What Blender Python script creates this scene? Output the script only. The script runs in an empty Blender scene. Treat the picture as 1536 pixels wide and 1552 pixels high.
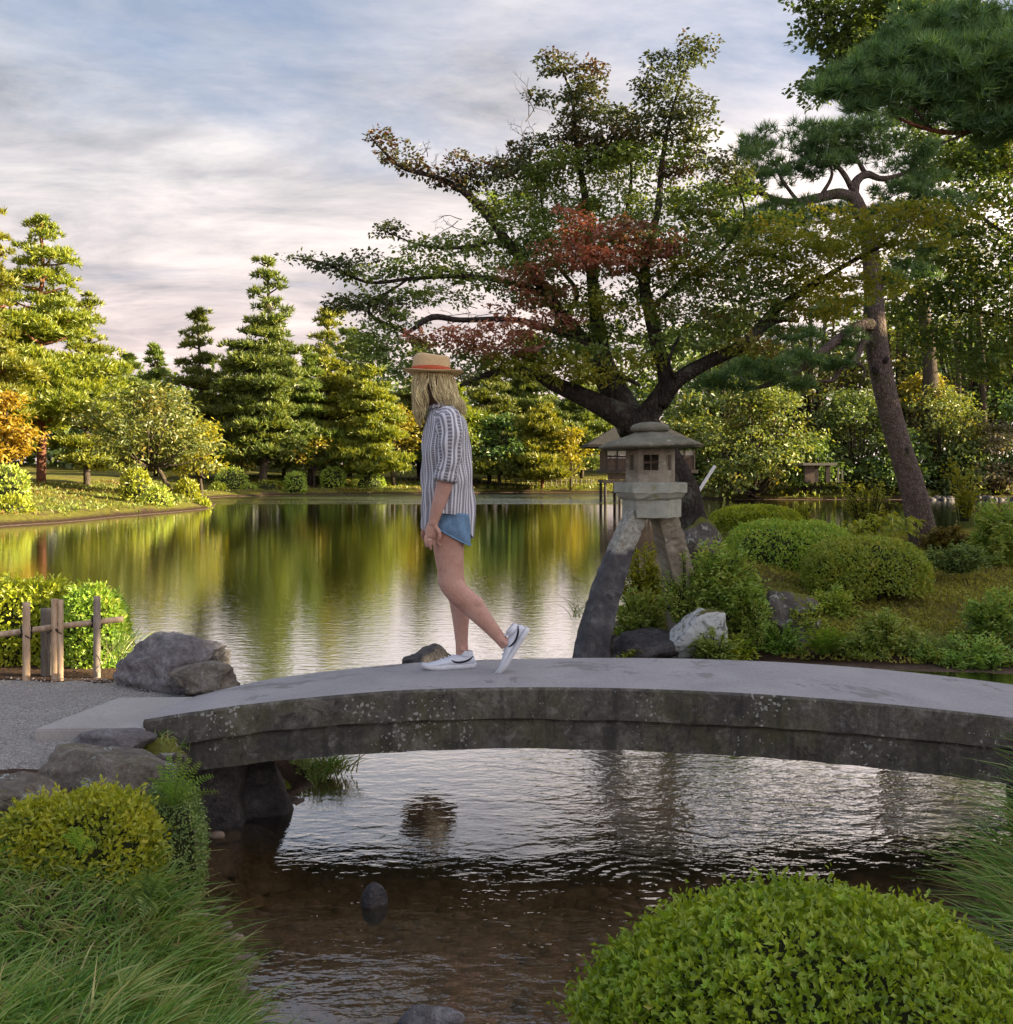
import bpy, bmesh, math, random
import numpy as np
from mathutils import Vector, Matrix, noise as mnoise

# ---------------------------------------------------------------- camera, world, sun, exposure
S = bpy.context.scene
COL = S.collection
CZ, HOR, F = 1.08, 715.0, 1536.0        # eye height over the bridge deck, horizon row and focal length of the photo
ZW = CZ - 1.79                          # water level
cam = bpy.data.objects.new('camera', bpy.data.cameras.new('camera'))
COL.objects.link(cam)
cam.location = (0, 0, CZ); cam.rotation_euler = (math.radians(90), 0, 0)
cam.data.sensor_fit = 'HORIZONTAL'; cam.data.sensor_width = 36; cam.data.lens = 36
cam.data.shift_y = -61.0 / 1536; cam.data.clip_end = 3000; cam.data.clip_start = 0.05
S.camera = cam

SUN_AZ, SUN_EL = math.radians(96), math.radians(18)     # clockwise from the view direction
sdir = Vector((math.sin(SUN_AZ) * math.cos(SUN_EL), math.cos(SUN_AZ) * math.cos(SUN_EL), math.sin(SUN_EL)))
sun = bpy.data.objects.new('sun', bpy.data.lights.new('sun', 'SUN'))
COL.objects.link(sun)
sun.data.energy = 4.4; sun.data.angle = math.radians(0.5); sun.data.color = (1.0, 0.80, 0.50)
sun.rotation_euler = sdir.to_track_quat('Z', 'Y').to_euler()
S.view_settings.view_transform = 'Standard'; S.view_settings.look = 'None'
S.view_settings.gamma = 1; S.view_settings.use_curve_mapping = False
S.view_settings.exposure = 2.3
S.render.engine = 'CYCLES'
S.cycles.max_bounces = 6; S.cycles.diffuse_bounces = 3; S.cycles.glossy_bounces = 3
S.cycles.transmission_bounces = 4; S.cycles.transparent_max_bounces = 8
S.cycles.use_denoising = True; S.cycles.caustics_reflective = False; S.cycles.caustics_refractive = False


def lin(r, g, b):
    f = lambda c: (c / 255 / 12.92) if c / 255 <= 0.04045 else ((c / 255 + 0.055) / 1.055) ** 2.4
    return (f(r), f(g), f(b), 1.0)


class NT:
    """small node-tree builder"""
    def __init__(self, tree):
        self.t = tree; tree.nodes.clear()
    def n(self, typ, ins=None, **props):
        nd = self.t.nodes.new(typ)
        for k, v in props.items():
            setattr(nd, k, v)
        for k, v in (ins or {}).items():
            s = nd.inputs[k]
            if isinstance(v, bpy.types.NodeSocket): self.t.links.new(v, s)
            else: s.default_value = v
        return nd
    def math(self, op, a, b=0.0, c=0.0, clamp=False):
        return self.n('ShaderNodeMath', {0: a, 1: b, 2: c}, operation=op, use_clamp=clamp).outputs[0]
    def noise(self, vec, scale, detail=4, rough=0.55, dist=0.0):
        i = {'Scale': scale, 'Detail': detail, 'Roughness': rough, 'Distortion': dist}
        if vec is not None: i['Vector'] = vec
        return self.n('ShaderNodeTexNoise', i).outputs['Fac']
    def ramp(self, fac, stops, interp='LINEAR'):
        r = self.n('ShaderNodeValToRGB', {'Fac': fac}); cr = r.color_ramp; cr.interpolation = interp
        while len(cr.elements) < len(stops): cr.elements.new(0.5)
        for e, (p, c) in zip(cr.elements, stops):
            e.position = p; e.color = c if len(c) == 4 else (*c, 1)
        return r.outputs['Color']
    def mix(self, fac, a, b, mode='MIX'):
        m = self.n('ShaderNodeMix', {'Factor': fac}, data_type='RGBA', blend_type=mode)
        for s, v in ((m.inputs[6], a), (m.inputs[7], b)):
            if isinstance(v, bpy.types.NodeSocket): self.t.links.new(v, s)
            else: s.default_value = v if len(v) == 4 else (*v, 1)
        return m.outputs[2]
    def step(self, v, lo, hi):
        return self.n('ShaderNodeMapRange', {'Value': v, 'From Min': lo, 'From Max': hi}, clamp=True).outputs[0]
    def mapping(self, vec, scale=(1, 1, 1), rot=(0, 0, 0), loc=(0, 0, 0)):
        return self.n('ShaderNodeMapping', {'Vector': vec, 'Scale': scale, 'Rotation': rot, 'Location': loc}).outputs[0]
    def pos(self):
        return self.n('ShaderNodeNewGeometry').outputs['Position']
    def bump(self, h, dist, strength=1.0):
        return self.n('ShaderNodeBump', {'Height': h, 'Distance': dist, 'Strength': strength}).outputs[0]


W = bpy.data.worlds.new('World'); S.world = W; W.use_nodes = True
t = NT(W.node_tree)
sky = t.n('ShaderNodeTexSky', sky_type='NISHITA', sun_disc=False, sun_elevation=SUN_EL, sun_rotation=SUN_AZ,
          air_density=1.0, dust_density=1.5, ozone_density=1.2)
bg_sky = t.n('ShaderNodeBackground', {'Color': sky.outputs[0], 'Strength': 0.05})
gen = t.n('ShaderNodeTexCoord').outputs['Generated']
sx = t.n('ShaderNodeSeparateXYZ', {0: gen})
zc = t.math('MAXIMUM', sx.outputs[2], 0.0)
den = t.math('ADD', zc, 0.12)
cx = t.math('DIVIDE', sx.outputs[0], den); cy = t.math('DIVIDE', sx.outputs[1], den)
cv = t.n('ShaderNodeCombineXYZ', {0: cx, 1: cy, 2: 0.0}).outputs[0]
cvr = t.mapping(cv, scale=(0.75, 1.1, 1), rot=(0, 0, math.radians(-28)), loc=(1.35, 0.2, 0))
n1 = t.noise(cvr, 1.0, 9, 0.60, 0.25)
n2 = t.noise(t.mapping(cv, scale=(0.85, 1.35, 1), rot=(0, 0, math.radians(-32)), loc=(0.4, 0.9, 0)), 1.7, 10, 0.64, 0.35)
low = t.step(zc, 0.41, 0.20)                                   # overcast closes towards the horizon
mask = t.step(t.math('ADD', n1, t.math('MULTIPLY', low, 0.34)), 0.42, 0.68)
cl_grad = t.ramp(zc, [(0.0, lin(226, 198, 191)), (0.10, lin(220, 202, 198)), (0.20, lin(208, 200, 199)), (0.30, lin(196, 195, 198)), (0.40, lin(172, 179, 190)), (0.6, lin(180, 186, 198))])
sunny = t.n('ShaderNodeVectorMath', {0: gen, 1: sdir}, operation='DOT_PRODUCT').outputs['Value']
warm = t.mix(t.step(sunny, -0.35, 0.9), cl_grad, lin(244, 226, 217))
streak = t.step(n2, 0.30, 0.62)
cl_col = t.mix(streak, t.mix(1.0, warm, (0.50, 0.54, 0.60, 1), 'MULTIPLY'), t.mix(1.0, warm, (1.22, 1.19, 1.16, 1), 'MULTIPLY'))
# thin dark lens clouds
n3 = t.noise(t.mapping(cv, scale=(0.55, 1.3, 1), loc=(3.1, 4.4, 0)), 1.5, 5, 0.5, 0.2)
cl_col = t.mix(t.math('MULTIPLY', t.step(n3, 0.60, 0.70), 0.6), cl_col, lin(138, 140, 152))
bg_cl = t.n('ShaderNodeBackground', {'Color': cl_col, 'Strength': t.math('MULTIPLY', 0.285, t.math('ADD', 1.0, t.math('MULTIPLY', t.math('POWER', t.step(sunny, 0.0, 1.0), 1.5), 2.0)))})
blue = t.n('ShaderNodeBackground', {'Color': lin(126, 144, 174), 'Strength': 0.27})
skymix = t.n('ShaderNodeMixShader', {0: 0.75, 1: bg_sky.outputs[0], 2: blue.outputs[0]})
ms = t.n('ShaderNodeMixShader', {0: mask, 1: skymix.outputs[0], 2: bg_cl.outputs[0]})
t.n('ShaderNodeOutputWorld', {0: ms.outputs[0]})

# ---------------------------------------------------------------- helpers
rng = np.random.default_rng(7)
TRI = [0]


def P(px, py, d):
    return Vector(((px - 768) / F * d, d, CZ - (py - HOR) / F * d))


def mesh(name, V, Fs, mats, smooth=False, midx=None, uv=None):
    """one mesh from numpy arrays; Fs = array (m,k) or list of such arrays"""
    if not isinstance(Fs, (list, tuple)): Fs = [Fs]
    Fs = [np.asarray(f, dtype=np.int32) for f in Fs if len(f)]
    me = bpy.data.meshes.new(name)
    V = np.asarray(V, dtype=np.float32)
    me.vertices.add(len(V)); me.vertices.foreach_set('co', V.ravel())
    loops = np.concatenate([f.ravel() for f in Fs])
    tot = np.concatenate([np.full(len(f), f.shape[1], dtype=np.int32) for f in Fs])
    start = np.concatenate([[0], np.cumsum(tot)[:-1]]).astype(np.int32)
    me.loops.add(len(loops)); me.loops.foreach_set('vertex_index', loops)
    me.polygons.add(len(tot)); me.polygons.foreach_set('loop_start', start)
    TRI[0] += int((tot - 2).sum())
    for m in (mats if isinstance(mats, (list, tuple)) else [mats]): me.materials.append(m)
    if midx is not None: me.polygons.foreach_set('material_index', np.asarray(midx, dtype=np.int32))
    if uv is not None:
        l = me.uv_layers.new(name='UVMap'); l.data.foreach_set('uv', np.asarray(uv, dtype=np.float32)[loops].ravel())
    me.polygons.foreach_set('use_smooth', np.full(len(tot), smooth, dtype=bool))
    me.update(calc_edges=True); me.validate()
    return me


def obj(name, me, parent=None, label=None, cat=None, group=None, kind=None, loc=None):
    o = bpy.data.objects.new(name, me); COL.objects.link(o)
    if loc is not None: o.location = loc
    if parent is not None: o.parent = parent
    for k, v in (('label', label), ('category', cat), ('group', group), ('kind', kind)):
        if v: o[k] = v
    return o


def thing(name, label, cat, loc=(0, 0, 0), group=None):
    o = bpy.data.objects.new(name, None); COL.objects.link(o); o.location = loc
    o.empty_display_size = 0.1
    o['label'] = label; o['category'] = cat
    if group: o['group'] = group
    return o


def part(name, me, root, label=None, kind=None):
    """mesh given in world coordinates -> child of a thing standing at its own place"""
    p = root
    w = Vector((0, 0, 0))
    while p is not None:
        w += p.location; p = p.parent
    n = len(me.vertices)
    if n:
        a = np.empty(n * 3, dtype=np.float32); me.vertices.foreach_get('co', a)
        a = a.reshape(-1, 3) - np.array(w, dtype=np.float32)
        me.vertices.foreach_set('co', a.ravel()); me.update()
    return obj(name, me, root, label=label, kind=kind)


def copy_thing(o, loc, label, scale=1.0, rz=0.0):
    c = o.copy(); COL.objects.link(c); c.location = loc; c['label'] = label
    c.rotation_euler = (0, 0, rz); c.scale = (scale if isinstance(scale, tuple) else (scale,) * 3)
    for ch in list(o.children):
        d = ch.copy(); COL.objects.link(d); d.parent = c
        for g in ch.children:
            e = g.copy(); COL.objects.link(e); e.parent = d
    return c


class Acc:
    """collects vertex and face arrays"""
    def __init__(self): self.V = []; self.F3 = []; self.F4 = []; self.m3 = []; self.m4 = []; self.n = 0; self.UV = []
    def add(self, V, Fc, m=0, uv=None):
        V = np.asarray(V, dtype=np.float64); Fc = np.asarray(Fc, dtype=np.int64)
        if len(V) == 0: return
        self.V.append(V)
        if Fc.shape[1] == 3: self.F3.append(Fc + self.n); self.m3 += [m] * len(Fc)
        else: self.F4.append(Fc + self.n); self.m4 += [m] * len(Fc)
        self.UV.append(np.zeros((len(V), 2)) if uv is None else np.asarray(uv))
        self.n += len(V)
    def addvf(self, vf, m=0):
        V, fs = vf[0], vf[1]; base = self.n
        self.V.append(np.asarray(V)); self.UV.append(np.zeros((len(V), 2)) if len(vf) < 3 else vf[2]); self.n += len(V)
        for f in fs:
            f = np.asarray(f)
            if f.shape[1] == 3: self.F3.append(f + base); self.m3 += [m] * len(f)
            else: self.F4.append(f + base); self.m4 += [m] * len(f)
    def mesh(self, name, mats, smooth=False, uv=False):
        Fs = []; mi = []
        if self.F3: Fs.append(np.concatenate(self.F3)); mi += self.m3
        if self.F4: Fs.append(np.concatenate(self.F4)); mi += self.m4
        return mesh(name, np.concatenate(self.V), Fs, mats, smooth, mi, np.concatenate(self.UV) if uv else None)


def unit(a):
    return a / np.maximum(np.linalg.norm(a, axis=-1, keepdims=True), 1e-9)


def rnd_dir(n):
    return unit(rng.normal(size=(n, 3)))


def grid_faces(nr, ns, wrap=True):
    i = np.arange(nr - 1)[:, None]; j = np.arange(ns if wrap else ns - 1)[None, :]
    k = (j + 1) % ns
    return np.stack([i * ns + j, i * ns + k, (i + 1) * ns + k, (i + 1) * ns + j], -1).reshape(-1, 4)


def loft(rings, cap=True, uv=False):
    """rings (nr,ns,3) closed around; returns V, [faces], uv"""
    R = np.asarray(rings, dtype=np.float64); nr, ns = R.shape[:2]
    V = R.reshape(-1, 3); fs = [grid_faces(nr, ns)]
    u = np.stack(np.meshgrid(np.linspace(0, 1, nr), np.linspace(0, 1, ns), indexing='ij')[::-1], -1).reshape(-1, 2)
    if cap:
        V = np.concatenate([V, R[0].mean(0)[None], R[-1].mean(0)[None]]); u = np.concatenate([u, [[0, 0], [0, 1]]])
        j = np.arange(ns); k = (j + 1) % ns
        fs.append(np.stack([k, j, np.full(ns, nr * ns)], -1))
        b = (nr - 1) * ns
        fs.append(np.stack([b + j, b + k, np.full(ns, nr * ns + 1)], -1))
    return V, fs, u


def ring(c, U, Vv, ru, rv, n, p=2.0):
    a = np.linspace(0, 2 * np.pi, n, endpoint=False)
    ca, sa = np.cos(a), np.sin(a)
    x = np.sign(ca) * np.abs(ca) ** (2 / p); y = np.sign(sa) * np.abs(sa) ** (2 / p)
    return np.asarray(c) + np.outer(x * ru, U) + np.outer(y * rv, Vv)


def smooth_path(pts, rad, k=4):
    """Catmull-Rom resampling"""
    pts = np.asarray(pts, dtype=float); rad = np.asarray(rad, dtype=float)
    if len(pts) < 3: k = max(k, 2)
    A = np.concatenate([[2 * pts[0] - pts[1]], pts, [2 * pts[-1] - pts[-2]]])
    out = []; ro = []
    for i in range(1, len(A) - 2):
        for s in range(k):
            u = s / k
            a, b, c, d = A[i - 1], A[i], A[i + 1], A[i + 2]
            out.append(0.5 * ((2 * b) + (-a + c) * u + (2 * a - 5 * b + 4 * c - d) * u * u + (-a + 3 * b - 3 * c + d) * u ** 3))
            ro.append(rad[i - 1] * (1 - u) + rad[i] * u)
    out.append(pts[-1]); ro.append(rad[-1])
    return np.array(out), np.array(ro)


def tube(pts, rad, n=8, k=4, rough=0.0, cap=True, flat=1.0, up=None):
    p, r = smooth_path(pts, rad, k) if k > 1 else (np.asarray(pts, float), np.asarray(rad, float))
    T = unit(np.gradient(p, axis=0))
    ref = np.array(up if up is not None else ([0, 0, 1.0] if abs(T[0][2]) < 0.8 else [1.0, 0, 0]))
    rings = []
    for i in range(len(p)):
        U = unit(np.cross(ref, T[i])); Vv = np.cross(T[i], U); ref = ref if up is not None else np.cross(U, -T[i]) * -1
        a = np.linspace(0, 2 * np.pi, n, endpoint=False)
        rr = r[i] * (1 + rough * rng.normal(size=n) * 0.5)
        rings.append(p[i] + np.outer(np.cos(a) * rr, U) + np.outer(np.sin(a) * rr * flat, Vv))
        if up is None: ref = Vv
    return loft(rings, cap)


def leaves(C, D, N, L, Wd, fold=0.25):
    """diamond leaves: base C, direction D, face normal N"""
    n = len(C); L = np.broadcast_to(L, (n,))[:, None]; Wd = np.broadcast_to(Wd, (n,))[:, None]
    D = unit(D); Sd = unit(np.cross(D, N)); N2 = np.cross(Sd, D)
    m = C + D * L * 0.45
    V = np.stack([C, m + Sd * Wd * 0.5 + N2 * L * fold * 0.4, C + D * L - N2 * L * fold * 0.3, m - Sd * Wd * 0.5 + N2 * L * fold * 0.4], 1)
    return V.reshape(-1, 3), np.arange(n * 4).reshape(-1, 4)


def needles(C, A, m, L, Wd, spread=0.8):
    """tufts of m needles at C along axis A"""
    n = len(C)
    D = unit(A[:, None, :] + rng.normal(size=(n, m, 3)) * spread)
    Ls = L * rng.uniform(0.7, 1.1, size=(n, m, 1))
    Sd = unit(np.cross(D, rng.normal(size=(n, m, 3)))) * Wd * 0.5
    B = C[:, None, :] + D * Ls * 0.05
    V = np.stack([B - Sd, B + Sd, B + D * Ls], 2).reshape(-1, 3)
    return V, np.arange(len(V)).reshape(-1, 3)


def vnoise(x, y, s, seed=0):
    x = np.asarray(x) / s + seed * 17.3; y = np.asarray(y) / s - seed * 9.1
    xi, yi = np.floor(x), np.floor(y); fx, fy = x - xi, y - yi
    h = lambda a, b: np.modf(np.abs(np.sin(a * 127.1 + b * 311.7 + seed * 74.7) * 43758.5453))[0]
    fx = fx * fx * (3 - 2 * fx); fy = fy * fy * (3 - 2 * fy)
    return (h(xi, yi) * (1 - fx) + h(xi + 1, yi) * fx) * (1 - fy) + (h(xi, yi + 1) * (1 - fx) + h(xi + 1, yi + 1) * fx) * fy


def remesh(name, acc, vox, mats, smooth_it=6, fac=0.5):
    me = acc.mesh(name + '_raw', mats); o = bpy.data.objects.new('raw', me); COL.objects.link(o)
    m = o.modifiers.new('r', 'REMESH'); m.mode = 'VOXEL'; m.voxel_size = vox; m.use_smooth_shade = True
    if smooth_it:
        s = o.modifiers.new('s', 'SMOOTH'); s.iterations = smooth_it; s.factor = fac
    dm = o.modifiers.new('d', 'DECIMATE'); dm.ratio = 0.38
    dg = bpy.context.evaluated_depsgraph_get()
    r = bpy.data.meshes.new_from_object(o.evaluated_get(dg)); r.name = name
    bpy.data.objects.remove(o); bpy.data.meshes.remove(me)
    r.materials.clear()
    for m in (mats if isinstance(mats, (list, tuple)) else [mats]): r.materials.append(m)
    r.polygons.foreach_set('use_smooth', np.ones(len(r.polygons), dtype=bool))
    TRI[0] += len(r.polygons) * 2
    return r


def bx(lo, hi):
    x0, y0, z0 = lo; x1, y1, z1 = hi
    V = np.array([[x0, y0, z0], [x1, y0, z0], [x1, y1, z0], [x0, y1, z0], [x0, y0, z1], [x1, y0, z1], [x1, y1, z1], [x0, y1, z1]], float)
    return V, [np.array([[0, 3, 2, 1], [4, 5, 6, 7], [0, 1, 5, 4], [1, 2, 6, 5], [2, 3, 7, 6], [3, 0, 4, 7]])]


# ---------------------------------------------------------------- materials
MATS = {}


def new_mat(name):
    m = bpy.data.materials.new(name); m.use_nodes = True; MATS[name] = m
    return m, NT(m.node_tree)


def out(t, sh):
    t.n('ShaderNodeOutputMaterial', {0: sh})


def leaf_mat(name, dark, mid, light, trans=0.35, tcol=None, patch=1.2, gloss=0.035, odd=None, oddscale=0.5, oddlo=0.55, gain=1.65):
    dark, mid, light = (tuple(min(.5, c * gain) for c in q) for q in (dark, mid, light))
    m, t = new_mat(name)
    g = t.n('ShaderNodeNewGeometry')
    ri = g.outputs['Random Per Island']
    oi = t.n('ShaderNodeObjectInfo').outputs['Random']
    nz = t.noise(g.outputs['Position'], patch, 3, 0.6)
    v = t.math('ADD', t.math('MULTIPLY', ri, 0.55), t.math('MULTIPLY', t.step(nz, 0.3, 0.7), 0.45))
    c = t.ramp(v, [(0.08, dark), (0.5, mid), (0.92, light)])
    if odd:
        o2 = t.noise(g.outputs['Position'], oddscale, 3, 0.6)
        c = t.mix(t.step(t.math('ADD', o2, t.math('MULTIPLY', ri, 0.22)), oddlo, oddlo + 0.22), c, odd)
    hs = t.n('ShaderNodeHueSaturation', {'Hue': t.math('ADD', 0.485, t.math('MULTIPLY', oi, 0.03)), 'Value': t.math('ADD', 0.85, t.math('MULTIPLY', oi, 0.3)), 'Saturation': 1.0, 'Color': c}).outputs[0]
    df = t.n('ShaderNodeBsdfDiffuse', {'Color': hs})
    tc = t.mix(1.0, hs, tcol or (1.5, 1.35, 0.55, 1), 'MULTIPLY')
    tr = t.n('ShaderNodeBsdfTranslucent', {'Color': tc})
    mx = t.n('ShaderNodeMixShader', {0: trans, 1: df.outputs[0], 2: tr.outputs[0]})
    gl = t.n('ShaderNodeBsdfGlossy', {'Color': (1, 1, 1, 1), 'Roughness': 0.45})
    out(t, t.n('ShaderNodeMixShader', {0: gloss, 1: mx.outputs[0], 2: gl.outputs[0]}).outputs[0])
    return m


leaf_mat('pine_lit', (0.050, 0.080, 0.014), (0.125, 0.150, 0.016), (0.23, 0.23, 0.020), 0.35)  # sunlit copy of the pine needles, with low-sun yellow in its colour
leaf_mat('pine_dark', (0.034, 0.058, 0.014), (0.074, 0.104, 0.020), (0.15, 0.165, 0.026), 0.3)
leaf_mat('pine_near', (0.020, 0.050, 0.022), (0.046, 0.095, 0.040), (0.10, 0.16, 0.050), 0.3, patch=2.2, gain=2.9)
leaf_mat('broad_green', (0.030, 0.060, 0.020), (0.062, 0.105, 0.030), (0.12, 0.165, 0.038), 0.35, gain=1.75)
leaf_mat('broad_olive', (0.045, 0.070, 0.022), (0.095, 0.120, 0.030), (0.17, 0.18, 0.040), 0.35, odd=(0.26, 0.20, 0.03, 1), oddlo=0.66)
leaf_mat('broad_yellow', (0.10, 0.11, 0.015), (0.21, 0.20, 0.020), (0.32, 0.27, 0.025), 0.4, gain=1.4)
leaf_mat('broad_orange', (0.18, 0.125, 0.012), (0.28, 0.20, 0.014), (0.36, 0.28, 0.02), 0.4, gain=1.3)
leaf_mat('broad_brown', (0.08, 0.07, 0.045), (0.12, 0.11, 0.07), (0.16, 0.15, 0.09), 0.3)
leaf_mat('maple_green', (0.045, 0.082, 0.026), (0.088, 0.135, 0.036), (0.16, 0.19, 0.044), 0.45, odd=(0.17, 0.10, 0.04, 1), oddscale=0.9, oddlo=0.70, gain=1.9)
leaf_mat('maple_red', (0.19, 0.075, 0.060), (0.27, 0.115, 0.092), (0.32, 0.18, 0.10), 0.4, tcol=(1.5, 0.8, 0.6, 1), odd=(0.15, 0.14, 0.04, 1), oddscale=1.6, oddlo=0.62, gain=1.15)
leaf_mat('maple_olive', (0.075, 0.105, 0.016), (0.14, 0.165, 0.020), (0.23, 0.22, 0.026), 0.4, odd=(0.19, 0.11, 0.03, 1), oddscale=0.9, oddlo=0.62, gain=1.95)
leaf_mat('maple_silhouette', (0.024, 0.036, 0.020), (0.042, 0.062, 0.028), (0.078, 0.090, 0.034), 0.35, odd=(0.11, 0.05, 0.03, 1), oddscale=1.0, oddlo=0.58, gain=2.2)  # crown-top leaves: silhouette darkness against the sky is put into the colour
leaf_mat('clip_green', (0.065, 0.110, 0.018), (0.125, 0.180, 0.024), (0.22, 0.27, 0.034), 0.3, patch=5, gain=2.7)
leaf_mat('clip_yellow', (0.12, 0.16, 0.015), (0.22, 0.26, 0.020), (0.33, 0.34, 0.028), 0.35, patch=5, gain=1.35)
leaf_mat('clip_lime', (0.13, 0.24, 0.016), (0.24, 0.37, 0.022), (0.38, 0.50, 0.045), 0.35, patch=6, odd=(0.34, 0.26, 0.06, 1), oddscale=14, oddlo=0.80, gain=1.0)
leaf_mat('right_leaf', (0.035, 0.070, 0.018), (0.085, 0.130, 0.028), (0.20, 0.21, 0.035), 0.35, patch=1.0, gain=1.5)
leaf_mat('gold_leaf', (0.11, 0.15, 0.014), (0.22, 0.26, 0.018), (0.36, 0.34, 0.026), 0.35, patch=6, gain=1.6)
leaf_mat('fern_green', (0.08, 0.16, 0.025), (0.14, 0.235, 0.036), (0.23, 0.32, 0.06), 0.4, gain=1.5)
leaf_mat('box_green', (0.045, 0.080, 0.028), (0.085, 0.13, 0.04), (0.15, 0.19, 0.06), 0.25, patch=8, gain=2.5)
leaf_mat('loose_green', (0.055, 0.100, 0.022), (0.115, 0.175, 0.034), (0.23, 0.27, 0.055), 0.35, patch=4, gain=2.7)
leaf_mat('sedge', (0.030, 0.075, 0.014), (0.085, 0.155, 0.028), (0.26, 0.32, 0.11), 0.3, patch=7, gloss=0.03, odd=(0.34, 0.26, 0.12, 1), oddscale=11, oddlo=0.66, gain=2.1)
leaf_mat('moss_blade', (0.10, 0.105, 0.018), (0.18, 0.17, 0.026), (0.27, 0.23, 0.04), 0.25, patch=1.5, odd=(0.11, 0.06, 0.03, 1), oddscale=1.1, oddlo=0.62, gain=1.8)
leaf_mat('bank_grass', (0.06, 0.085, 0.016), (0.11, 0.14, 0.022), (0.18, 0.18, 0.03), 0.3, patch=0.4, odd=(0.22, 0.13, 0.03, 1), oddscale=0.25, oddlo=0.60)


def bark(name, a, b, c, scale=14, lich=None):
    m, t = new_mat(name)
    p = t.pos()
    vo = t.n('ShaderNodeTexVoronoi', {'Vector': t.mapping(p, scale=(1, 1, 0.45)), 'Scale': scale}, feature='DISTANCE_TO_EDGE').outputs['Distance']
    nz = t.noise(p, scale * 0.5, 6, 0.65)
    col = t.ramp(nz, [(0.3, a), (0.55, b), (0.75, c)])
    col = t.mix(t.math('MULTIPLY', t.step(vo, 0.14, 0.0), 0.6), col, (a[0] * 0.6, a[1] * 0.6, a[2] * 0.6, 1))
    if lich: col = t.mix(t.step(t.noise(p, 3.5, 5, 0.7), 0.55, 0.68), col, lich)
    h = t.math('ADD', t.math('MULTIPLY', t.step(vo, 0, 0.2), 0.6), nz)
    bs = t.n('ShaderNodeBsdfPrincipled', {'Base Color': col, 'Roughness': 0.95, 'Normal': t.bump(h, 0.02)})
    bs.inputs['Specular IOR Level'].default_value = 0.15
    out(t, bs.outputs[0])


bark('bark_maple', (0.035, 0.030, 0.028, 1), (0.065, 0.055, 0.050, 1), (0.12, 0.11, 0.10, 1), 20, (0.13, 0.14, 0.11, 1))
bark('bark_pine', (0.11, 0.085, 0.078, 1), (0.21, 0.165, 0.15, 1), (0.33, 0.27, 0.25, 1), 30, (0.10, 0.11, 0.045, 1))
bark('bark_red', (0.13, 0.06, 0.04, 1), (0.24, 0.11, 0.07, 1), (0.32, 0.17, 0.10, 1), 6)
bark('bark_brown', (0.045, 0.035, 0.03, 1), (0.08, 0.065, 0.05, 1), (0.13, 0.11, 0.08, 1), 8)


def stone(name, a, b, c, scale=4.0, lich=None, lich_scale=7, lich_lo=0.58, moss=None, moss_up=0.75, bump=0.01, rough=0.85, fine=60, fw=0.25):
    m, t = new_mat(name)
    p = t.pos()
    nz = t.noise(p, scale, 8, 0.65, 0.3); fn = t.noise(p, fine, 4, 0.7)
    col = t.ramp(t.math('ADD', t.math('MULTIPLY', nz, 1 - fw), t.math('MULTIPLY', fn, fw)), [(0.32, a), (0.5, b), (0.68, c)])
    if lich:
        l = t.noise(p, lich_scale, 7, 0.72, 0.4)
        col = t.mix(t.step(l, lich_lo, lich_lo + 0.035), col, lich)
    if moss:
        nrm = t.n('ShaderNodeSeparateXYZ', {0: t.n('ShaderNodeNewGeometry').outputs['Normal']}).outputs[2]
        f = t.math('ADD', nrm, t.math('MULTIPLY', t.math('SUBTRACT', t.noise(p, 5, 5, 0.7), 0.5), 1.2))
        col = t.mix(t.step(f, moss_up, moss_up + 0.15), col, moss)
    h = t.math('ADD', nz, t.math('MULTIPLY', fn, 0.25))
    bs = t.n('ShaderNodeBsdfPrincipled', {'Base Color': col, 'Roughness': rough, 'Normal': t.bump(h, bump)})
    bs.inputs['Specular IOR Level'].default_value = 0.3
    out(t, bs.outputs[0])


stone('granite_deck', (0.22, 0.22, 0.235, 1), (0.315, 0.315, 0.33, 1), (0.39, 0.39, 0.40, 1), 2.6, lich=(0.215, 0.21, 0.215, 1), lich_scale=2.1, lich_lo=0.56, bump=0.005, fine=75, fw=0.55)
stone('slab_stone', (0.24, 0.235, 0.23, 1), (0.33, 0.325, 0.32, 1), (0.42, 0.41, 0.40, 1), 2.5, bump=0.004, fine=80, fw=0.5)
stone('rock_grey', (0.07, 0.067, 0.075, 1), (0.17, 0.165, 0.177, 1), (0.36, 0.355, 0.365, 1), 4.5, lich=(0.12, 0.115, 0.12, 1), lich_scale=3.2, lich_lo=0.57, bump=0.06, fine=35, fw=0.4)
stone('rock_brown', (0.055, 0.045, 0.038, 1), (0.15, 0.135, 0.115, 1), (0.30, 0.285, 0.25, 1), 6, lich=(0.34, 0.38, 0.36, 1), lich_scale=7, lich_lo=0.585, moss=(0.12, 0.11, 0.05, 1), moss_up=1.05, bump=0.06, fine=35, fw=0.4)
stone('rock_dark', (0.02, 0.02, 0.022, 1), (0.055, 0.052, 0.056, 1), (0.15, 0.145, 0.145, 1), 7, bump=0.06, rough=0.55, fine=35, fw=0.4)
stone('rock_mossy', (0.06, 0.055, 0.05, 1), (0.13, 0.12, 0.11, 1), (0.22, 0.21, 0.20, 1), 6, lich=(0.42, 0.45, 0.44, 1), lich_scale=9, lich_lo=0.56, moss=(0.14, 0.15, 0.025, 1), moss_up=0.45, bump=0.05)
stone('rock_lichen', (0.12, 0.12, 0.12, 1), (0.24, 0.25, 0.25, 1), (0.38, 0.40, 0.40, 1), 9, lich=(0.60, 0.64, 0.65, 1), lich_scale=14, lich_lo=0.44, moss=(0.12, 0.12, 0.03, 1), moss_up=0.72, bump=0.03)
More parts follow.
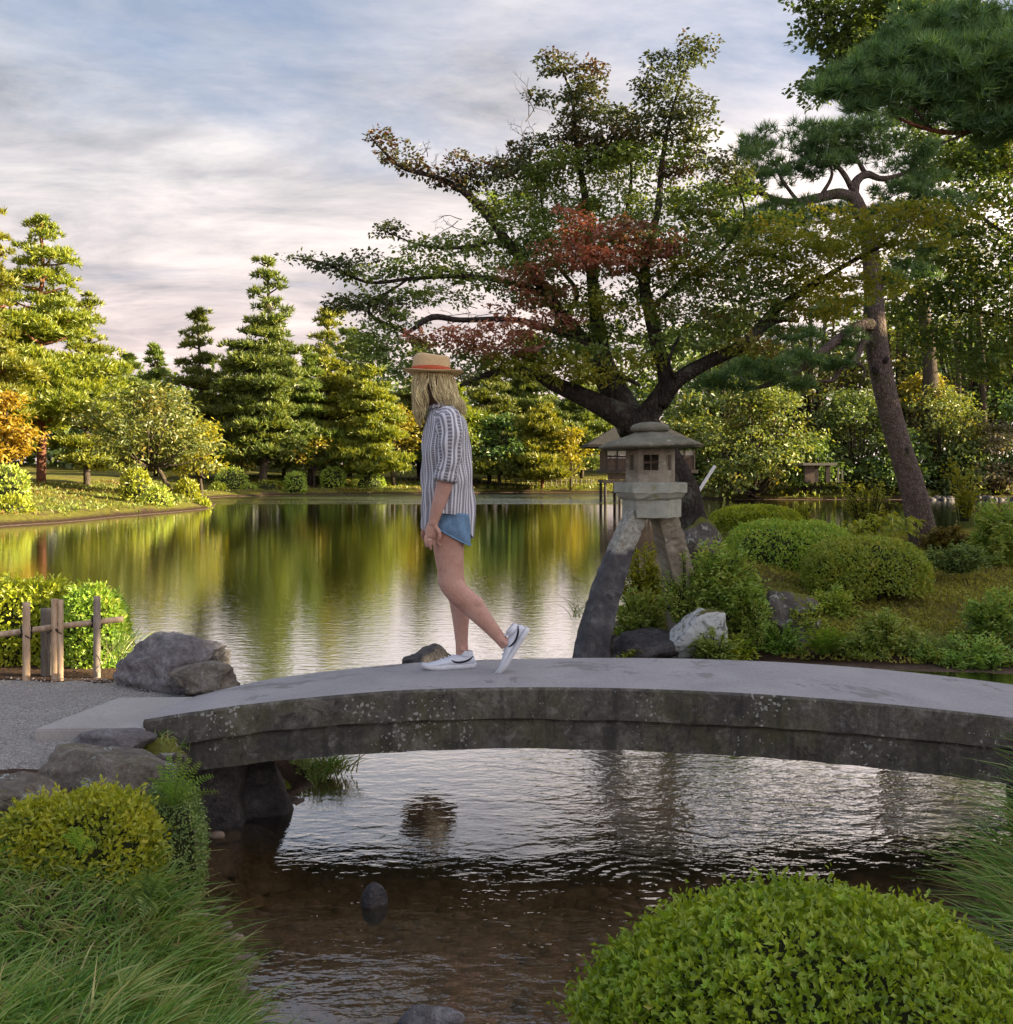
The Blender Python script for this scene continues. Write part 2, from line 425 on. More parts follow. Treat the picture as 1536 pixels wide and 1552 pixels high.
stone('lantern_stone', (0.13, 0.115, 0.09, 1), (0.28, 0.255, 0.205, 1), (0.42, 0.395, 0.33, 1), 6, lich=(0.42, 0.45, 0.38, 1), lich_scale=9, lich_lo=0.60, bump=0.012)
stone('lantern_roof', (0.10, 0.10, 0.075, 1), (0.17, 0.17, 0.13, 1), (0.26, 0.25, 0.21, 1), 7, lich=(0.32, 0.34, 0.27, 1), lich_scale=11, lich_lo=0.60, moss=(0.10, 0.11, 0.05, 1), moss_up=1.0, bump=0.015)
stone('lantern_pale', (0.24, 0.25, 0.22, 1), (0.36, 0.38, 0.33, 1), (0.46, 0.48, 0.42, 1), 6, lich=(0.30, 0.31, 0.18, 1), lich_scale=5, lich_lo=0.60, bump=0.01)


def leg_mat():
    # the water leg: dry pale stone at the top, dark where algae and damp have climbed it
    m, t = new_mat('lantern_leg')
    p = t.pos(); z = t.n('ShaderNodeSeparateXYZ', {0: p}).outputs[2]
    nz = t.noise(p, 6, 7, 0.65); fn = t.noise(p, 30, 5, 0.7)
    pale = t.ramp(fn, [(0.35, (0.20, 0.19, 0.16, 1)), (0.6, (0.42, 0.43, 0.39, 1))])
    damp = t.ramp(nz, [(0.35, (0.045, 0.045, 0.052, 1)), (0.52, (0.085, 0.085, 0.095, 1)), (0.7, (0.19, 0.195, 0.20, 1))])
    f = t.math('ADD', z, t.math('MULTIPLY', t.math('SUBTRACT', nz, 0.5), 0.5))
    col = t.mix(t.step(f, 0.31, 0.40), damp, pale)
    out(t, t.n('ShaderNodeBsdfPrincipled', {'Base Color': col, 'Roughness': 0.85, 'Normal': t.bump(fn, 0.01)}).outputs[0])


leg_mat()


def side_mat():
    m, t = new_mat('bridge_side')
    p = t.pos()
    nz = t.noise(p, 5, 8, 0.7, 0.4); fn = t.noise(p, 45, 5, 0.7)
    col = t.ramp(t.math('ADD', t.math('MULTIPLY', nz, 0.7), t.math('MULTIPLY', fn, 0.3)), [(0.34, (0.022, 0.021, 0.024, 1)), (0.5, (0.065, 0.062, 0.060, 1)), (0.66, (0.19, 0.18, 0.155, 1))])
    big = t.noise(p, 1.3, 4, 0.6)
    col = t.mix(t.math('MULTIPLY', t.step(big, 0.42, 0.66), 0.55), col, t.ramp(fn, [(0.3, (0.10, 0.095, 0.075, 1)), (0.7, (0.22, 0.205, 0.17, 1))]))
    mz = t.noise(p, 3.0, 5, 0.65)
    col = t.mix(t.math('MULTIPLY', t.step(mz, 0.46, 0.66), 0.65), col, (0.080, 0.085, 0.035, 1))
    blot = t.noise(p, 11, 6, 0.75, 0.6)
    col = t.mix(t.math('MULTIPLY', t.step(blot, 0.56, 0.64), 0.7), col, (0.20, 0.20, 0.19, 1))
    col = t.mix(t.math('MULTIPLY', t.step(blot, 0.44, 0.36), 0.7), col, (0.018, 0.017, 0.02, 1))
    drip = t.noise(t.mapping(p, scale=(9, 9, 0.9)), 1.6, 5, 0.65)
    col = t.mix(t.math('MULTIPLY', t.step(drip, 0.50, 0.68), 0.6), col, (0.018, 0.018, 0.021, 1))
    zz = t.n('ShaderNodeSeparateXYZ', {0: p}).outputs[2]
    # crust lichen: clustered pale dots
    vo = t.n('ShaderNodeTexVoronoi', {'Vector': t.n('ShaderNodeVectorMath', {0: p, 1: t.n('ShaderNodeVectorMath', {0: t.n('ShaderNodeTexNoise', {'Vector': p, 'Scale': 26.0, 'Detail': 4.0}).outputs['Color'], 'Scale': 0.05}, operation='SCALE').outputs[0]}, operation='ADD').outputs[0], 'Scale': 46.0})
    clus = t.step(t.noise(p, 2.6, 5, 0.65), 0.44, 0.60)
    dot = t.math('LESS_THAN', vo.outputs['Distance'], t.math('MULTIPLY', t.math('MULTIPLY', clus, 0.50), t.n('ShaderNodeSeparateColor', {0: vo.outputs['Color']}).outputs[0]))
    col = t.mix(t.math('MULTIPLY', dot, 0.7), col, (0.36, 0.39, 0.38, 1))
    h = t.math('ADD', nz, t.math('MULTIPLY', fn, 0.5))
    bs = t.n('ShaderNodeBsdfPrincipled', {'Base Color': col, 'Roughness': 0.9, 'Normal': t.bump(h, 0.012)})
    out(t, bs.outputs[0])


side_mat()


def simple(name, c, rough=0.7, var=0.25, scale=20, bump=0.0, spec=0.3, c2=None, stretch=(1, 1, 1)):
    m, t = new_mat(name)
    nz = t.noise(t.mapping(t.pos(), scale=stretch), scale, 5, 0.6)
    a = tuple(x * (1 - var) for x in c[:3]); b = tuple(min(1, x * (1 + var)) for x in (c2 or c)[:3])
    col = t.ramp(nz, [(0.3, a), (0.7, b)])
    i = {'Base Color': col, 'Roughness': rough}
    if bump: i['Normal'] = t.bump(nz, bump)
    bs = t.n('ShaderNodeBsdfPrincipled', i); bs.inputs['Specular IOR Level'].default_value = spec
    out(t, bs.outputs[0])
    return m, t, bs


simple('bamboo', (0.42, 0.29, 0.18), 0.5, 0.3, 14, stretch=(3, 3, 0.6), c2=(0.46, 0.36, 0.26))
simple('bamboo_grey', (0.26, 0.22, 0.19), 0.6, 0.35, 14, stretch=(3, 3, 0.6))
simple('old_wood', (0.16, 0.145, 0.125), 0.9, 0.4, 16, 0.004, stretch=(4, 4, 0.4))
simple('dark_wood', (0.055, 0.045, 0.042), 0.85, 0.35, 8)
simple('brown_wood', (0.115, 0.082, 0.066), 0.85, 0.3, 8)
simple('shingle', (0.030, 0.029, 0.028), 0.9, 0.35, 6, 0.01)
simple('plaster', (0.62, 0.60, 0.57), 0.9, 0.08, 3)
simple('black_rope', (0.018, 0.016, 0.015), 0.9, 0.3, 60)
simple('white_pipe', (0.75, 0.76, 0.78), 0.4, 0.06, 5)
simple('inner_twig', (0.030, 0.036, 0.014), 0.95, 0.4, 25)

def skin():
    m, t = new_mat('skin')
    p = t.pos()
    n1 = t.noise(p, 9, 4, 0.6); n2 = t.noise(p, 70, 4, 0.65)
    col = t.ramp(t.math('ADD', t.math('MULTIPLY', n1, 0.65), t.math('MULTIPLY', n2, 0.35)), [(0.35, (0.40, 0.225, 0.18)), (0.5, (0.50, 0.30, 0.245)), (0.66, (0.57, 0.375, 0.315))])
    bs = t.n('ShaderNodeBsdfPrincipled', {'Base Color': col, 'Roughness': 0.5, 'Normal': t.bump(n2, 0.0012), 'Subsurface Weight': 0.12, 'Subsurface Radius': (0.012, 0.005, 0.003)})
    bs.inputs['Specular IOR Level'].default_value = 0.35
    out(t, bs.outputs[0])


skin()

simple('hair_blond', (0.50, 0.315, 0.15), 0.42, 0.50, 42, spec=0.5, stretch=(3, 3, 0.25), c2=(0.84, 0.62, 0.36))
simple('hair_root', (0.10, 0.060, 0.035), 0.6, 0.3, 60)
simple('denim', (0.13, 0.24, 0.39), 0.85, 0.35, 22, 0.004)
simple('denim_edge', (0.16, 0.30, 0.46), 0.9, 0.3, 60)
simple('canvas_white', (0.66, 0.72, 0.82), 0.7, 0.07, 30, 0.001)
simple('rubber_white', (0.62, 0.66, 0.72), 0.6, 0.1, 40)
simple('shoe_navy', (0.012, 0.014, 0.022), 0.6, 0.2, 40)
simple('band_orange', (0.46, 0.095, 0.045), 0.75, 0.12, 30)
simple('eye_white', (0.7, 0.7, 0.7), 0.3, 0.02, 30)
simple('lip', (0.36, 0.13, 0.11), 0.5, 0.05, 30)
simple('silver', (0.75, 0.75, 0.75), 0.25, 0.05, 30, spec=0.8)
simple('bed_pebble', (0.22, 0.175, 0.14), 0.9, 0.6, 7)
simple('pebble', (0.30, 0.29, 0.28), 0.9, 0.35, 25)


def straw():
    m, t = new_mat('straw')
    p = t.pos()
    z = t.n('ShaderNodeSeparateXYZ', {0: p}).outputs[2]
    w = t.n('ShaderNodeTexWave', {'Vector': p, 'Scale': 60.0, 'Distortion': 1.5, 'Detail': 2.0}, bands_direction='Z').outputs['Fac']
    nz = t.noise(p, 90, 3, 0.6)
    col = t.ramp(t.math('ADD', t.math('MULTIPLY', w, 0.4), t.math('MULTIPLY', nz, 0.6)), [(0.2, (0.54, 0.37, 0.17)), (0.55, (0.74, 0.55, 0.30)), (0.85, (0.84, 0.68, 0.42))])
    out(t, t.n('ShaderNodeBsdfPrincipled', {'Base Color': col, 'Roughness': 0.8, 'Normal': t.bump(w, 0.002)}).outputs[0])


straw()


def shirt():
    """woven stripes along the garment: white, beaded navy, thin grey"""
    m, t = new_mat('striped_cloth')
    uv = t.n('ShaderNodeUVMap', uv_map='UVMap').outputs[0]
    s = t.n('ShaderNodeSeparateXYZ', {0: uv})
    u, v = s.outputs[0], s.outputs[1]
    fr = t.math('FRACT', u)
    near = lambda c, w: t.math('LESS_THAN', t.math('ABSOLUTE', t.math('SUBTRACT', fr, c)), w)
    bead = t.math('GREATER_THAN', t.math('SINE', t.math('MULTIPLY', v, 6.2832)), -0.45)
    d1 = t.math('MULTIPLY', near(0.30, 0.19), t.math('ADD', t.math('MULTIPLY', bead, 0.5), 0.5))
    d2 = near(0.76, 0.11)
    col = t.mix(t.math('MULTIPLY', d1, 0.95), (0.70, 0.74, 0.82, 1), (0.030, 0.034, 0.075, 1))
    col = t.mix(t.math('MULTIPLY', d2, 0.9), col, (0.085, 0.09, 0.15, 1))
    nz = t.noise(t.pos(), 120, 2)
    col = t.mix(0.25, col, t.ramp(nz, [(0.3, (0.3, 0.3, 0.35)), (0.7, (0.7, 0.72, 0.78))]))
    out(t, t.n('ShaderNodeBsdfPrincipled', {'Base Color': col, 'Roughness': 0.9, 'Normal': t.bump(nz, 0.001)}).outputs[0])


shirt()


def ground_mat():
    m, t = new_mat('ground')
    p = t.pos(); z = t.n('ShaderNodeSeparateXYZ', {0: p}).outputs[2]
    n1 = t.noise(p, 0.7, 6, 0.6); n2 = t.noise(p, 9, 6, 0.7); n3 = t.noise(p, 40, 4, 0.7)
    moss = t.ramp(n2, [(0.3, (0.075, 0.080, 0.016, 1)), (0.5, (0.14, 0.14, 0.026, 1)), (0.7, (0.21, 0.185, 0.04, 1))])
    soil = t.ramp(n3, [(0.3, (0.045, 0.030, 0.022, 1)), (0.7, (0.13, 0.085, 0.06, 1))])
    Yg = t.n('ShaderNodeSeparateXYZ', {0: p}).outputs[1]
    soil_f = t.math('MAXIMUM', t.step(n1, 0.52, 0.64), t.step(t.math('ADD', Yg, n2), 9.2, 8.6))
    damp = t.mix(1.0, soil, (0.45, 0.42, 0.40, 1), 'MULTIPLY')
    land = t.mix(t.step(t.math('ADD', z, t.math('MULTIPLY', n2, 0.12)), ZW + 0.24, ZW + 0.12), t.mix(soil_f, moss, soil), damp)
    bed = t.ramp(t.math('ADD', t.math('MULTIPLY', n2, 0.6), t.math('MULTIPLY', n3, 0.4)), [(0.3, (0.10, 0.072, 0.052, 1)), (0.5, (0.29, 0.22, 0.165, 1)), (0.72, (0.55, 0.46, 0.37, 1))])
    col = t.mix(t.step(z, ZW + 0.02, ZW - 0.02), land, bed)
    bs = t.n('ShaderNodeBsdfPrincipled', {'Base Color': col, 'Roughness': 0.95, 'Normal': t.bump(t.math('ADD', n2, n3), 0.03)})
    bs.inputs['Specular IOR Level'].default_value = 0.1
    out(t, bs.outputs[0])


ground_mat()


def gravel_mat():
    m, t = new_mat('gravel')
    p = t.pos()
    vo = t.n('ShaderNodeTexVoronoi', {'Vector': p, 'Scale': 130.0})
    c = t.ramp(t.n('ShaderNodeSeparateColor', {0: vo.outputs['Color']}).outputs[0], [(0.0, (0.20, 0.20, 0.195, 1)), (0.5, (0.36, 0.36, 0.35, 1)), (1.0, (0.54, 0.53, 0.51, 1))])
    big = t.noise(p, 2.5, 5, 0.6)
    col = t.mix(t.step(big, 0.4, 0.7), c, t.mix(0.6, c, (0.30, 0.275, 0.24, 1)))
    col = t.mix(t.math('MULTIPLY', t.step(vo.outputs['Distance'], 0.35, 0.7), 0.6), col, (0.09, 0.085, 0.08, 1))
    out(t, t.n('ShaderNodeBsdfPrincipled', {'Base Color': col, 'Roughness': 0.95, 'Normal': t.bump(t.math('SUBTRACT', 1.0, vo.outputs['Distance']), 0.006)}).outputs[0])


gravel_mat()


def water_mat():
    m, t = new_mat('water')
    p = t.pos(); s = t.n('ShaderNodeSeparateXYZ', {0: p}); X, Y = s.outputs[0], s.outputs[1]
    # ripples: lively under the bridge, nearly still on the pond, a breeze streak on the far water
    r1 = t.noise(t.mapping(p, scale=(0.75, 1.5, 1), rot=(0, 0, math.radians(7))), 7.5, 3, 0.5, 0.4)
    r2 = t.noise(t.mapping(p, scale=(0.8, 1.3, 1), rot=(0, 0, math.radians(-12))), 20.0, 2, 0.5, 0.2)
    gust = t.step(t.noise(p, 1.1, 3, 0.5), 0.30, 0.60)
    dx = t.math('SUBTRACT', X, 0.62); dy = t.math('SUBTRACT', Y, 4.38)
    rad = t.math('SQRT', t.math('ADD', t.math('MULTIPLY', dx, dx), t.math('MULTIPLY', dy, dy)))
    rings = t.math('MULTIPLY', t.math('SINE', t.math('MULTIPLY', rad, 95.0)), t.step(rad, 0.42, 0.02))
    near = t.step(Y, 10.5, 7.0)
    calm = t.step(t.math('ADD', X, t.math('MULTIPLY', t.math('SUBTRACT', 5.0, Y), 0.35)), -1.5, 0.3)                                   # the left of the channel is stiller
    amp_near = t.math('MULTIPLY', t.math('ADD', 0.14, t.math('MULTIPLY', t.math('MULTIPLY', gust, calm), 0.95)), 0.0085)
    mid = t.math('MULTIPLY', t.step(Y, 24.0, 9.0), t.step(Y, 6.4, 8.5))
    amp_far = t.math('ADD', t.math('ADD', 0.0009, t.math('MULTIPLY', t.step(Y, 5.5, 8.5), 0.0005)), t.math('MULTIPLY', mid, 0.0013))
    band = t.math('MULTIPLY', t.step(Y, 55.0, 60.0), t.step(Y, 84.0, 78.0))
    band = t.math('MULTIPLY', band, t.math('MULTIPLY', t.step(X, -21.0, -15.0), t.step(X, 13.0, 9.0)))
    band = t.math('MULTIPLY', band, t.step(t.noise(t.mapping(p, scale=(0.05, 0.16, 1)), 1.0, 3), 0.36, 0.5))
    amp = t.math('ADD', t.math('ADD', amp_far, t.math('MULTIPLY', near, amp_near)), t.math('MULTIPLY', band, 0.09))
    h = t.math('ADD', t.math('MULTIPLY', t.math('ADD', r1, t.math('MULTIPLY', r2, 0.38)), amp), t.math('MULTIPLY', rings, 0.0011))
    b = t.bump(h, 1.0)
    fr = t.n('ShaderNodeFresnel', {'IOR': 1.34, 'Normal': b}).outputs[0]
    gl = t.n('ShaderNodeBsdfGlossy', {'Color': (0.95, 0.95, 0.95, 1), 'Roughness': 0.02, 'Normal': b})
    tr = t.n('ShaderNodeBsdfTransparent', {'Color': (0.90, 0.78, 0.62, 1)})
    df = t.n('ShaderNodeBsdfDiffuse', {'Color': (0.055, 0.070, 0.022, 1)})
    body = t.n('ShaderNodeMixShader', {0: t.math('ADD', 0.10, t.math('MULTIPLY', t.step(Y, 5.5, 12.0), 0.80)), 1: tr.outputs[0], 2: df.outputs[0]})
    out(t, t.n('ShaderNodeMixShader', {0: t.math('MULTIPLY', fr, 2.9, clamp=True), 1: body.outputs[0], 2: gl.outputs[0]}).outputs[0])


water_mat()
M = MATS

# ---------------------------------------------------------------- terrain
def sdf(poly, x, y):
    """signed distance, positive inside"""
    poly = np.asarray(poly, float); d = np.full(x.shape, 1e18); inside = np.zeros(x.shape, bool)
    for i in range(len(poly)):
        a, b = poly[i], poly[(i + 1) % len(poly)]
        e = b - a; wx, wy = x - a[0], y - a[1]
        k = np.clip((wx * e[0] + wy * e[1]) / (e @ e), 0, 1)
        d = np.minimum(d, (wx - e[0] * k) ** 2 + (wy - e[1] * k) ** 2)
        c = ((a[1] > y) != (b[1] > y)) & (x < (b[0] - a[0]) * (y - a[1]) / ((b[1] - a[1]) or 1e-12) + a[0])
        inside ^= c
    return np.where(inside, 1, -1) * np.sqrt(d)


NEAR = [(-0.50, 2.45), (-0.66, 2.75), (-0.92, 3.3), (-1.22, 3.9), (-1.62, 4.5), (-1.60, 5.05), (-1.42, 5.4), (-1.20, 5.8), (-1.30, 6.2), (-1.75, 6.6), (-2.45, 7.1),
        (-4, 7.9), (-8, 9), (-40, 12), (-120, 12), (-120, -60), (120, -60), (120, 7), (12, 6.9), (5, 6.4), (3.2, 5.8), (2.7, 5.2), (2.45, 4.6), (2.05, 3.8), (1.75, 3.1),
        (1.3, 2.75), (0.9, 2.85), (0.45, 2.55), (0.2, 2.2), (-0.1, 2.15)]
ISLE = [(0.85, 9.9), (1.2, 9.45), (1.9, 9.35), (2.6, 9.45), (3.3, 9.3), (4.5, 9.1), (6, 9.0), (14, 9), (90, 10), (90, 44), (34, 42), (22, 32), (14, 22), (9.5, 18.5), (6.6, 17.2), (4.2, 16.0), (2.7, 14.6), (1.7, 12.8), (1.15, 11.2)]
FAR = [(-150, 17), (-30, 20), (-18.2, 24), (-16.8, 33.5), (-15.6, 38.7), (-14.9, 50), (-16.8, 57), (-20.5, 66), (-21, 73), (-16.6, 78), (-9, 82.5), (-0.5, 88), (9.5, 88), (10.5, 76), (12.4, 66.5), (20, 65.5), (33, 65), (60, 62), (160, 60), (900, 60), (900, 1400), (-900, 1400), (-900, 17)]


def sm(a, lo, hi):
    u = np.clip((a - lo) / (hi - lo), 0, 1); return u * u * (3 - 2 * u)


def Hh(x, y):
    x = np.asarray(x, float); y = np.asarray(y, float)
    n = (vnoise(x, y, 0.9, 1) - 0.5) * 0.06 + (vnoise(x, y, 0.23, 2) - 0.5) * 0.02
    bed = ZW - 0.25 - 0.10 * vnoise(x, y, 1.7, 3) - 1.6 * sm(y, 7, 18) + n
    a = sdf(NEAR, x, y)
    dip = 0.26 * sm(-y, -3.75, -3.0)
    na = np.where(a > 0, ZW + (0.5 - dip) * sm(a, -0.12, 0.42) + 0.02 * n, ZW + (0.5 - dip) * sm(a, -0.12, 0.42) - 0.5 * sm(-a, 0.1, 0.7))
    b = sdf(ISLE, x, y)
    lift = np.clip(-0.46 + 0.115 * (y - 11), -0.62, 0.10)
    mound = 0.30 * np.exp(-(((x - 2.5) / 1.1) ** 2 + ((y - 12.6) / 1.2) ** 2))
    nb = ZW + (lift - ZW + mound) * sm(b, -0.15, 0.7) - 0.7 * sm(-b, 0.15, 1.5) + n * 0.6 * sm(b, 0.1, 1)
    c = sdf(FAR, x, y)
    nc = ZW - 2.0 * sm(-c, 0, 6) + 0.35 * sm(c, -0.1, 0.5) + 1.1 * sm(c, 1.0, 12) + 1.2 * sm(c, 14, 60) + 0.5 * (vnoise(x, y, 6, 5) - 0.5) * sm(c, 1, 6)
    h = bed
    h = np.where(a > -0.9, np.maximum(h, na), h); h = np.where(b > -1.8, np.maximum(h, nb), h); h = np.where(c > -6.5, np.maximum(h, nc), h)
    return h


def H(x, y): return float(Hh(np.array([x]), np.array([y]))[0])


k = 8.0
ax = np.sinh(np.linspace(-1, 1, 190) * k) / np.sinh(k) * 900
ay = np.concatenate([[-60, -30, -15, -8, -4, -2, -0.5], np.linspace(0.4, 20, 180), 20 + np.sinh(np.linspace(0, 1, 90)[1:] * 4.2) / np.sinh(4.2) * 1360])
gx, gy = np.meshgrid(ax, ay)
gz = Hh(gx, gy)
obj('ground', mesh('ground', np.stack([gx, gy, gz], -1).reshape(-1, 3), grid_faces(len(ay), len(ax), False)[:, ::1], M['ground'], True), kind='structure')

wx = np.array([-900, -100, -30, 30, 100, 900.]); wy = np.array([-0.5, 20, 60, 120, 400, 1400.])
a, b = np.meshgrid(wx, wy)
obj('water', mesh('water', np.stack([a, b, np.full_like(a, ZW)], -1).reshape(-1, 3), grid_faces(6, 6, False), M['water']), kind='structure')

# gravel path: a sheet just above the ground on the left bank
PATH = [(-1.72, 4.72), (-1.95, 4.45), (-2.25, 4.2), (-2.6, 3.9), (-3.4, 3.6), (-7, 3.4), (-7, 6.6), (-4.2, 6.35), (-2.75, 6.3), (-2.3, 6.25), (-2.0, 6.0), (-1.7, 5.75), (-1.62, 5.4), (-1.66, 5.0)]
px_, py_ = np.meshgrid(np.arange(-7, -1.5, 0.04), np.arange(3.3, 6.7, 0.04))
pd = sdf(PATH, px_, py_) + (vnoise(px_, py_, 0.16, 8) - 0.5) * 0.12
ok = pd > 0
fc = grid_faces(px_.shape[0], px_.shape[1], False)
fc = fc[ok.ravel()[fc].all(1)]
ph = Hh(px_, py_) + 0.030 * sm(pd, 0, 0.14) - 0.016
obj('gravel_path', mesh('gravel_path', np.stack([px_, py_, ph], -1).reshape(-1, 3), fc, M['gravel'], True), kind='structure')
# loose stones on it
n = 5200
gx_ = rng.uniform(-4.6, -1.6, n); gy_ = rng.uniform(3.6, 6.3, n)
keep = sdf(PATH, gx_, gy_) > 0.03; gx_, gy_ = gx_[keep], gy_[keep]; n = len(gx_)
oct_ = np.array([[1, 0, 0], [0, 1, 0], [-1, 0, 0], [0, -1, 0], [0, 0, 1]], float)
rot = rng.uniform(0, 6.28, n); sc = rng.uniform(0.004, 0.010, (n, 1, 1)) * rng.uniform(0.6, 1.2, (n, 1, 3))
Vv = oct_[None] * sc
ca, sa = np.cos(rot)[:, None], np.sin(rot)[:, None]
Vv = np.stack([Vv[..., 0] * ca - Vv[..., 1] * sa, Vv[..., 0] * sa + Vv[..., 1] * ca, Vv[..., 2]], -1)
Vv += np.stack([gx_, gy_, Hh(gx_, gy_) + 0.016], -1)[:, None, :]
f = np.array([[0, 1, 4], [1, 2, 4], [2, 3, 4], [3, 0, 4]])
obj('loose_gravel', mesh('loose_gravel', Vv.reshape(-1, 3), (f[None] + np.arange(n)[:, None, None] * 5).reshape(-1, 3), M['pebble']), kind='stuff')


# stones lying on the stream bed
n = 900; gx_ = rng.uniform(-1.6, 2.2, n); gy_ = rng.uniform(2.7, 5.6, n); kp = sdf(NEAR, gx_, gy_) < -.05; gx_, gy_ = gx_[kp], gy_[kp]; n = len(gx_)
t_ = rng.uniform(0, 6.28, (n, 1)) + np.arange(7)[None] * 2 * np.pi / 7; s_ = rng.uniform(.018, .065, (n, 1)) * rng.uniform(.75, 1.2, (n, 7)); as_ = rng.uniform(.6, 1, (n, 1))
bz = Hh(gx_, gy_)[:, None]
lo = np.stack([gx_[:, None] + np.cos(t_) * s_, gy_[:, None] + np.sin(t_) * s_ * as_, bz - .01 + 0 * s_], -1); hi = np.stack([gx_[:, None] + np.cos(t_) * s_ * .7, gy_[:, None] + np.sin(t_) * s_ * as_ * .7, bz + s_ * .5], -1); tp_ = np.stack([gx_, gy_, bz[:, 0] + s_.mean(1) * .62], -1)[:, None]
Vv = np.concatenate([lo, hi, tp_], 1).reshape(-1, 3); i = np.arange(7); j = (i + 1) % 7; o_ = (np.arange(n) * 15)[:, None, None]
obj('bed_stones', mesh('bed_stones', Vv, [(np.stack([i, j, j + 7, i + 7], -1)[None] + o_).reshape(-1, 4), (np.stack([i + 7, j + 7, np.full(7, 14)], -1)[None] + o_).reshape(-1, 3)], M['bed_pebble'], True), kind='stuff')


# ---------------------------------------------------------------- rocks
def rock_vf(c, r, seed, cuts=9, sub=4, rough=0.10, rz=0.0, block=0.0):
    bm = bmesh.new(); bmesh.ops.create_icosphere(bm, subdivisions=sub, radius=1.0)
    rnd = random.Random(seed)
    pl = []
    for _ in range(cuts):
        d = Vector((rnd.gauss(0, 1), rnd.gauss(0, 1), rnd.gauss(0, 0.8))).normalized(); pl.append((d, rnd.uniform(0.52, 0.86)))
    o = Vector((seed * 3.1, seed * 1.7, 0))
    for v in bm.verts:
        p = v.co.copy()
        if block: p = p.lerp(p / max(abs(p.x), abs(p.y), abs(p.z)), block)
        for d, k_ in pl:
            e = p.dot(d) - k_
            if e > 0: p -= d * e * 0.93
        p += v.co * (mnoise.fractal(p * 1.6 + o, 0.9, 2.1, 6) * rough * 1.1 + mnoise.noise(p * 7 + o) * rough * 0.25 + mnoise.noise(p * 15 + o) * rough * 0.13 - abs(mnoise.noise(p * 2.6 + o * 2)) * rough * 0.7)
        v.co = p
    bm.verts.ensure_lookup_table()
    V = np.array([v.co for v in bm.verts]); Fc = np.array([[v.index for v in f.verts] for f in bm.faces]); bm.free()
    V = V / np.abs(V).max(0) * np.array(r)
    c_, s_ = math.cos(rz), math.sin(rz)
    V = np.stack([V[:, 0] * c_ - V[:, 1] * s_, V[:, 0] * s_ + V[:, 1] * c_, V[:, 2]], -1)
    return V + np.array(c), Fc


def rock(name, label, pxl, pxr, pyt, pyb, d, mat, seed, depth=0.8, cuts=9, sub=4, rz=0.0, sink=0.25, rough=0.12, cat='rock', group=None, block=0.0):
    sc = F / d
    w = (pxr - pxl) / sc / 2; h = (pyb - pyt) / sc
    top = P(0, pyt, d).z; bot = top - h * (1 + sink)
    cx_ = ((pxl + pxr) / 2 - 768) / sc
    V, Fc = rock_vf((0, 0, (top - bot) / 2), (w, w * depth, (top - bot) / 2), seed, cuts, sub, rough, rz, block)
    return obj(name, mesh(name, V, Fc, M[mat], True), label=label, cat=cat, group=group, loc=(cx_, d, bot))


G1 = 'boulders at the left end of the bridge'
rock('boulder', 'large smooth grey boulder rising beside the left bridge end', 172, 350, 955, 1045, 6.05, 'rock_grey', 11, 0.7, 8, 5, group=G1, rough=0.13)
rock('boulder', 'smaller angular brown-grey boulder leaning in front of the big smooth one', 256, 372, 1001, 1055, 5.72, 'rock_brown', 23, 0.7, 8, 5, group=G1, rough=0.14)
G2 = 'stones edging the gravel path'
rock('edging_stone', 'rounded lichen-blotched boulder holding the gravel edge above the golden bush', 56, 278, 1122, 1214, 4.40, 'rock_brown', 31, 0.62, 6, 5, block=.3, group=G2, rough=0.10)
rock('edging_stone', 'flat grey stone just below the pale landing slab', 96, 235, 1103, 1142, 4.70, 'rock_grey', 41, 0.6, 6, 4, group=G2)
rock('edging_stone', 'dark brown stone at the left photo edge behind the golden bush', -70, 108, 1172, 1240, 3.95, 'rock_brown', 53, 0.6, 6, 4, group=G2, rough=0.10)
rock('edging_stone', 'small mossy stone wedged under the corner of the bridge slab', 192, 285, 1112, 1170, 4.78, 'rock_mossy', 57, 0.7, 7, 4, group=G2)
rock('pond_rock', 'black wet rock in the pond just behind the woman\'s front foot', 594, 696, 971, 1012, 6.7, 'rock_dark', 61, 0.8, 9, 4, sink=0.8)
rock('stream_stone', 'small rounded dark stone alone in the middle of the stream', 547, 588, 1338, 1390, 4.2, 'rock_dark', 74, 0.9, 2, 4, rough=0.06)
rock('stream_stone', 'long flat grey stone breaking the water at the bottom photo edge', 578, 706, 1522, 1575, 3.3, 'rock_grey', 83, 0.45, 6, 4, rz=0.0, rough=0.09)
G3 = 'rocks along the island shore'
rock('shore_rock', 'low dark rock at the foot of the lantern\'s water leg', 918, 1042, 952, 1006, 9.7, 'rock_dark', 91, 0.7, 8, 4, group=G3)
rock('shore_rock', 'pale white-lichened rock with a flat mossy top under the loose bush', 1012, 1104, 919, 985, 9.6, 'rock_lichen', 107, 0.55, 4, 5, group=G3, rough=0.07, block=.5)
rock('shore_rock', 'tall grey rock with a green moss cap beside the domed bush', 1158, 1244, 878, 1000, 10.1, 'rock_mossy', 118, 0.7, 6, 5, block=.5, group=G3, rough=0.08)
rock('shore_rock', 'small brown rock between the dark rock and the green fern', 1030, 1085, 968, 1003, 9.6, 'rock_brown', 127, 0.7, 7, 3, group=G3)
rock('shore_rock', 'small dark stone half hidden against the lantern leg', 880, 928, 978, 1008, 9.5, 'rock_dark', 131, 0.7, 7, 3, group=G3)
rock('shore_rock', 'mossy boulder at the base of the maple trunk', 1030, 1095, 783, 850, 12.0, 'rock_mossy', 139, 0.8, 7, 4, group=G3)
rock('shore_rock', 'grey stone low on the moss lawn behind the right-hand bushes', 1462, 1515, 925, 958, 10.3, 'rock_brown', 149, 0.7, 7, 3, group=G3)

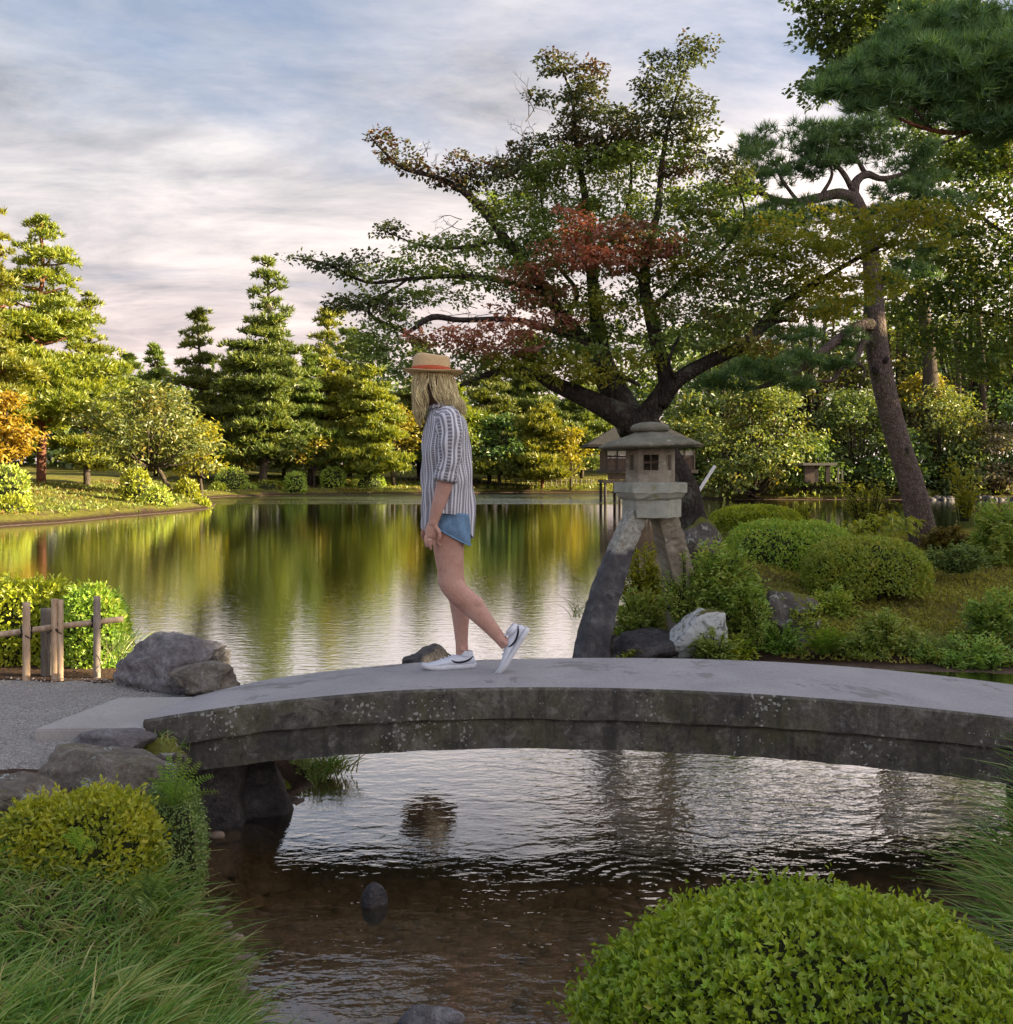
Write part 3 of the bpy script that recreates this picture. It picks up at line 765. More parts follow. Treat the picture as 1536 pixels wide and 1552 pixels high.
# ---------------------------------------------------------------- bridge
NE = np.array([(217, 1092), (300, 1078), (400, 1066), (500, 1055), (634, 1046), (790, 1042), (1000, 1045), (1236, 1060), (1400, 1073), (1536, 1088), (1800, 1126)], float)
FE = np.array([(296, 1057), (345, 1038), (450, 1023), (550, 1012), (640, 1004), (700, 1000), (800, 997), (900, 996), (1000, 997), (1100, 1000), (1200, 1004), (1300, 1011), (1400, 1020), (1536, 1037), (1750, 1068)], float)
SM = np.array([(217, 1140), (300, 1128), (400, 1115), (520, 1103), (634, 1094), (790, 1091), (936, 1094), (1100, 1104), (1236, 1115), (1400, 1124), (1536, 1137), (1800, 1176)], float)
BT = np.array([(260, 1174), (400, 1155), (520, 1146), (634, 1139), (790, 1136), (1000, 1139), (1236, 1156), (1400, 1172), (1536, 1190), (1800, 1230)], float)
pf = lambda A, x, dg=4: np.polyval(np.polyfit((A[:, 0] - 900) / 700, A[:, 1], dg), (x - 900) / 700)
pxs = np.linspace(217, 1790, 90)
Yn = np.interp(pxs, [217, 600, 1800], [4.85, 4.98, 4.98])
Xn = (pxs - 768) / F * Yn
zt = CZ - (pf(NE, pxs) - HOR) / F * Yn
Yf = np.interp(pxs, [217, 330, 600, 1800], [5.52, 5.70, 5.83, 5.83])
Xf = Xn + np.interp(pxs, [217, 700], [0.06, 0.0])
pfx = 768 + Xf * F / Yf
ztf = CZ - (np.interp(pfx, FE[:, 0], pf(FE, FE[:, 0], 5)) - HOR) / F * Yf
ztf = np.polyval(np.polyfit(Xf, ztf, 5), Xf); zt = np.polyval(np.polyfit(Xn, zt, 5), Xn)
zs = CZ - (pf(SM, pxs) - HOR) / F * Yn; zb = CZ - (pf(BT, pxs) - HOR) / F * (Yn + 0.02)


def beam(ztop_n, ztop_f, zbot, y_in, x0=0, bev=0.012):
    """closed curved slab through the stations; deck faces get material 0, the rest 1"""
    n_ = len(pxs[x0:])
    X0, X1 = Xn[x0:], Xf[x0:]; Y0, Y1 = Yn[x0:] + y_in, Yf[x0:] - y_in
    a_, b_, c_ = ztop_n[x0:], ztop_f[x0:], zbot[x0:]
    jig = lambda s: (vnoise(X0 * 1.0, np.zeros(n_) + s, 0.12, s) - 0.5) * 0.010
    # ring: near bottom, near top (chamfer), deck rows, far top, far bottom
    rows = [np.stack([X0, Y0 + jig(1), c_ + jig(2)], -1), np.stack([X0, Y0 + jig(3), (a_ + c_) / 2], -1), np.stack([X0, Y0 + jig(4), a_ - bev], -1)]
    for u in (0.0, 0.25, 0.5, 0.75, 1.0):
        ins = bev if u == 0 else (-bev if u == 1 else 0)
        rows.append(np.stack([X0 * (1 - u) + X1 * u, Y0 * (1 - u) + Y1 * u + ins, a_ * (1 - u) + b_ * u + 0.008 * (1 - (2 * u - 1) ** 2)], -1))
    rows += [np.stack([X1, Y1, b_ - bev], -1), np.stack([X1, Y1, c_ + (b_ - a_)], -1)]
    R = np.stack(rows, 1)
    V, fs, _ = loft(R, True)
    nr = len(rows); k_ = np.arange(len(fs[0])) % nr
    mi = np.concatenate([np.ones(len(fs[1]) + len(fs[2])), np.where((k_ >= 3) & (k_ <= 6), 0, 1)])
    return V, [fs[1], fs[2], fs[0]], mi


br = thing('stone_bridge', 'low arched stone footbridge carrying the woman over the stream', 'bridge', (0.4, 5.4, ZW))
V, fs, mi = beam(zt, ztf, zs + 0.010, 0.0)
part('deck_slab', mesh('deck_slab', V, fs, [M['granite_deck'], M['bridge_side']], False, mi), br)
V, fs, mi = beam(zs, zs + (ztf - zt), zb, 0.025, 3)
part('lower_beam', mesh('lower_beam', V, fs, [M['bridge_side'], M['bridge_side']], False, mi), br)
V, Fc = rock_vf((-1.62, 5.22, -0.62), (0.30, 0.30, 0.37), 171, 10, 4, 0.06)
part('abutment', mesh('abutment', V, Fc, M['rock_dark'], True), br)
V, Fc = rock_vf((-1.42, 5.40, -0.72), (0.30, 0.26, 0.34), 177, 9, 4, 0.08)
part('abutment', mesh('abutment', V, Fc, M['rock_dark'], True), br)
V, Fc = rock_vf((3.2, 5.4, -0.70), (0.5, 0.4, 0.42), 173, 10, 4, 0.06)
part('abutment', mesh('abutment', V, Fc, M['rock_dark'], True), br)

# pale landing slab in the gravel
c4 = [P(50, 1104, 4.80), P(216, 1103, 4.82), P(300, 1058, 5.50), P(180, 1057, 5.48)]
cxy = sum(c4, Vector()) / 4; zt_ = cxy.z
bm = bmesh.new()
vs = [bm.verts.new((c.x, c.y, zt_)) for c in c4] + [bm.verts.new((c.x, c.y, zt_ - 0.10)) for c in c4]
bm.faces.new(vs[:4]); bm.faces.new(vs[7:3:-1])
for i in range(4): bm.faces.new((vs[i], vs[i + 4], vs[(i + 1) % 4 + 4], vs[(i + 1) % 4]))
bmesh.ops.recalc_face_normals(bm, faces=bm.faces)
bmesh.ops.bevel(bm, geom=list(bm.edges), offset=0.008, segments=2, affect='EDGES')
me = bpy.data.meshes.new('landing_slab'); bm.to_mesh(me); bm.free(); me.materials.append(M['slab_stone'])
me.transform(Matrix.Translation((-cxy.x, -cxy.y, -zt_ + 0.10)))
obj('landing_slab', me, label='pale flat paving slab in the gravel at the foot of the bridge', cat='paving slab', loc=(cxy.x, cxy.y, zt_ - 0.10))

# ---------------------------------------------------------------- stone lantern on two harp legs
LD = 9.6; LS = F / LD
def LP(px, py, dy=0.0): return np.array(P(px, py, LD)) + np.array([0, dy, 0])


def hexring(px, py, rpx, rot=0.0, ns=6, dy=0.0, tilt=0.0, wob=0.0):
    c = LP(px, py, dy); r = rpx / LS
    a = np.arange(ns) * 2 * np.pi / ns + rot
    rr = r * (1 + wob * rng.normal(size=ns))
    return np.stack([c[0] + np.cos(a) * rr, c[1] + np.sin(a) * rr, c[2] + tilt * np.cos(a) * rr], -1)


def hexloft(spec, mat, name, parent, dens=4, rot=0.0, jitter=0.004, smooth=False):
    """spec: (px,py,r) list; edges subdivided and roughened so that the stone is not knife-sharp"""
    rings = []
    for s in spec:
        h = hexring(s[0], s[1], s[2], rot, 6, tilt=s[3] if len(s) > 3 else 0.0)
        q = np.concatenate([h[i] * (1 - np.arange(dens)[:, None] / dens) + h[(i + 1) % 6] * (np.arange(dens)[:, None] / dens) for i in range(6)])
        rings.append(q + rng.normal(size=q.shape) * jitter)
    V, fs, _ = loft(rings)
    return part(name, mesh(name, V, fs, mat, smooth), parent)


lan = thing('stone_lantern', 'grey stone lantern with a wide roof standing astride the shore on two legs', 'lantern', (float(LP(985, 800)[0]), LD, ZW - 0.2))
R0 = math.radians(-66)
cxl = 986
# roof: wide shallow umbrella, lifted edge, with the onion cap above
roof = []
for px, py, r, p_ in ((cxl - 2, 681, 30, 2.6), (cxl - 2, 680, 66, 3.2), (cxl - 2, 677.5, 75, 3.4), (cxl - 2, 674, 75, 3.4), (cxl - 3, 668.5, 62, 3.0), (cxl - 2, 663, 44, 2.6), (cxl - 1, 658, 30, 2.2), (cxl, 653, 20, 2.0)):
    c = LP(px, py); a = np.linspace(0, 2 * np.pi, 48, endpoint=False)
    hexf = 1.0 / np.maximum(np.cos((a - R0 + np.pi / 6) % (np.pi / 3) - np.pi / 6), 0.5)
    rr = r / LS * (0.45 + 0.55 * hexf) * (1 + 0.012 * rng.normal(size=48))
    roof.append(np.stack([c[0] + np.cos(a) * rr, c[1] + np.sin(a) * rr, c[2] + rng.normal(size=48) * 0.003 + 0.02 * np.cos(a) * (rr / 0.5)], -1))
V, fs, _ = loft(roof); part('roof', mesh('roof', V, fs, M['lantern_roof'], True), lan)
fin = [(cxl - 1, 655, 22), (cxl, 653, 29), (cxl, 648, 30), (cxl, 644, 27), (cxl, 641, 17), (cxl, 639.5, 6)]
V, fs, _ = loft([hexring(a_, b_, c_, 0, 24, wob=0.02) for a_, b_, c_ in fin]); part('finial', mesh('finial', V, fs, M['lantern_roof'], True), lan)
# fire box: hexagonal walls with square openings, built as frame bars and recessed panels
fb = thing('x', '', '', (0, 0, 0)); bpy.data.objects.remove(fb)
fire = Acc(); lattices = []
cpt = LP(cxl, 706); rad = 37 / LS; hz0, hz1 = LP(0, 733)[2], LP(0, 679)[2]
for i in range(6):
    a0 = R0 + i * np.pi / 3; a1 = a0 + np.pi / 3
    p0 = cpt + np.array([math.cos(a0) * rad, math.sin(a0) * rad, 0]); p1 = cpt + np.array([math.cos(a1) * rad, math.sin(a1) * rad, 0])
    e = p1 - p0; nrm = unit(np.array([e[1], -e[0], 0]))
    nrm = nrm if np.dot(nrm, (p0 + p1) / 2 - cpt) > 0 else -nrm
    th = 0.035
    def q(u, z, inn): b_ = p0 + e * u - nrm * inn; return [b_[0], b_[1], z]
    u0, u1 = (0.20, 0.80) if i % 2 else (0.30, 0.68)
    zl, zh = hz0 + (hz1 - hz0) * 0.38, hz0 + (hz1 - hz0) * 0.80
    xs, zz = [0, u0, u1, 1], [hz0, zl, zh, hz1]
    for r_ in range(3):
        for c_ in range(3):
            if r_ == 1 and c_ == 1:
                for A, B in (((u0, zl), (u1, zl)), ((u1, zl), (u1, zh)), ((u1, zh), (u0, zh)), ((u0, zh), (u0, zl))):
                    fire.add([q(*A, 0), q(*B, 0), q(*B, th), q(*A, th)], [[0, 1, 2, 3]])
                if i % 2 == 0:                                         # shallow blind panels on every other face
                    fire.add([q(u0, zl, th), q(u1, zl, th), q(u1, zh, th), q(u0, zh, th)], [[0, 1, 2, 3]])
                continue
            fire.add([q(xs[c_], zz[r_], 0), q(xs[c_ + 1], zz[r_], 0), q(xs[c_ + 1], zz[r_ + 1], 0), q(xs[c_], zz[r_ + 1], 0)], [[0, 1, 2, 3]])
    # inside wall
    fire.add([q(0, hz0, th), q(u0, hz0, th), q(u0, hz1, th), q(0, hz1, th)], [[0, 1, 2, 3]]); fire.add([q(u1, hz0, th), q(1, hz0, th), q(1, hz1, th), q(u1, hz1, th)], [[0, 1, 2, 3]])
    if i % 2:
        b0, b1 = q(0.5 - 0.03, zl, 0.015), q(0.5 + 0.03, zl, 0.015); b2, b3 = q(0.5 + 0.03, zh, 0.015), q(0.5 - 0.03, zh, 0.015)
        dark = Acc(); lattices.append(dark); dark.add([b0, b1, b2, b3], [[0, 1, 2, 3]]); dark.add([q(u0, (zl + zh) / 2 - .008, 0.017), q(u1, (zl + zh) / 2 - .008, 0.017), q(u1, (zl + zh) / 2 + .008, 0.017), q(u0, (zl + zh) / 2 + .008, 0.017)], [[0, 1, 2, 3]])
fbo = part('firebox', fire.mesh('firebox', M['lantern_stone']), lan)
for dark in lattices: part('window_lattice', dark.mesh('window_lattice', M['brown_wood']), fbo)
hexloft([(cxl, 757, 40), (cxl, 756, 46), (cxl, 753, 50), (cxl, 747, 53), (cxl, 746, 55), (cxl, 733, 55), (cxl, 731, 53), (cxl, 731, 36)], M['lantern_pale'], 'platform', lan, rot=R0)
hexloft([(cxl + 2, 784, 42), (cxl + 2, 783, 45), (cxl + 2, 758, 45), (cxl + 2, 756, 43)], M['lantern_pale'], 'base_block', lan, rot=R0)


def legloft(path, mat, name, label=None):
    """path: (px, py, dy, half width px, half depth m)"""
    pts = np.array([LP(a_, b_, c_) for a_, b_, c_, _, _ in path]); wd = np.array([p_[3] / LS for p_ in path]); dp = np.array([p_[4] for p_ in path])
    pp, ww = smooth_path(pts, wd, 6); _, dd = smooth_path(pts, dp, 6)
    T = unit(np.gradient(pp, axis=0)); rings = []
    for i in range(len(pp)):
        U = unit(np.cross([0.42, -1.0, 0], T[i])); U = U if U[0] > 0 else -U
        Vd = unit(np.cross(T[i], U))
        a = [(-1, -1), (-.5, -1), (0, -1), (.5, -1), (1, -1), (1, -.5), (1, 0), (1, .5), (1, 1), (.5, 1), (0, 1), (-.5, 1), (-1, 1), (-1, .5), (-1, 0), (-1, -.5)]
        s = 1 if Vd[1] > 0 else -1
        rings.append(np.array([pp[i] + U * ww[i] * x * (0.96 if abs(x * y) == 1 else 1) + Vd * s * dd[i] * y * (0.96 if abs(x * y) == 1 else 1) for x, y in a]) + rng.normal(size=(16, 3)) * 0.004)
    V, fs, _ = loft(rings)
    return part(name, mesh(name, V, fs, mat, False), lan, label=label)


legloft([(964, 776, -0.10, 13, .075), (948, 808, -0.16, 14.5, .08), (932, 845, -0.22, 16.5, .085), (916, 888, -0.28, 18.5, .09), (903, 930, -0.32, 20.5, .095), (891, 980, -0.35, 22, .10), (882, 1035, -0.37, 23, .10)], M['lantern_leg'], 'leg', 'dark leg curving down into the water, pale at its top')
legloft([(1006, 774, 0.06, 17, .09), (1014, 800, 0.14, 18, .095), (1025, 835, 0.22, 19, .10), (1037, 880, 0.30, 20, .105), (1044, 930, 0.34, 21, .11), (1050, 1000, 0.36, 22, .11)], M['lantern_stone'], 'leg', 'shorter grey leg resting on the bank')

# ---------------------------------------------------------------- bamboo fence on the left
FY = 6.25
fen = thing('bamboo_fence', 'low bamboo fence of three uprights and one rail beside the sunlit hedge', 'fence', (P(90, 0, FY).x, FY, -0.22))


def culm(px, pt, pb, wpx, d, mat, name='post', dx=0.0):
    a_ = np.array(P(px + dx, pb, d)); b_ = np.array(P(px, pt, d)); a_[2] -= 0.06
    n_ = 22; u = np.linspace(0, 1, n_); r_ = wpx / 2 / (F / d)
    node = np.zeros(n_)
    for c_ in (0.12, 0.44, 0.72):
        node += np.exp(-((u - c_) / 0.012) ** 2) * 0.16
    V, fs, _ = tube(a_ + np.outer(u, b_ - a_), r_ * (1 + node), 12, 1)
    return part(name, mesh(name, V, fs, M[mat], True), fen)


culm(40, 913, 1042, 11, 6.2, 'bamboo'); culm(83, 908, 1034, 10, 6.25, 'bamboo'); culm(91.5, 909, 1033, 9, 6.26, 'bamboo'); culm(147, 904, 1030, 10.5, 6.35, 'bamboo_grey')
culm(71, 922, 1030, 17, 6.42, 'old_wood', 'stake')
pr = [P(-60, 968, 6.30), P(5, 961, 6.30), P(85, 950, 6.33), P(147, 943, 6.40), P(187, 938, 6.45)]
V, fs, _ = tube(pr, [0.019] * 5, 10, 4); part('rail', mesh('rail', V, fs, M['bamboo'], True), fen)
for px, py, d in ((40, 957, 6.2), (87, 950, 6.25), (147, 943, 6.36)):
    ac = Acc(); c = np.array(P(px, py, d + 0.03))
    for s in (-1, 1):
        for o_ in (-0.006, 0.006):
            a = np.linspace(0, 2 * np.pi, 15)
            pth = c + np.stack([np.cos(a) * 0.028, np.sin(a) * 0.045, s * np.cos(a) * 0.030 + o_], -1)
            ac.addvf(tube(pth, [0.0045] * 15, 5, 1))
    for s in (-1, 1): ac.addvf(tube([c + [0, -0.04, 0], c + [0.02 * s, -0.05, -0.02], c + [0.045 * s, -0.045, -0.035]], [0.004, 0.004, 0.003], 5, 2))
    part('rope_tie', ac.mesh('rope_tie', M['black_rope'], True), fen)

# ---------------------------------------------------------------- vegetation builders
def ell_pts(n, c, r, shell=0.75, up=0.0):
    d = rnd_dir(n)
    if up: d[:, 2] = np.where((d[:, 2] < 0) & (rng.random(n) < up), -d[:, 2], d[:, 2])
    s = rng.uniform(shell, 1.0, (n, 1))
    return np.asarray(c) + d * s * np.asarray(r), d


def far_pine_acc(h, w, dens, nl, nd_len, seed, low=0.22, lean=0.0, peak=0.5):
    """cloud-pruned pine: leaning trunk, limbs in tiers, flat pads of needle tufts. Returns trunk Acc, crown Acc (origin at base)."""
    r = random.Random(seed); T, C = Acc(), Acc()
    tp = []; x = y = 0.0
    for i in range(7):
        u = i / 6
        tp.append([lean * u * h * (1 - 0.4 * u) + r.uniform(-.012, .012) * h, r.uniform(-.012, .012) * h, u * h * 0.96])
    tp[0][:2] = [0, 0]; tp = np.array(tp); tr = np.linspace(0.019 * h, 0.006 * h, 7)
    T.addvf(tube(tp, tr, 8, 4, 0.05))
    at = lambda z: np.array([np.interp(z, tp[:, 2], tp[:, k]) for k in range(2)] + [z])
    ntier = max(9, int(h * 0.85)); pads = []
    for i in range(ntier):
        u = i / (ntier - 1); z = h * (low + (0.965 - low) * u)
        prof = w * ((1 - u ** 1.7) * 0.78 + 0.30) * r.uniform(.82, 1.1)
        nb = r.choice([3, 4, 5, 5]) if u < 0.85 else 4
        ph = r.uniform(0, 6.28)
        for j in range(nb):
            an = ph + j * 6.283 / nb + r.uniform(-.35, .35); L = prof * r.uniform(0.62, 1.08)
            o = at(z * r.uniform(.97, 1.03))
            e = o + np.array([math.cos(an) * L * .66, math.sin(an) * L * .66, L * r.uniform(-.12, .12) + 0.02 * h])
            pads.append((e, L * r.uniform(.40, .60), max(L * .16, 0.022 * h) * r.uniform(.75, 1.15)))
            if L > w * 0.5: pads.append((o + (e - o) * 0.45 + [0, 0, 0.02 * h], L * .46, max(L * .18, .030 * h)))
            T.addvf(tube([o, (o + e) / 2 + [0, 0, -.03 * L], e], [0.010 * h * (1 - .6 * u), .006 * h * (1 - .5 * u), .003 * h], 5, 2))
    pads.append((at(h * 0.95), w * 0.20, 0.045 * h)); pads.append((at(h * .985), w * 0.11, 0.03 * h))
    for e, rx, rz in pads:
        # a pad is a handful of rounded puffs, each a bristle of needle tufts
        k_ = max(3, int(round(4.6 * (rx / (0.055 * h)) ** 1.25)))
        pr = rx * (0.75 if k_ < 5 else 0.52)
        q = rng.uniform(-1, 1, (k_, 3)); q = q / np.maximum(1, np.linalg.norm(q[:, :2], axis=1, keepdims=True))
        pc = np.asarray(e) + q * [rx * .75, rx * .75, rz * .55]
        for c_ in pc:
            s_ = pr * rng.uniform(.65, 1.1); n = max(7, int(dens * s_ * s_))
            d = rnd_dir(n); d[:, 2] = np.abs(d[:, 2]) * np.where(rng.random(n) < .85, 1, -.35)
            p = c_ + d * [s_, s_, s_ * .55] * rng.uniform(.65, 1, (n, 1))
            C.add(*needles(p, unit(d * [.8, .8, .6] + [0, 0, .6]), nl, nd_len, nd_len * 0.27, 0.65))
    return T, C


def tree_thing(name, label, cat, x, y, T, C, tm, cm, group=None, z=None):
    z = H(x, y) - 0.05 if z is None else z
    t_ = thing(name, label, cat, (x, y, z), group)
    obj('trunk', T.mesh('trunk', tm, True), t_)
    obj('crown', C.mesh('crown', cm), t_)
    return t_


def far_broad_acc(h, w, seed, nleaf, ls, trunk_h=0.35, nlobe=16, dep=None, trunks=1, flat=0.6):
    r = random.Random(seed); T, C = Acc(), Acc(); dep = dep or w
    lobes = []
    for i in range(nlobe):
        u = r.random(); z = h * (trunk_h + (1 - trunk_h) * (0.12 + 0.76 * u))
        pr = math.sqrt(max(0.05, 1 - (2 * abs(u - 0.35)) ** 2 * 0.55))
        an = r.uniform(0, 6.283); q = r.uniform(0.3, 0.85) * pr
        s = r.uniform(0.22, 0.40)
        lobes.append((np.array([math.cos(an) * w * q, math.sin(an) * dep * q, z]), np.array([w * s, dep * s, w * s * flat])))
    lobes.append((np.array([0, 0, h * 0.93]), np.array([w * .35, dep * .35, h * .07])))
    fork = np.array([0, 0, h * trunk_h])
    for k_ in range(trunks):
        b = np.array([(k_ - (trunks - 1) / 2) * w * 0.55, 0, -0.1]); tip = fork + [(k_ - (trunks - 1) / 2) * w * 0.2 + r.uniform(-.1, .1) * w, 0, 0]
        T.addvf(tube([b, (b + tip) / 2 + [r.uniform(-.05, .05) * w, 0, 0], tip], [.030 * h, .024 * h, .018 * h], 8, 3, .05))
    for c, s in lobes:
        T.addvf(tube([fork + rng.normal(size=3) * 0.02 * h, (fork + c) / 2 + [0, 0, -.05 * h], c], [.014 * h, .009 * h, .003 * h], 5, 2))
    area = np.array([s[0] * s[1] for _, s in lobes]); ns = (area / area.sum() * nleaf).astype(int) + 4
    for (c, s), n in zip(lobes, ns):
        # leaves sit in small sprays so the lobe breaks into light and dark tufts
        k_ = max(3, n // 14); cc, dd = ell_pts(k_, c, s, 0.6, 0.45)
        idx = rng.integers(0, k_, n)
        p = cc[idx] + rng.normal(size=(n, 3)) * ls * [1.25, 1.25, 0.55]
        nr = unit(dd[idx] * 0.5 + [0, 0, .8] + rng.normal(size=(n, 3)) * .55)
        D = unit(np.cross(nr, rng.normal(size=(n, 3))) + dd[idx] * .4 + [0, 0, -.25])
        C.add(*leaves(p, D, nr, ls * rng.uniform(.7, 1.3, n), ls * .62))
    return T, C


def at_px(px, d): return (px - 768) / F * d


# ---------------------------------------------------------------- far pines
GP = 'pines on the far banks'
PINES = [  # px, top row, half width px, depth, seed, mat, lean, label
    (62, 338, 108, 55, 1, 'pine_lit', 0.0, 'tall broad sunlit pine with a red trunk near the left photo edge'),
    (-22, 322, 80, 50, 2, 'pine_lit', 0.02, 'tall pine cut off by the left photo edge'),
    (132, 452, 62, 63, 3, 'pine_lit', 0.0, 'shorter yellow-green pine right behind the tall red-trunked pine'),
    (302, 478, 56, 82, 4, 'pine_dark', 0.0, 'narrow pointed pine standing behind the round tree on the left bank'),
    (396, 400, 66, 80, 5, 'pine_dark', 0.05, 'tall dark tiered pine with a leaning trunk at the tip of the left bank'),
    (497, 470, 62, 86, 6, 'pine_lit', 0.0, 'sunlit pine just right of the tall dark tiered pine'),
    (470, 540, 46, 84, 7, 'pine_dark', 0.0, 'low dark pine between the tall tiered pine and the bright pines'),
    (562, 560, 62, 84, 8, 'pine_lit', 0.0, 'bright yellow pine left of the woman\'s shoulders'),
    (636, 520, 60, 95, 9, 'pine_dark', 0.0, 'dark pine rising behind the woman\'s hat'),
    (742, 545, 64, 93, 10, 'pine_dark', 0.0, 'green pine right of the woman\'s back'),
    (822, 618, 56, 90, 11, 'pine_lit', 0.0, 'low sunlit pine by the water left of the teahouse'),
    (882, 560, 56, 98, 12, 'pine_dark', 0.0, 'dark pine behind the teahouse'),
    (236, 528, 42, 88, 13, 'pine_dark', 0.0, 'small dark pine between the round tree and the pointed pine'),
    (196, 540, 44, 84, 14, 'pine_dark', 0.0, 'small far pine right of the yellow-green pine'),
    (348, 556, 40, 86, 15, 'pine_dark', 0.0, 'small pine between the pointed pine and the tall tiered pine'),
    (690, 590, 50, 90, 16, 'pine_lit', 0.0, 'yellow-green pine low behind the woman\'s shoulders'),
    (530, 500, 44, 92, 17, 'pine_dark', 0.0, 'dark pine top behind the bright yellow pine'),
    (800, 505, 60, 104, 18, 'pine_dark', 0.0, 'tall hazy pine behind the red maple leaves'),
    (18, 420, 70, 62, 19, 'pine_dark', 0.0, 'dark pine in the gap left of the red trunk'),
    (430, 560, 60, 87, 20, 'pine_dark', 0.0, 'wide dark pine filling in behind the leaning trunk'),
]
for px, top, hw, d, sd, mt, lean, lab in PINES:
    x = at_px(px, d); z = H(x, d)
    h = CZ - (top - HOR) / F * d - z; w = hw * d / F
    near_ = d < 70
    T, C = far_pine_acc(h, w, 45 if near_ else 30, 6, 0.34 if near_ else 0.48, sd, low=0.13 if sd != 1 else 0.24, lean=lean)
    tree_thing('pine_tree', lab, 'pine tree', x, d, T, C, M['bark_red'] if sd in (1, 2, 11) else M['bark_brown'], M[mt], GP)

# ---------------------------------------------------------------- far broadleaf trees
GB = 'broadleaf trees on the far banks'
BROAD = [  # px, top, hw, depth, seed, leaves, size, mat, trunk_h, trunks, nlobe, label
    (226, 588, 128, 52, 31, 9000, .17, 'broad_olive', .30, 2, 30, 'wide round-crowned tree on two leaning trunks on the left bank'),
    (304, 636, 48, 55, 45, 2600, .17, 'broad_yellow', .30, 1, 12, 'yellow tree glowing at the right side of the round-crowned tree'),
    (6, 592, 50, 46, 32, 3800, .16, 'broad_orange', .28, 1, 12, 'orange-yellow tree at the left photo edge'),
    (366, 668, 34, 80, 33, 1700, .17, 'broad_yellow', .35, 1, 10, 'small yellow tree beside the leaning pine trunk'),
    (476, 660, 34, 83, 34, 1700, .19, 'broad_yellow', .35, 1, 10, 'small golden tree below the sunlit pine'),
    (598, 612, 50, 88, 35, 2200, .24, 'broad_yellow', .25, 1, 12, 'golden bush-like tree left of the woman\'s shirt'),
    (760, 628, 56, 90, 36, 2600, .24, 'broad_green', .25, 1, 12, 'green rounded tree right of the woman\'s shirt'),
    (700, 650, 44, 89, 37, 2000, .24, 'broad_olive', .25, 1, 12, 'olive tree low behind the woman\'s back'),
    (866, 650, 38, 89, 38, 1800, .24, 'broad_yellow', .25, 1, 10, 'yellow tree left of the teahouse roof'),
    (548, 508, 62, 100, 39, 2800, .28, 'broad_green', .25, 1, 14, 'dark rounded treetop behind the golden trees'),
    (1142, 582, 104, 66.5, 40, 15000, .19, 'broad_olive', .0, 1, 46, 'big round light-green tree overhanging the water right of the lantern'),
    (1052, 600, 60, 71, 41, 5000, .22, 'broad_olive', .0, 1, 22, 'olive tree just behind the lantern roof'),
    (1296, 592, 92, 69, 42, 13000, .19, 'broad_green', .0, 1, 44, 'dark green tree above the little hut across the water'),
    (1424, 584, 86, 68.5, 43, 10000, .19, 'broad_olive', .02, 1, 36, 'yellow-topped spreading tree right of the leaning pine trunk'),
    (1404, 566, 46, 71, 52, 1800, .20, 'broad_yellow', .5, 1, 12, 'golden treetop peeping over the spreading tree'),
    (1512, 640, 62, 67, 44, 6500, .17, 'broad_brown', .0, 1, 26, 'grey-brown twiggy bush at the far right shore'),
    (1222, 660, 58, 67, 54, 6000, .18, 'broad_green', .0, 1, 24, 'dark bush at the waterline left of the little hut'),
    (1362, 650, 52, 67, 55, 5500, .18, 'broad_green', .0, 1, 22, 'dark bush at the waterline behind the leaning trunk'),
    (1462, 668, 48, 66.5, 56, 4500, .18, 'broad_green', .0, 1, 20, 'low dark bush left of the grey-brown twiggy bush'),
    (1094, 450, 100, 74, 46, 7000, .27, 'broad_green', .12, 1, 32, 'tall tree behind the maple\'s right-hand limbs'),
    (1230, 410, 110, 76, 47, 7500, .27, 'broad_olive', .15, 1, 34, 'tall olive tree behind the leaning pine'),
    (1360, 420, 96, 77, 48, 6500, .27, 'broad_olive', .15, 1, 30, 'tall tree between the leaning pine and the right-hand wood'),
    (1470, 400, 100, 76, 49, 7000, .27, 'broad_green', .12, 1, 34, 'tall dark tree behind the bright foliage on the right'),
    (1570, 360, 90, 74, 50, 6000, .27, 'broad_green', .15, 1, 28, 'tall tree half cut off by the right photo edge'),
    (1560, 600, 70, 67, 51, 5000, .22, 'broad_green', .0, 1, 18, 'low green tree at the right photo edge across the water'),
]
for px, top, hw, d, sd, nl, ls, mt, th, nt, nlo, lab in BROAD:
    x = at_px(px, d); z = H(x, d); h = CZ - (top - HOR) / F * d - z; w = hw * d / F
    T, C = far_broad_acc(h, w, sd, int(nl * .55), ls * 1.5, th, nlo, w * 0.8, nt)
    tree_thing('broadleaf_tree', lab, 'tree', x, d, T, C, M['bark_brown'], M[mt], GB)

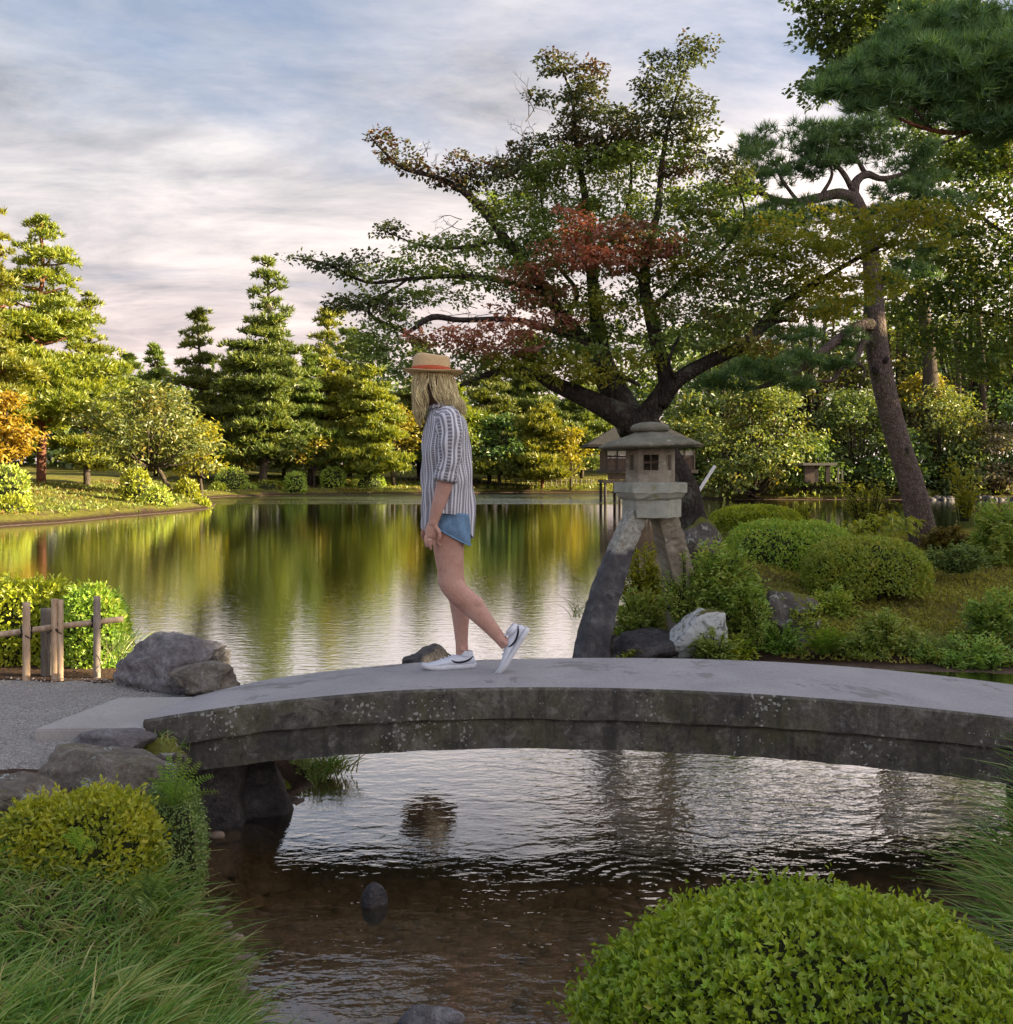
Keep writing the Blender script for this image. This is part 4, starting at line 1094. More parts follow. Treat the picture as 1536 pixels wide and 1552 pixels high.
# bare grey trunk standing among the right-hand wood, with thinner dark ones
GT = 'bare trunks in the right-hand wood'
for px, pt, pb, wd, d, mt, lab in ((1412, 452, 640, 26, 70, 'bark_brown', 'thick grey trunk in the wood right of the leaning pine'), (1455, 440, 660, 9, 72, 'bark_brown', 'thin dark trunk right of the thick grey trunk'),
                                   (1492, 430, 660, 11, 73, 'bark_brown', 'dark trunk nearest the right photo edge in the far wood')):
    a_ = P(px, pb, d); b_ = P(px - 14, pt, d); g = H(a_.x, d)
    t_ = thing('tree_trunk', lab, 'tree', (a_.x, d, g - .1), GT)
    r_ = wd / 2 * d / F
    part('trunk', (lambda A: A.mesh('trunk', M[mt], True))((lambda A: (A.addvf(tube([(a_.x + .2, d, g - .1), a_, (a_ + b_) / 2 + Vector((.2, 0, 0)), b_, b_ + Vector((-.3, 0, 3))], [r_ * 1.3, r_, r_ * .85, r_ * .7, r_ * .3], 8, 4, .05)), A)[1])(Acc())), t_)
    ac = Acc()
    for _ in range(5):
        s = b_ + Vector((0, 0, random.Random(px + _).uniform(-3, 3))); e = np.array(s) + rng.normal(size=3) * [2.2, 1, 0.6] + [0, 0, 1.6]
        ac.addvf(tube([s, (np.array(s) + e) / 2, e], [r_ * .35, r_ * .25, r_ * .1], 5, 2))
        p, dd = ell_pts(170, e, (1.6, 1.4, .7), .4)
        ac.add(*leaves(p, rnd_dir(170), rnd_dir(170) + [0, 0, 1], .30, .17), m=1)
    part('crown', ac.mesh('crown', [M['bark_brown'], M['broad_olive']]), t_)

# far-off wood that closes the view behind everything
ac = Acc()
for i in range(190):
    px = rng.uniform(-500, 1900); d = rng.uniform(104, 128)
    x = at_px(px, d); hh = rng.uniform(7.5, 13.5) + (6 if px > 900 else 0)
    z0 = H(x, d)
    for _ in range(8):
        c = np.array([x + rng.normal() * 2.0, d + rng.normal() * 2, z0 + hh * rng.uniform(.02, .9)])
        n = 32; p, dd = ell_pts(n, c, (2.6, 2.4, 1.5), .6, .4)
        ac.add(*leaves(p, rnd_dir(n), dd + [0, 0, .8] + rng.normal(size=(n, 3)) * .5, .85, .62))
obj('far_wood', ac.mesh('far_wood', M['broad_green']), kind='stuff', label='distant mixed wood closing the view beyond the pond', cat='wood')

# the grove on the right bank, out of view, that throws the foreground into shade
ac = Acc()
for i in range(64):
    x = rng.uniform(24, 40); y = rng.uniform(-9, 17); hh = rng.uniform(11, 15)
    ac.addvf(tube([(x, y, -.6), (x + rng.normal() * .3, y, hh * .5), (x, y, hh * .8)], [.25, .2, .1], 6, 2), 1)
    for _ in range(10):
        c = np.array([x + rng.normal() * 1.5, y + rng.normal() * 1.5, hh * rng.uniform(.12, .95)])
        n = 42; p, dd = ell_pts(n, c, (2.0, 2.0, 1.3), .3)
        yy = p[:, 1] + math.cos(SUN_AZ) / math.sin(SUN_AZ) * -1 * (p[:, 0] + 3.3) ; p = p[(yy < 6.15) | (yy > 7.6)]; n = len(p)
        if n: ac.add(*leaves(p, rnd_dir(n), rnd_dir(n), .75, .55))
for _ in range(16):  # added low bush out of view, shades the bridge's right end
    c = np.array([rng.uniform(3.9, 5.4), rng.uniform(5.3, 6.3), rng.uniform(-.3, .75)]); p, dd = ell_pts(260, c, (.4, .4, .35), .3)
    ac.add(*leaves(p, rnd_dir(260), rnd_dir(260), .11, .07))
obj('grove_and_shade_bush', ac.mesh('grove_and_shade_bush', [M['broad_green'], M['bark_brown']]), kind='stuff', label='shady grove on the right bank, with an added bush shading the bridge end', cat='wood')


# ---------------------------------------------------------------- shrubs
def shrub(name, label, px, pyt, pyb, hwpx, d, mat, n, ls, seed, dep=0.85, cat='shrub', group=None, stems=(), flat=1.0, core=True, spiky=0, lobes=None, power=2.5, lowcut=-0.35, z0=None, droop=0.0, tight=False):
    """clipped dome of small leaves over a twiggy core"""
    sc = F / d; x = at_px(px, d); w = hwpx / sc
    top = CZ - (pyt - HOR) / sc; bot = CZ - (pyb - HOR) / sc
    hh = top - bot; base = bot if z0 is None else z0
    root = thing(name, label, cat, (x, d, base), group)
    r = random.Random(seed); C, K = Acc(), Acc()
    lob = lobes or [(0, 0, 0, 1, 1, 1)]
    areas = np.array([l[3] * l[5] for l in lob]); areas = areas / areas.sum()
    for (lx, ly, lz, sx_, sy_, sz_), af in zip(lob, areas):
        m = int(n * af * 1.5)
        dv = rnd_dir(m); dv = dv[dv[:, 2] > lowcut][:int(n * af)]; m = len(dv)
        q = dv / (np.abs(dv) ** power).sum(1, keepdims=True) ** (1 / power)
        bump_ = 1 + 0.05 * (vnoise(dv[:, 0] * 3 + dv[:, 2] * 2, dv[:, 1] * 3 + dv[:, 2], .45, seed) - .5) * 2 + (0.012 if tight else 0.035) * rng.normal(size=m)
        R = np.array([w * sx_, w * dep * sy_, hh * 0.74 * sz_ / (1 if lowcut > -.9 else 1)])
        c0 = np.array([lx * w, ly * w, hh * (1 - .74 * sz_) + lz * hh])
        p = c0 + q * R * bump_[:, None] * rng.uniform(*((.93, 1.005) if tight else (.86, 1.02)), (m, 1))
        nr = unit(dv / R * R.mean()); D = unit(nr * .75 + rng.normal(size=(m, 3)) * .75 + [0, 0, .25 - droop])
        N_ = unit(nr + rng.normal(size=(m, 3)) * .6)
        C.add(*leaves(p, D, N_, ls * rng.uniform(.7, 1.35, m), ls * .58))
        if spiky:
            k_ = spiky; i_ = rng.integers(0, m, k_)
            for g in range(5):
                pp = p[i_] + nr[i_] * ls * (0.3 + .35 * g) + rng.normal(size=(k_, 3)) * ls * .1
                C.add(*leaves(pp, unit(nr[i_] * .8 + rng.normal(size=(k_, 3)) * .6), rnd_dir(k_) + [0, 0, 1], ls * .8, ls * .42))
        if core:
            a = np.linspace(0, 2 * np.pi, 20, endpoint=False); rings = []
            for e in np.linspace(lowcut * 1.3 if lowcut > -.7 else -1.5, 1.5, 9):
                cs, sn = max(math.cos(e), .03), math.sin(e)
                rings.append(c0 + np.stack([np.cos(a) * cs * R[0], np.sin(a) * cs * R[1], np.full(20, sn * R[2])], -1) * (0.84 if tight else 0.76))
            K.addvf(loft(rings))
    obj('foliage', C.mesh('foliage', M[mat]), root)
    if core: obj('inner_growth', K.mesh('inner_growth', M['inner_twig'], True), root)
    sacc = Acc()
    for k_ in range(5):
        a = k_ * 1.26 + seed; b = np.array([math.cos(a) * w * .12, math.sin(a) * w * .12, min(0, 0) - .1])
        sacc.addvf(tube([b, b + [math.cos(a) * w * .12, math.sin(a) * w * .1, hh * .3], b + [math.cos(a) * w * .4, math.sin(a) * w * .35, hh * .55]], [.018, .014, .008], 6, 2))
    for st in stems:
        q = [np.array(P(a_, b_, d + (st[3] if len(st) > 3 else 0))) - np.array(root.location) for a_, b_ in st[0]]
        sacc.addvf(tube(q, np.linspace(st[1], st[2], len(q)), 7, 3, .08))
    obj('stem', sacc.mesh('stem', M['bark_maple'], True), root)
    return root


def loose(name, label, px, pyt, pyb, hwpx, d, mat, nst, nl, ls, seed, cat='shrub', group=None, spread=1.0, up=0.5, depth=0.7, dens_low=0.1, erect=0.0):
    """open shrub: many arching shoots carrying leaves on both sides"""
    sc = F / d; x = at_px(px, d); w = hwpx / sc; top = CZ - (pyt - HOR) / sc; bot = CZ - (pyb - HOR) / sc; hh = top - bot
    root = thing(name, label, cat, (x, d, bot), group); C, K = Acc(), Acc()
    for i in range(nst):
        an = rng.uniform(0, 6.283); q = math.sqrt(rng.uniform(.02, 1)) * spread
        e = np.array([math.cos(an) * w * q, math.sin(an) * w * depth * q, hh * rng.uniform(.35, 1.0) * (math.sqrt(max(.1, 1 - (q * .85) ** 2)) if not erect else 1)])
        b = np.array([e[0] * .25, e[1] * .25, 0]); mdl = np.array([e[0] * .55, e[1] * .55, e[2] * .75])
        pth, _ = smooth_path([b, mdl, e], [1, 1, 1], 6)
        K.addvf(tube([b, mdl, e], [.007, .005, .002], 4, 3))
        u = rng.uniform(dens_low, 1, nl); ii = u * (len(pth) - 1); i0 = np.minimum(ii.astype(int), len(pth) - 2); f_ = (ii - i0)[:, None]
        p = pth[i0] * (1 - f_) + pth[i0 + 1] * f_
        tg = unit(pth[i0 + 1] - pth[i0]); sd = unit(np.cross(tg, [0, 0, 1.0]) + 1e-6) * np.where(rng.random((nl, 1)) < .5, 1, -1)
        D = unit(sd * .8 + tg * .6 + rng.normal(size=(nl, 3)) * .35 + [0, 0, -.1])
        C.add(*leaves(p + rng.normal(size=(nl, 3)) * ls * .4, D, [0, 0, 1.0] + rng.normal(size=(nl, 3)) * .45, ls * rng.uniform(.7, 1.25, nl), ls * .45))
    obj('foliage', C.mesh('foliage', M[mat]), root); obj('stem', K.mesh('stem', M['inner_twig']), root)
    return root


def frond_vf(base, tip, sag, n=18, pin=0.10, wd=0.022, side=None):
    """fern frond: arched midrib with paired pinnae"""
    base, tip = np.array(base), np.array(tip); ac = Acc()
    mid = (base + tip) / 2 + [0, 0, sag]
    u = np.linspace(0, 1, n)[:, None]; pt = base * (1 - u) ** 2 + mid * 2 * u * (1 - u) + tip * u * u
    ac.addvf(tube(pt, np.linspace(.0035, .001, n), 4, 1))
    tg = unit(np.gradient(pt, axis=0)); sd = unit(np.cross(tg, side if side is not None else [0, 0, 1.0]))
    k_ = np.arange(2, n); prof = np.sin(np.clip((k_ / n), 0, 1) ** .7 * np.pi * .97) * pin + .006
    for s in (-1, 1):
        ac.add(*leaves(pt[k_], sd[k_] * s + tg[k_] * .45 + rng.normal(size=(len(k_), 3)) * .08, np.cross(tg[k_], sd[k_]) * -1, prof, np.maximum(wd * prof / pin, .006), .1))
    return ac


def fern(name, label, base, tips, mat='fern_green', sag=.08, pin=.07, wd=.02, n=18, cat='fern', group=None, side=None):
    root = thing(name, label, cat, base, group)
    for tp in tips:
        ac = frond_vf(np.array(base) + rng.normal(size=3) * .01, tp, sag, n, pin, wd, side)
        part('frond', ac.mesh('frond', M[mat]), root)
    return root


# far clipped shrubs along the left bank and under the far trees
GS = 'clipped shrubs on the far left bank'
for px, pt, pb, hw, d, mt, lab in (
        (12, 706, 757, 29, 40, 'clip_green', 'rounded clipped shrub highest at the left photo edge'), (20, 754, 793, 30, 36, 'clip_yellow', 'rounded clipped shrub by the water at the left photo edge'),
        (206, 712, 748, 22, 48, 'clip_yellow', 'clipped bush between the two trunks of the round-crowned tree'), (237, 738, 773, 22, 46, 'clip_green', 'dark clipped bush at the water below the round-crowned tree'),
        (283, 728, 754, 18, 52, 'clip_yellow', 'small bright clipped bush right of the round-crowned tree'), (268, 752, 775, 20, 49, 'bank_grass', 'low spreading plant at the water\'s edge below the bright bush'),
        (352, 708, 738, 24, 78, 'clip_green', 'clipped green dome left of the leaning pine'), (330, 732, 750, 14, 76, 'clip_yellow', 'tiny bright dome below the clipped green dome'),
        (408, 728, 752, 30, 79.5, 'clip_yellow', 'yellow-green bush at the foot of the leaning pine'), (372, 733, 752, 22, 78, 'clip_green', 'dark low bush left of the leaning pine foot'),
        (505, 708, 728, 18, 83, 'clip_green', 'round clipped bush on the far bank left of the woman'), (448, 716, 738, 16, 79, 'clip_green', 'low dark bush on the far bank below the golden tree'),
        (560, 716, 738, 24, 84, 'clip_green', 'low bush on the far bank just left of the woman'), (306, 757, 774, 12, 50, 'clip_yellow', 'last little bush at the tip of the left bank')):
    shrub('clipped_shrub', lab, px, pt, pb + 6, hw, d, mt, 900, .17, px, group=GS, lowcut=-.6)

# bank grass tufts
n = 7500
bx_ = rng.uniform(-28, -5, n * 2); by_ = rng.uniform(30, 90, n * 2); s_ = sdf(FAR, bx_, by_)
kp = (s_ > .05) & (s_ < 9); bx_, by_ = bx_[kp][:n], by_[kp][:n]; n = len(bx_)
c = np.stack([bx_, by_, Hh(bx_, by_)], -1)
V1 = needles(c, np.tile([0, 0, 1.0], (n, 1)), 4, .15, .08, .6)
ac = Acc(); ac.add(*V1)
n2 = 7000; x2 = rng.uniform(-14, 45, n2); y2 = rng.uniform(62, 96, n2); kp = (sdf(FAR, x2, y2) > 0.02) & (sdf(FAR, x2, y2) < 7); x2, y2 = x2[kp], y2[kp]
c = np.stack([x2, y2, Hh(x2, y2)], -1); ac.add(*needles(c, np.tile([0, 0, 1.0], (len(c), 1)), 4, .3, .14, .6))
obj('bank_grass', ac.mesh('bank_grass', M['bank_grass']), kind='stuff', label='rough grass on the far banks', cat='grass')

# ---------------------------------------------------------------- far structures: teahouse on stilts, hut, fence, props
TD = 58.0; TS = F / TD
TP = lambda px, py, dy=0.0: np.array(P(px, py, TD)) + [0, dy, 0]
tea = thing('teahouse', 'small wooden teahouse on stilts over the water behind the lantern', 'teahouse', (TP(980, 0)[0], TD + 1.5, ZW))


def tbox(name, x0, y0, x1, y1, d0, d1, mat, parent=tea):
    a_, b_ = TP(x0, y1), TP(x1, y0)
    V, fs = bx((a_[0], TD + d0, a_[2]), (b_[0], TD + d1, b_[2]))
    return part(name, mesh(name, V, fs, M[mat]), parent)


tbox('floor', 912, 712, 1058, 717, -.15, 3.2, 'dark_wood'); tbox('floor_beam', 914, 728, 1056, 732, -.05, 3.1, 'dark_wood')
tbox('wall', 918, 694, 1054, 712, .05, .12, 'brown_wood'); tbox('wall', 916.5, 682, 920, 712, .02, 3.0, 'brown_wood')
tbox('paper_window', 920, 682.5, 950, 690, .06, .10, 'plaster'); tbox('paper_window', 1024, 682.5, 1052, 690, .06, .10, 'plaster')
tbox('wall', 918, 690.3, 1054, 693.7, .0, .10, 'dark_wood'); tbox('skirt_panel', 922, 718, 1050, 727, .1, .16, 'brown_wood'); tbox('wall', 950.3, 682, 1023.7, 690, .08, .12, 'dark_wood')
for px in (918, 940, 985, 1030, 1052):
    for dy in (0.05, 2.9):
        a_, b_ = TP(px, 732, dy), TP(px, 765, dy)
        V, fs, _ = tube([b_ - [0, 0, .3], a_], [.085, .085], 7, 1); part('stilt', mesh('stilt', V, fs, M['dark_wood'], True), tea)
for px in (920, 936, 952, 1022, 1038, 1053): tbox('wall_post', px - 1, 681, px + 1, 718, -.02, .13, 'dark_wood')
# hipped shingle roof with thickness
e0, e1, rz_, ez = TP(889, 682)[0], TP(1062, 682)[0], TP(0, 641)[2], TP(0, 674)[2]
x0, x1, y0, y1 = e0, e1, TD - .9, TD + 4.0; xm = (x0 + x1) / 2; rl = 1.2
V = np.array([[x0, y0, ez], [x1, y0, ez], [x1, y1, ez], [x0, y1, ez], [xm - rl, (y0 + y1) / 2, rz_], [xm + rl, (y0 + y1) / 2, rz_]])
V = np.concatenate([V, V - [0, 0, .14]])
part('roof', mesh('roof', V, [np.array([[0, 1, 5, 4], [2, 3, 4, 5], [6, 10, 11, 7], [8, 11, 10, 9], [0, 6, 7, 1], [1, 7, 8, 2], [2, 8, 9, 3], [3, 9, 6, 0]]), np.array([[1, 2, 5], [3, 0, 4], [7, 11, 8], [9, 10, 6]])], M['shingle']), tea)
V, fs, _ = tube([(xm - rl - .2, (y0 + y1) / 2, rz_ + .05), (xm + rl + .2, (y0 + y1) / 2, rz_ + .05)], [.14, .14], 8, 1); part('ridge', mesh('ridge', V, fs, M['shingle'], True), tea)

hd = 66.6
hut = thing('wooden_hut', 'small brown wooden hut half hidden under the dark trees across the water', 'hut', (at_px(1204, hd), hd, H(at_px(1204, hd), hd)))
def hb(name, x0, y0, x1, y1, d0, d1, mat):
    a_, b_ = P(x0, y1, hd), P(x1, y0, hd)
    V, fs = bx((a_.x, hd - 4.2 + d0, a_.z), (b_.x, hd - 4.2 + d1, b_.z)); part(name, mesh(name, V, fs, M[mat]), hut)
hb('wall', 1192, 706, 1206, 730, 0, .2, 'brown_wood'); hb('wall', 1222, 706, 1228, 730, 0, .2, 'dark_wood'); hb('roof', 1186, 702.5, 1234, 706, -.5, 2, 'old_wood'); hb('post', 1236, 709, 1238.5, 730, -.3, -.2, 'old_wood'); hb('post', 1242, 712, 1244, 729, -.3, -.2, 'old_wood'); hb('back_wall', 1206.5, 706, 1221.5, 730, 1.4, 1.6, 'dark_wood')
# stone bank wall on the far right shore
ac = Acc()
swl = thing('stone_bank_wall', 'low line of grey stones along the far right shore', 'wall', (at_px(1450, 64.8), 64.8, ZW - .2))
for i in range(22):
    px = 1404 + i * 8 + rng.uniform(-2, 2); d = 64.6 + rng.uniform(-.1, .3)
    V, Fc = rock_vf((at_px(px, d), d, ZW + .02 + rng.uniform(-.06, .06)), (rng.uniform(.2, .5), .3, .22), 300 + i, 6, 2, .05)
    part('stone', mesh('stone', V, Fc, M['rock_dark'], True), swl)
# fence along the far shore
ff = thing('picket_fence', 'low line of short stakes along the far shore between woman and teahouse', 'fence', (at_px(740, 92), 92, H(at_px(740, 92), 92)))
V, fs, _ = tube([(0, 0, -.1), (0, 0, .62)], [.05, .05], 6, 1)
pm = mesh('stake', V, fs, M['old_wood'])
for i in range(40):
    px = 600 + i * 7.6; d = 91.5 if px < 860 else 91.5
    x = at_px(px, d); z = H(x, d)
    obj('stake', pm, ff, loc=(x - ff.location.x, d - ff.location.y, z - ff.location.z))
V, fs, _ = tube([(at_px(598, 91.5), 91.5, H(at_px(600, 91.5), 91.5) + .42), (at_px(740, 91.5), 91.5, H(at_px(740, 91.5), 91.5) + .42), (at_px(900, 91.5), 91.5, H(at_px(900, 91.5), 91.5) + .42)], [.03] * 3, 5, 4)
part('rail', mesh('rail', V, fs, M['old_wood']), ff)
# white prop leaning by the maple trunk
V, fs, _ = tube([np.array(P(1026, 797, 13.0)), np.array(P(1084, 706, 13.25))], [.024, .022], 10, 1)
V2 = V - np.array(P(1026, 797, 13.0))
obj('white_pole', mesh('white_pole', V2, fs, M['white_pipe'], True), label='slanting white pole propped beside the maple trunk', cat='pole', loc=P(1026, 797, 13.0))

# ---------------------------------------------------------------- the maple behind the lantern
MD = 12.5; MS = F / MD
def MP(px, py, dy=0.0): return np.array(P(px, py, MD)) * [1, 0, 1] + [0, MD + dy, 0]


mp = thing('maple_tree', 'wide spreading maple with dark limbs and red-tinged leaves behind the stone lantern', 'maple tree', tuple(MP(1050, 830) + [0, 0, -.1]))
LIMBS = [  # (px,py,dy,width px)
    [(1062, 845, 0, 58), (1050, 790, 0, 46), (1036, 735, 0, 40), (1010, 690, 0, 42), (982, 655, 0, 50), (962, 630, 0, 60)],
    [(968, 645, 0, 46), (925, 622, -.1, 36), (880, 602, -.2, 28), (840, 586, -.3, 22), (800, 568, -.4, 14), (745, 572, -.5, 9), (700, 590, -.5, 5)],
    [(960, 650, 0, 48), (938, 610, .1, 38), (912, 560, .2, 30), (885, 512, .3, 26), (858, 478, .3, 22), (832, 440, .3, 19), (800, 396, .3, 17), (765, 355, .2, 15), (735, 318, .1, 14), (700, 288, 0, 11), (660, 268, 0, 8), (610, 254, 0, 6), (578, 225, 0, 4), (560, 205, 0, 2)],
    [(965, 640, .1, 42), (942, 590, .2, 30), (922, 540, .4, 26), (910, 470, .5, 22), (904, 400, .6, 19), (900, 330, .6, 15), (890, 260, .6, 11), (878, 190, .6, 7), (872, 120, .6, 5), (850, 60, .6, 2)],
    [(975, 640, 0, 40), (1000, 600, -.1, 28), (1008, 575, -.1, 24), (996, 520, 0, 22), (985, 470, 0, 20), (978, 425, .1, 18), (985, 370, .1, 14), (1000, 310, .1, 11), (1006, 240, .1, 8), (1022, 160, .1, 5), (1050, 80, .1, 2)],
    [(1000, 612, -.1, 26), (1020, 580, -.3, 24), (1060, 556, -.4, 20), (1105, 535, -.5, 18), (1135, 510, -.5, 17), (1158, 480, -.5, 14), (1200, 452, -.6, 10), (1255, 418, -.7, 7), (1320, 385, -.8, 4)],
    [(1140, 505, -.5, 10), (1170, 492, -.4, 9), (1200, 492, -.3, 5)],
    [(885, 512, .3, 14), (840, 500, 0, 11), (780, 488, -.2, 9), (700, 492, -.4, 8), (660, 490, -.5, 10), (625, 512, -.5, 6)],
    [(830, 440, .3, 10), (770, 425, .1, 9), (700, 418, 0, 8), (620, 425, -.1, 6), (560, 432, -.2, 5), (500, 405, -.2, 4), (452, 396, -.2, 2)],
    [(620, 425, -.1, 4), (560, 470, -.1, 6), (600, 500, -.2, 5), (640, 520, -.3, 3)],
    [(765, 355, .2, 8), (700, 372, .1, 6), (640, 372, 0, 4), (588, 352, 0, 2)],
    [(978, 425, .1, 10), (950, 380, .3, 9), (955, 320, .4, 7), (965, 250, .5, 5), (960, 190, .5, 3)],
    [(985, 470, 0, 9), (1030, 430, -.1, 8), (1080, 395, -.2, 6), (1120, 340, -.3, 4), (1105, 280, -.3, 2)],
    [(858, 478, .3, 9), (880, 430, .6, 8), (850, 380, .8, 6), (830, 310, .9, 5), (820, 230, .9, 3)],
    [(1020, 580, -.3, 8), (1000, 560, -.7, 6), (1010, 525, -.9, 4)],
    [(925, 600, -.1, 12), (905, 560, -.4, 10), (935, 575, -.5, 8), (960, 590, -.6, 5)],
]
for i, L in enumerate(LIMBS):
    V, fs, _ = tube([MP(a_, b_, c_) for a_, b_, c_, _ in L], [w_ / 2 / MS for *_, w_ in L], 12 if i < 6 else 7, 5, .05)
    part('trunk' if i == 0 else 'limb', mesh('trunk' if i == 0 else 'limb', V, fs, M['bark_maple'], True), mp)
# bare twigs against the sky
tw = Acc()
for px, py, ln, k_ in ((640, 245, 34, 2), (668, 266, 40, 2), (692, 262, 52, 2), (742, 300, 80, 3), (760, 268, 54, 2), (792, 225, 62, 3), (800, 176, 56, 3), (702, 330, -50, 2), (732, 345, -60, 2), (722, 472, -80, 3), (762, 480, -80, 3), (1070, 280, 60, 2)):
    for _ in range(k_):
        q = MP(px + rng.normal() * 8, py + rng.normal() * 5, rng.normal() * .2); L_ = abs(ln) / MS * rng.uniform(.7, 1.1)
        dd = np.array([rng.normal() * .25, rng.normal() * .3, 1.0]) if ln > 0 else np.array([-1.0, rng.normal() * .2, -rng.uniform(-.2, .6)])
        stack = [(q, dd, L_, .0065, 0)]
        while stack:
            b, dr_, l_, r_, lv = stack.pop(); pts = [b]
            for s_ in range(4):
                dr_ = unit(dr_ + rng.normal(size=3) * .28); pts.append(pts[-1] + dr_ * l_ / 4)
                if lv < 2 and s_ in (1, 2): stack.append((pts[-1], unit(dr_ + rng.normal(size=3) * .75), l_ * .5, r_ * .6, lv + 1))
            tw.addvf(tube(pts, np.linspace(r_, r_ * .4, 5), 3, 1))
part('bare_twigs', tw.mesh('bare_twigs', M['bark_maple']), mp, kind='stuff')
PADS = {
    'maple_silhouette': [(800, 196, 30, 14, .7), (782, 222, 34, 14, .6), (930, 150, 34, 14, .5), (915, 185, 44, 18, .6), (1070, 205, 28, 12, 0), (764, 240, 30, 14, .4), (960, 205, 50, 18, .4), (905, 215, 60, 18, .6), (1030, 195, 50, 16, .1), (846, 62, 30, 16, .6), (838, 78, 22, 12, .6), (893, 76, 32, 18, .6), (905, 100, 26, 22, .6), (870, 108, 40, 16, .6), (826, 118, 26, 10, .6), (885, 135, 46, 22, .6), (868, 165, 44, 18, .6),
                  (1062, 66, 30, 16, .1), (1036, 86, 30, 16, .1), (998, 84, 20, 14, .1), (1006, 112, 36, 20, .1), (1000, 140, 34, 18, .1), (978, 128, 20, 14, .1),
                  (945, 160, 44, 22, .5), (1045, 150, 40, 16, .1), (1055, 168, 26, 14, 0), (845, 190, 56, 22, .7), (815, 225, 34, 20, .8), (1000, 175, 60, 22, .2), (930, 195, 50, 20, .5),
                  (572, 205, 20, 10, 0), (592, 214, 16, 8, 0), (596, 236, 34, 12, 0), (630, 252, 34, 10, 0), (668, 265, 34, 14, 0), (704, 246, 26, 16, 0), (700, 275, 36, 16, 0), (735, 262, 34, 20, .1),
                  (450, 396, 14, 6, -.2), (482, 402, 26, 10, -.2), (520, 410, 34, 14, -.2), (545, 398, 36, 14, -.2), (585, 350, 18, 10, 0), (598, 344, 22, 10, 0), (520, 460, 42, 16, -.1), (575, 470, 56, 20, -.1), (1090, 255, 26, 16, -.3), (1110, 275, 30, 18, -.3), (760, 246, 26, 14, .2), (1040, 210, 30, 12, .1), (1054, 228, 22, 10, .1), (1030, 255, 40, 16, 0)],
    'maple_green': [(930, 220, 70, 22, .5), (1020, 235, 60, 20, .1), (830, 245, 60, 22, .6), (1070, 325, 60, 18, -.2), (860, 365, 70, 20, .2), (930, 400, 80, 20, 0), (820, 400, 60, 18, .1), (1160, 345, 60, 16, -.3), (870, 235, 84, 30, .6), (790, 262, 56, 26, .6), (968, 235, 80, 26, .4), (830, 290, 100, 32, .7), (940, 285, 100, 30, .5), (1050, 290, 56, 22, 0), (770, 308, 60, 26, .2), (1100, 300, 44, 24, -.3), (1010, 320, 90, 26, .1), (880, 335, 110, 30, .6),
                    (640, 378, 56, 14, 0), (700, 372, 60, 20, .1), (770, 352, 66, 30, .2), (820, 380, 90, 30, .5), (1040, 365, 100, 28, -.1), (1110, 350, 70, 22, -.3), (960, 365, 80, 26, .3),
                    (640, 412, 70, 18, -.1), (720, 412, 90, 22, 0), (570, 420, 50, 14, -.2), (800, 430, 90, 26, .3), (600, 450, 60, 16, -.1), (660, 452, 60, 16, -.1), (1100, 400, 100, 26, -.4),
                    (560, 505, 50, 16, -.2), (610, 490, 50, 14, -.3), (560, 535, 56, 26, -.3), (620, 540, 60, 22, -.4), (900, 450, 90, 28, .3), (1010, 440, 90, 26, 0), (1090, 450, 90, 24, -.5), (880, 500, 80, 24, .4), (840, 530, 60, 18, 0), (960, 500, 70, 24, .2),
                    (750, 545, 66, 20, -.4), (700, 575, 50, 14, -.5), (820, 545, 60, 20, -.2), (1050, 490, 80, 24, -.4), (1130, 470, 80, 22, -.6), (1030, 530, 60, 16, -.6), (1100, 505, 80, 20, -.6), (900, 540, 50, 16, -.4), (640, 575, 60, 20, -.5)],
    'maple_red': [(870, 340, 30, 14, -.4), (905, 372, 66, 22, -.5), (860, 398, 60, 20, -.5), (970, 388, 60, 16, -.4), (800, 420, 50, 18, -.3), (905, 410, 70, 18, -.5), (820, 450, 54, 14, -.3), (660, 522, 46, 9, -.7), (720, 520, 60, 14, -.7), (775, 512, 60, 18, -.7), (830, 498, 46, 16, -.6), (775, 538, 56, 16, -.7), (700, 534, 50, 9, -.7), (950, 350, 36, 12, -.3), (780, 470, 40, 12, -.4), (1000, 395, 40, 10, -.4)],
    'maple_olive': [(1200, 372, 90, 16, -.9), (1290, 360, 90, 18, -1.0), (1370, 358, 66, 16, -1.0), (1180, 400, 80, 20, -.8), (1260, 400, 90, 20, -.9), (1340, 392, 60, 14, -1.0), (1210, 440, 80, 22, -.8), (1150, 430, 70, 20, -.7), (1280, 450, 60, 20, -.8), (1160, 395, 60, 16, -.6), (860, 555, 70, 18, -.5), (800, 575, 50, 12, -.6), (900, 580, 60, 14, -.6), (960, 555, 50, 14, -.6), (1060, 420, 70, 20, -.5), (1220, 480, 70, 20, -.8), (900, 470, 60, 16, -.3), (990, 480, 50, 14, -.3), (1000, 420, 60, 16, -.2), (770, 560, 40, 12, -.6), (1110, 540, 60, 14, -.7)],
}


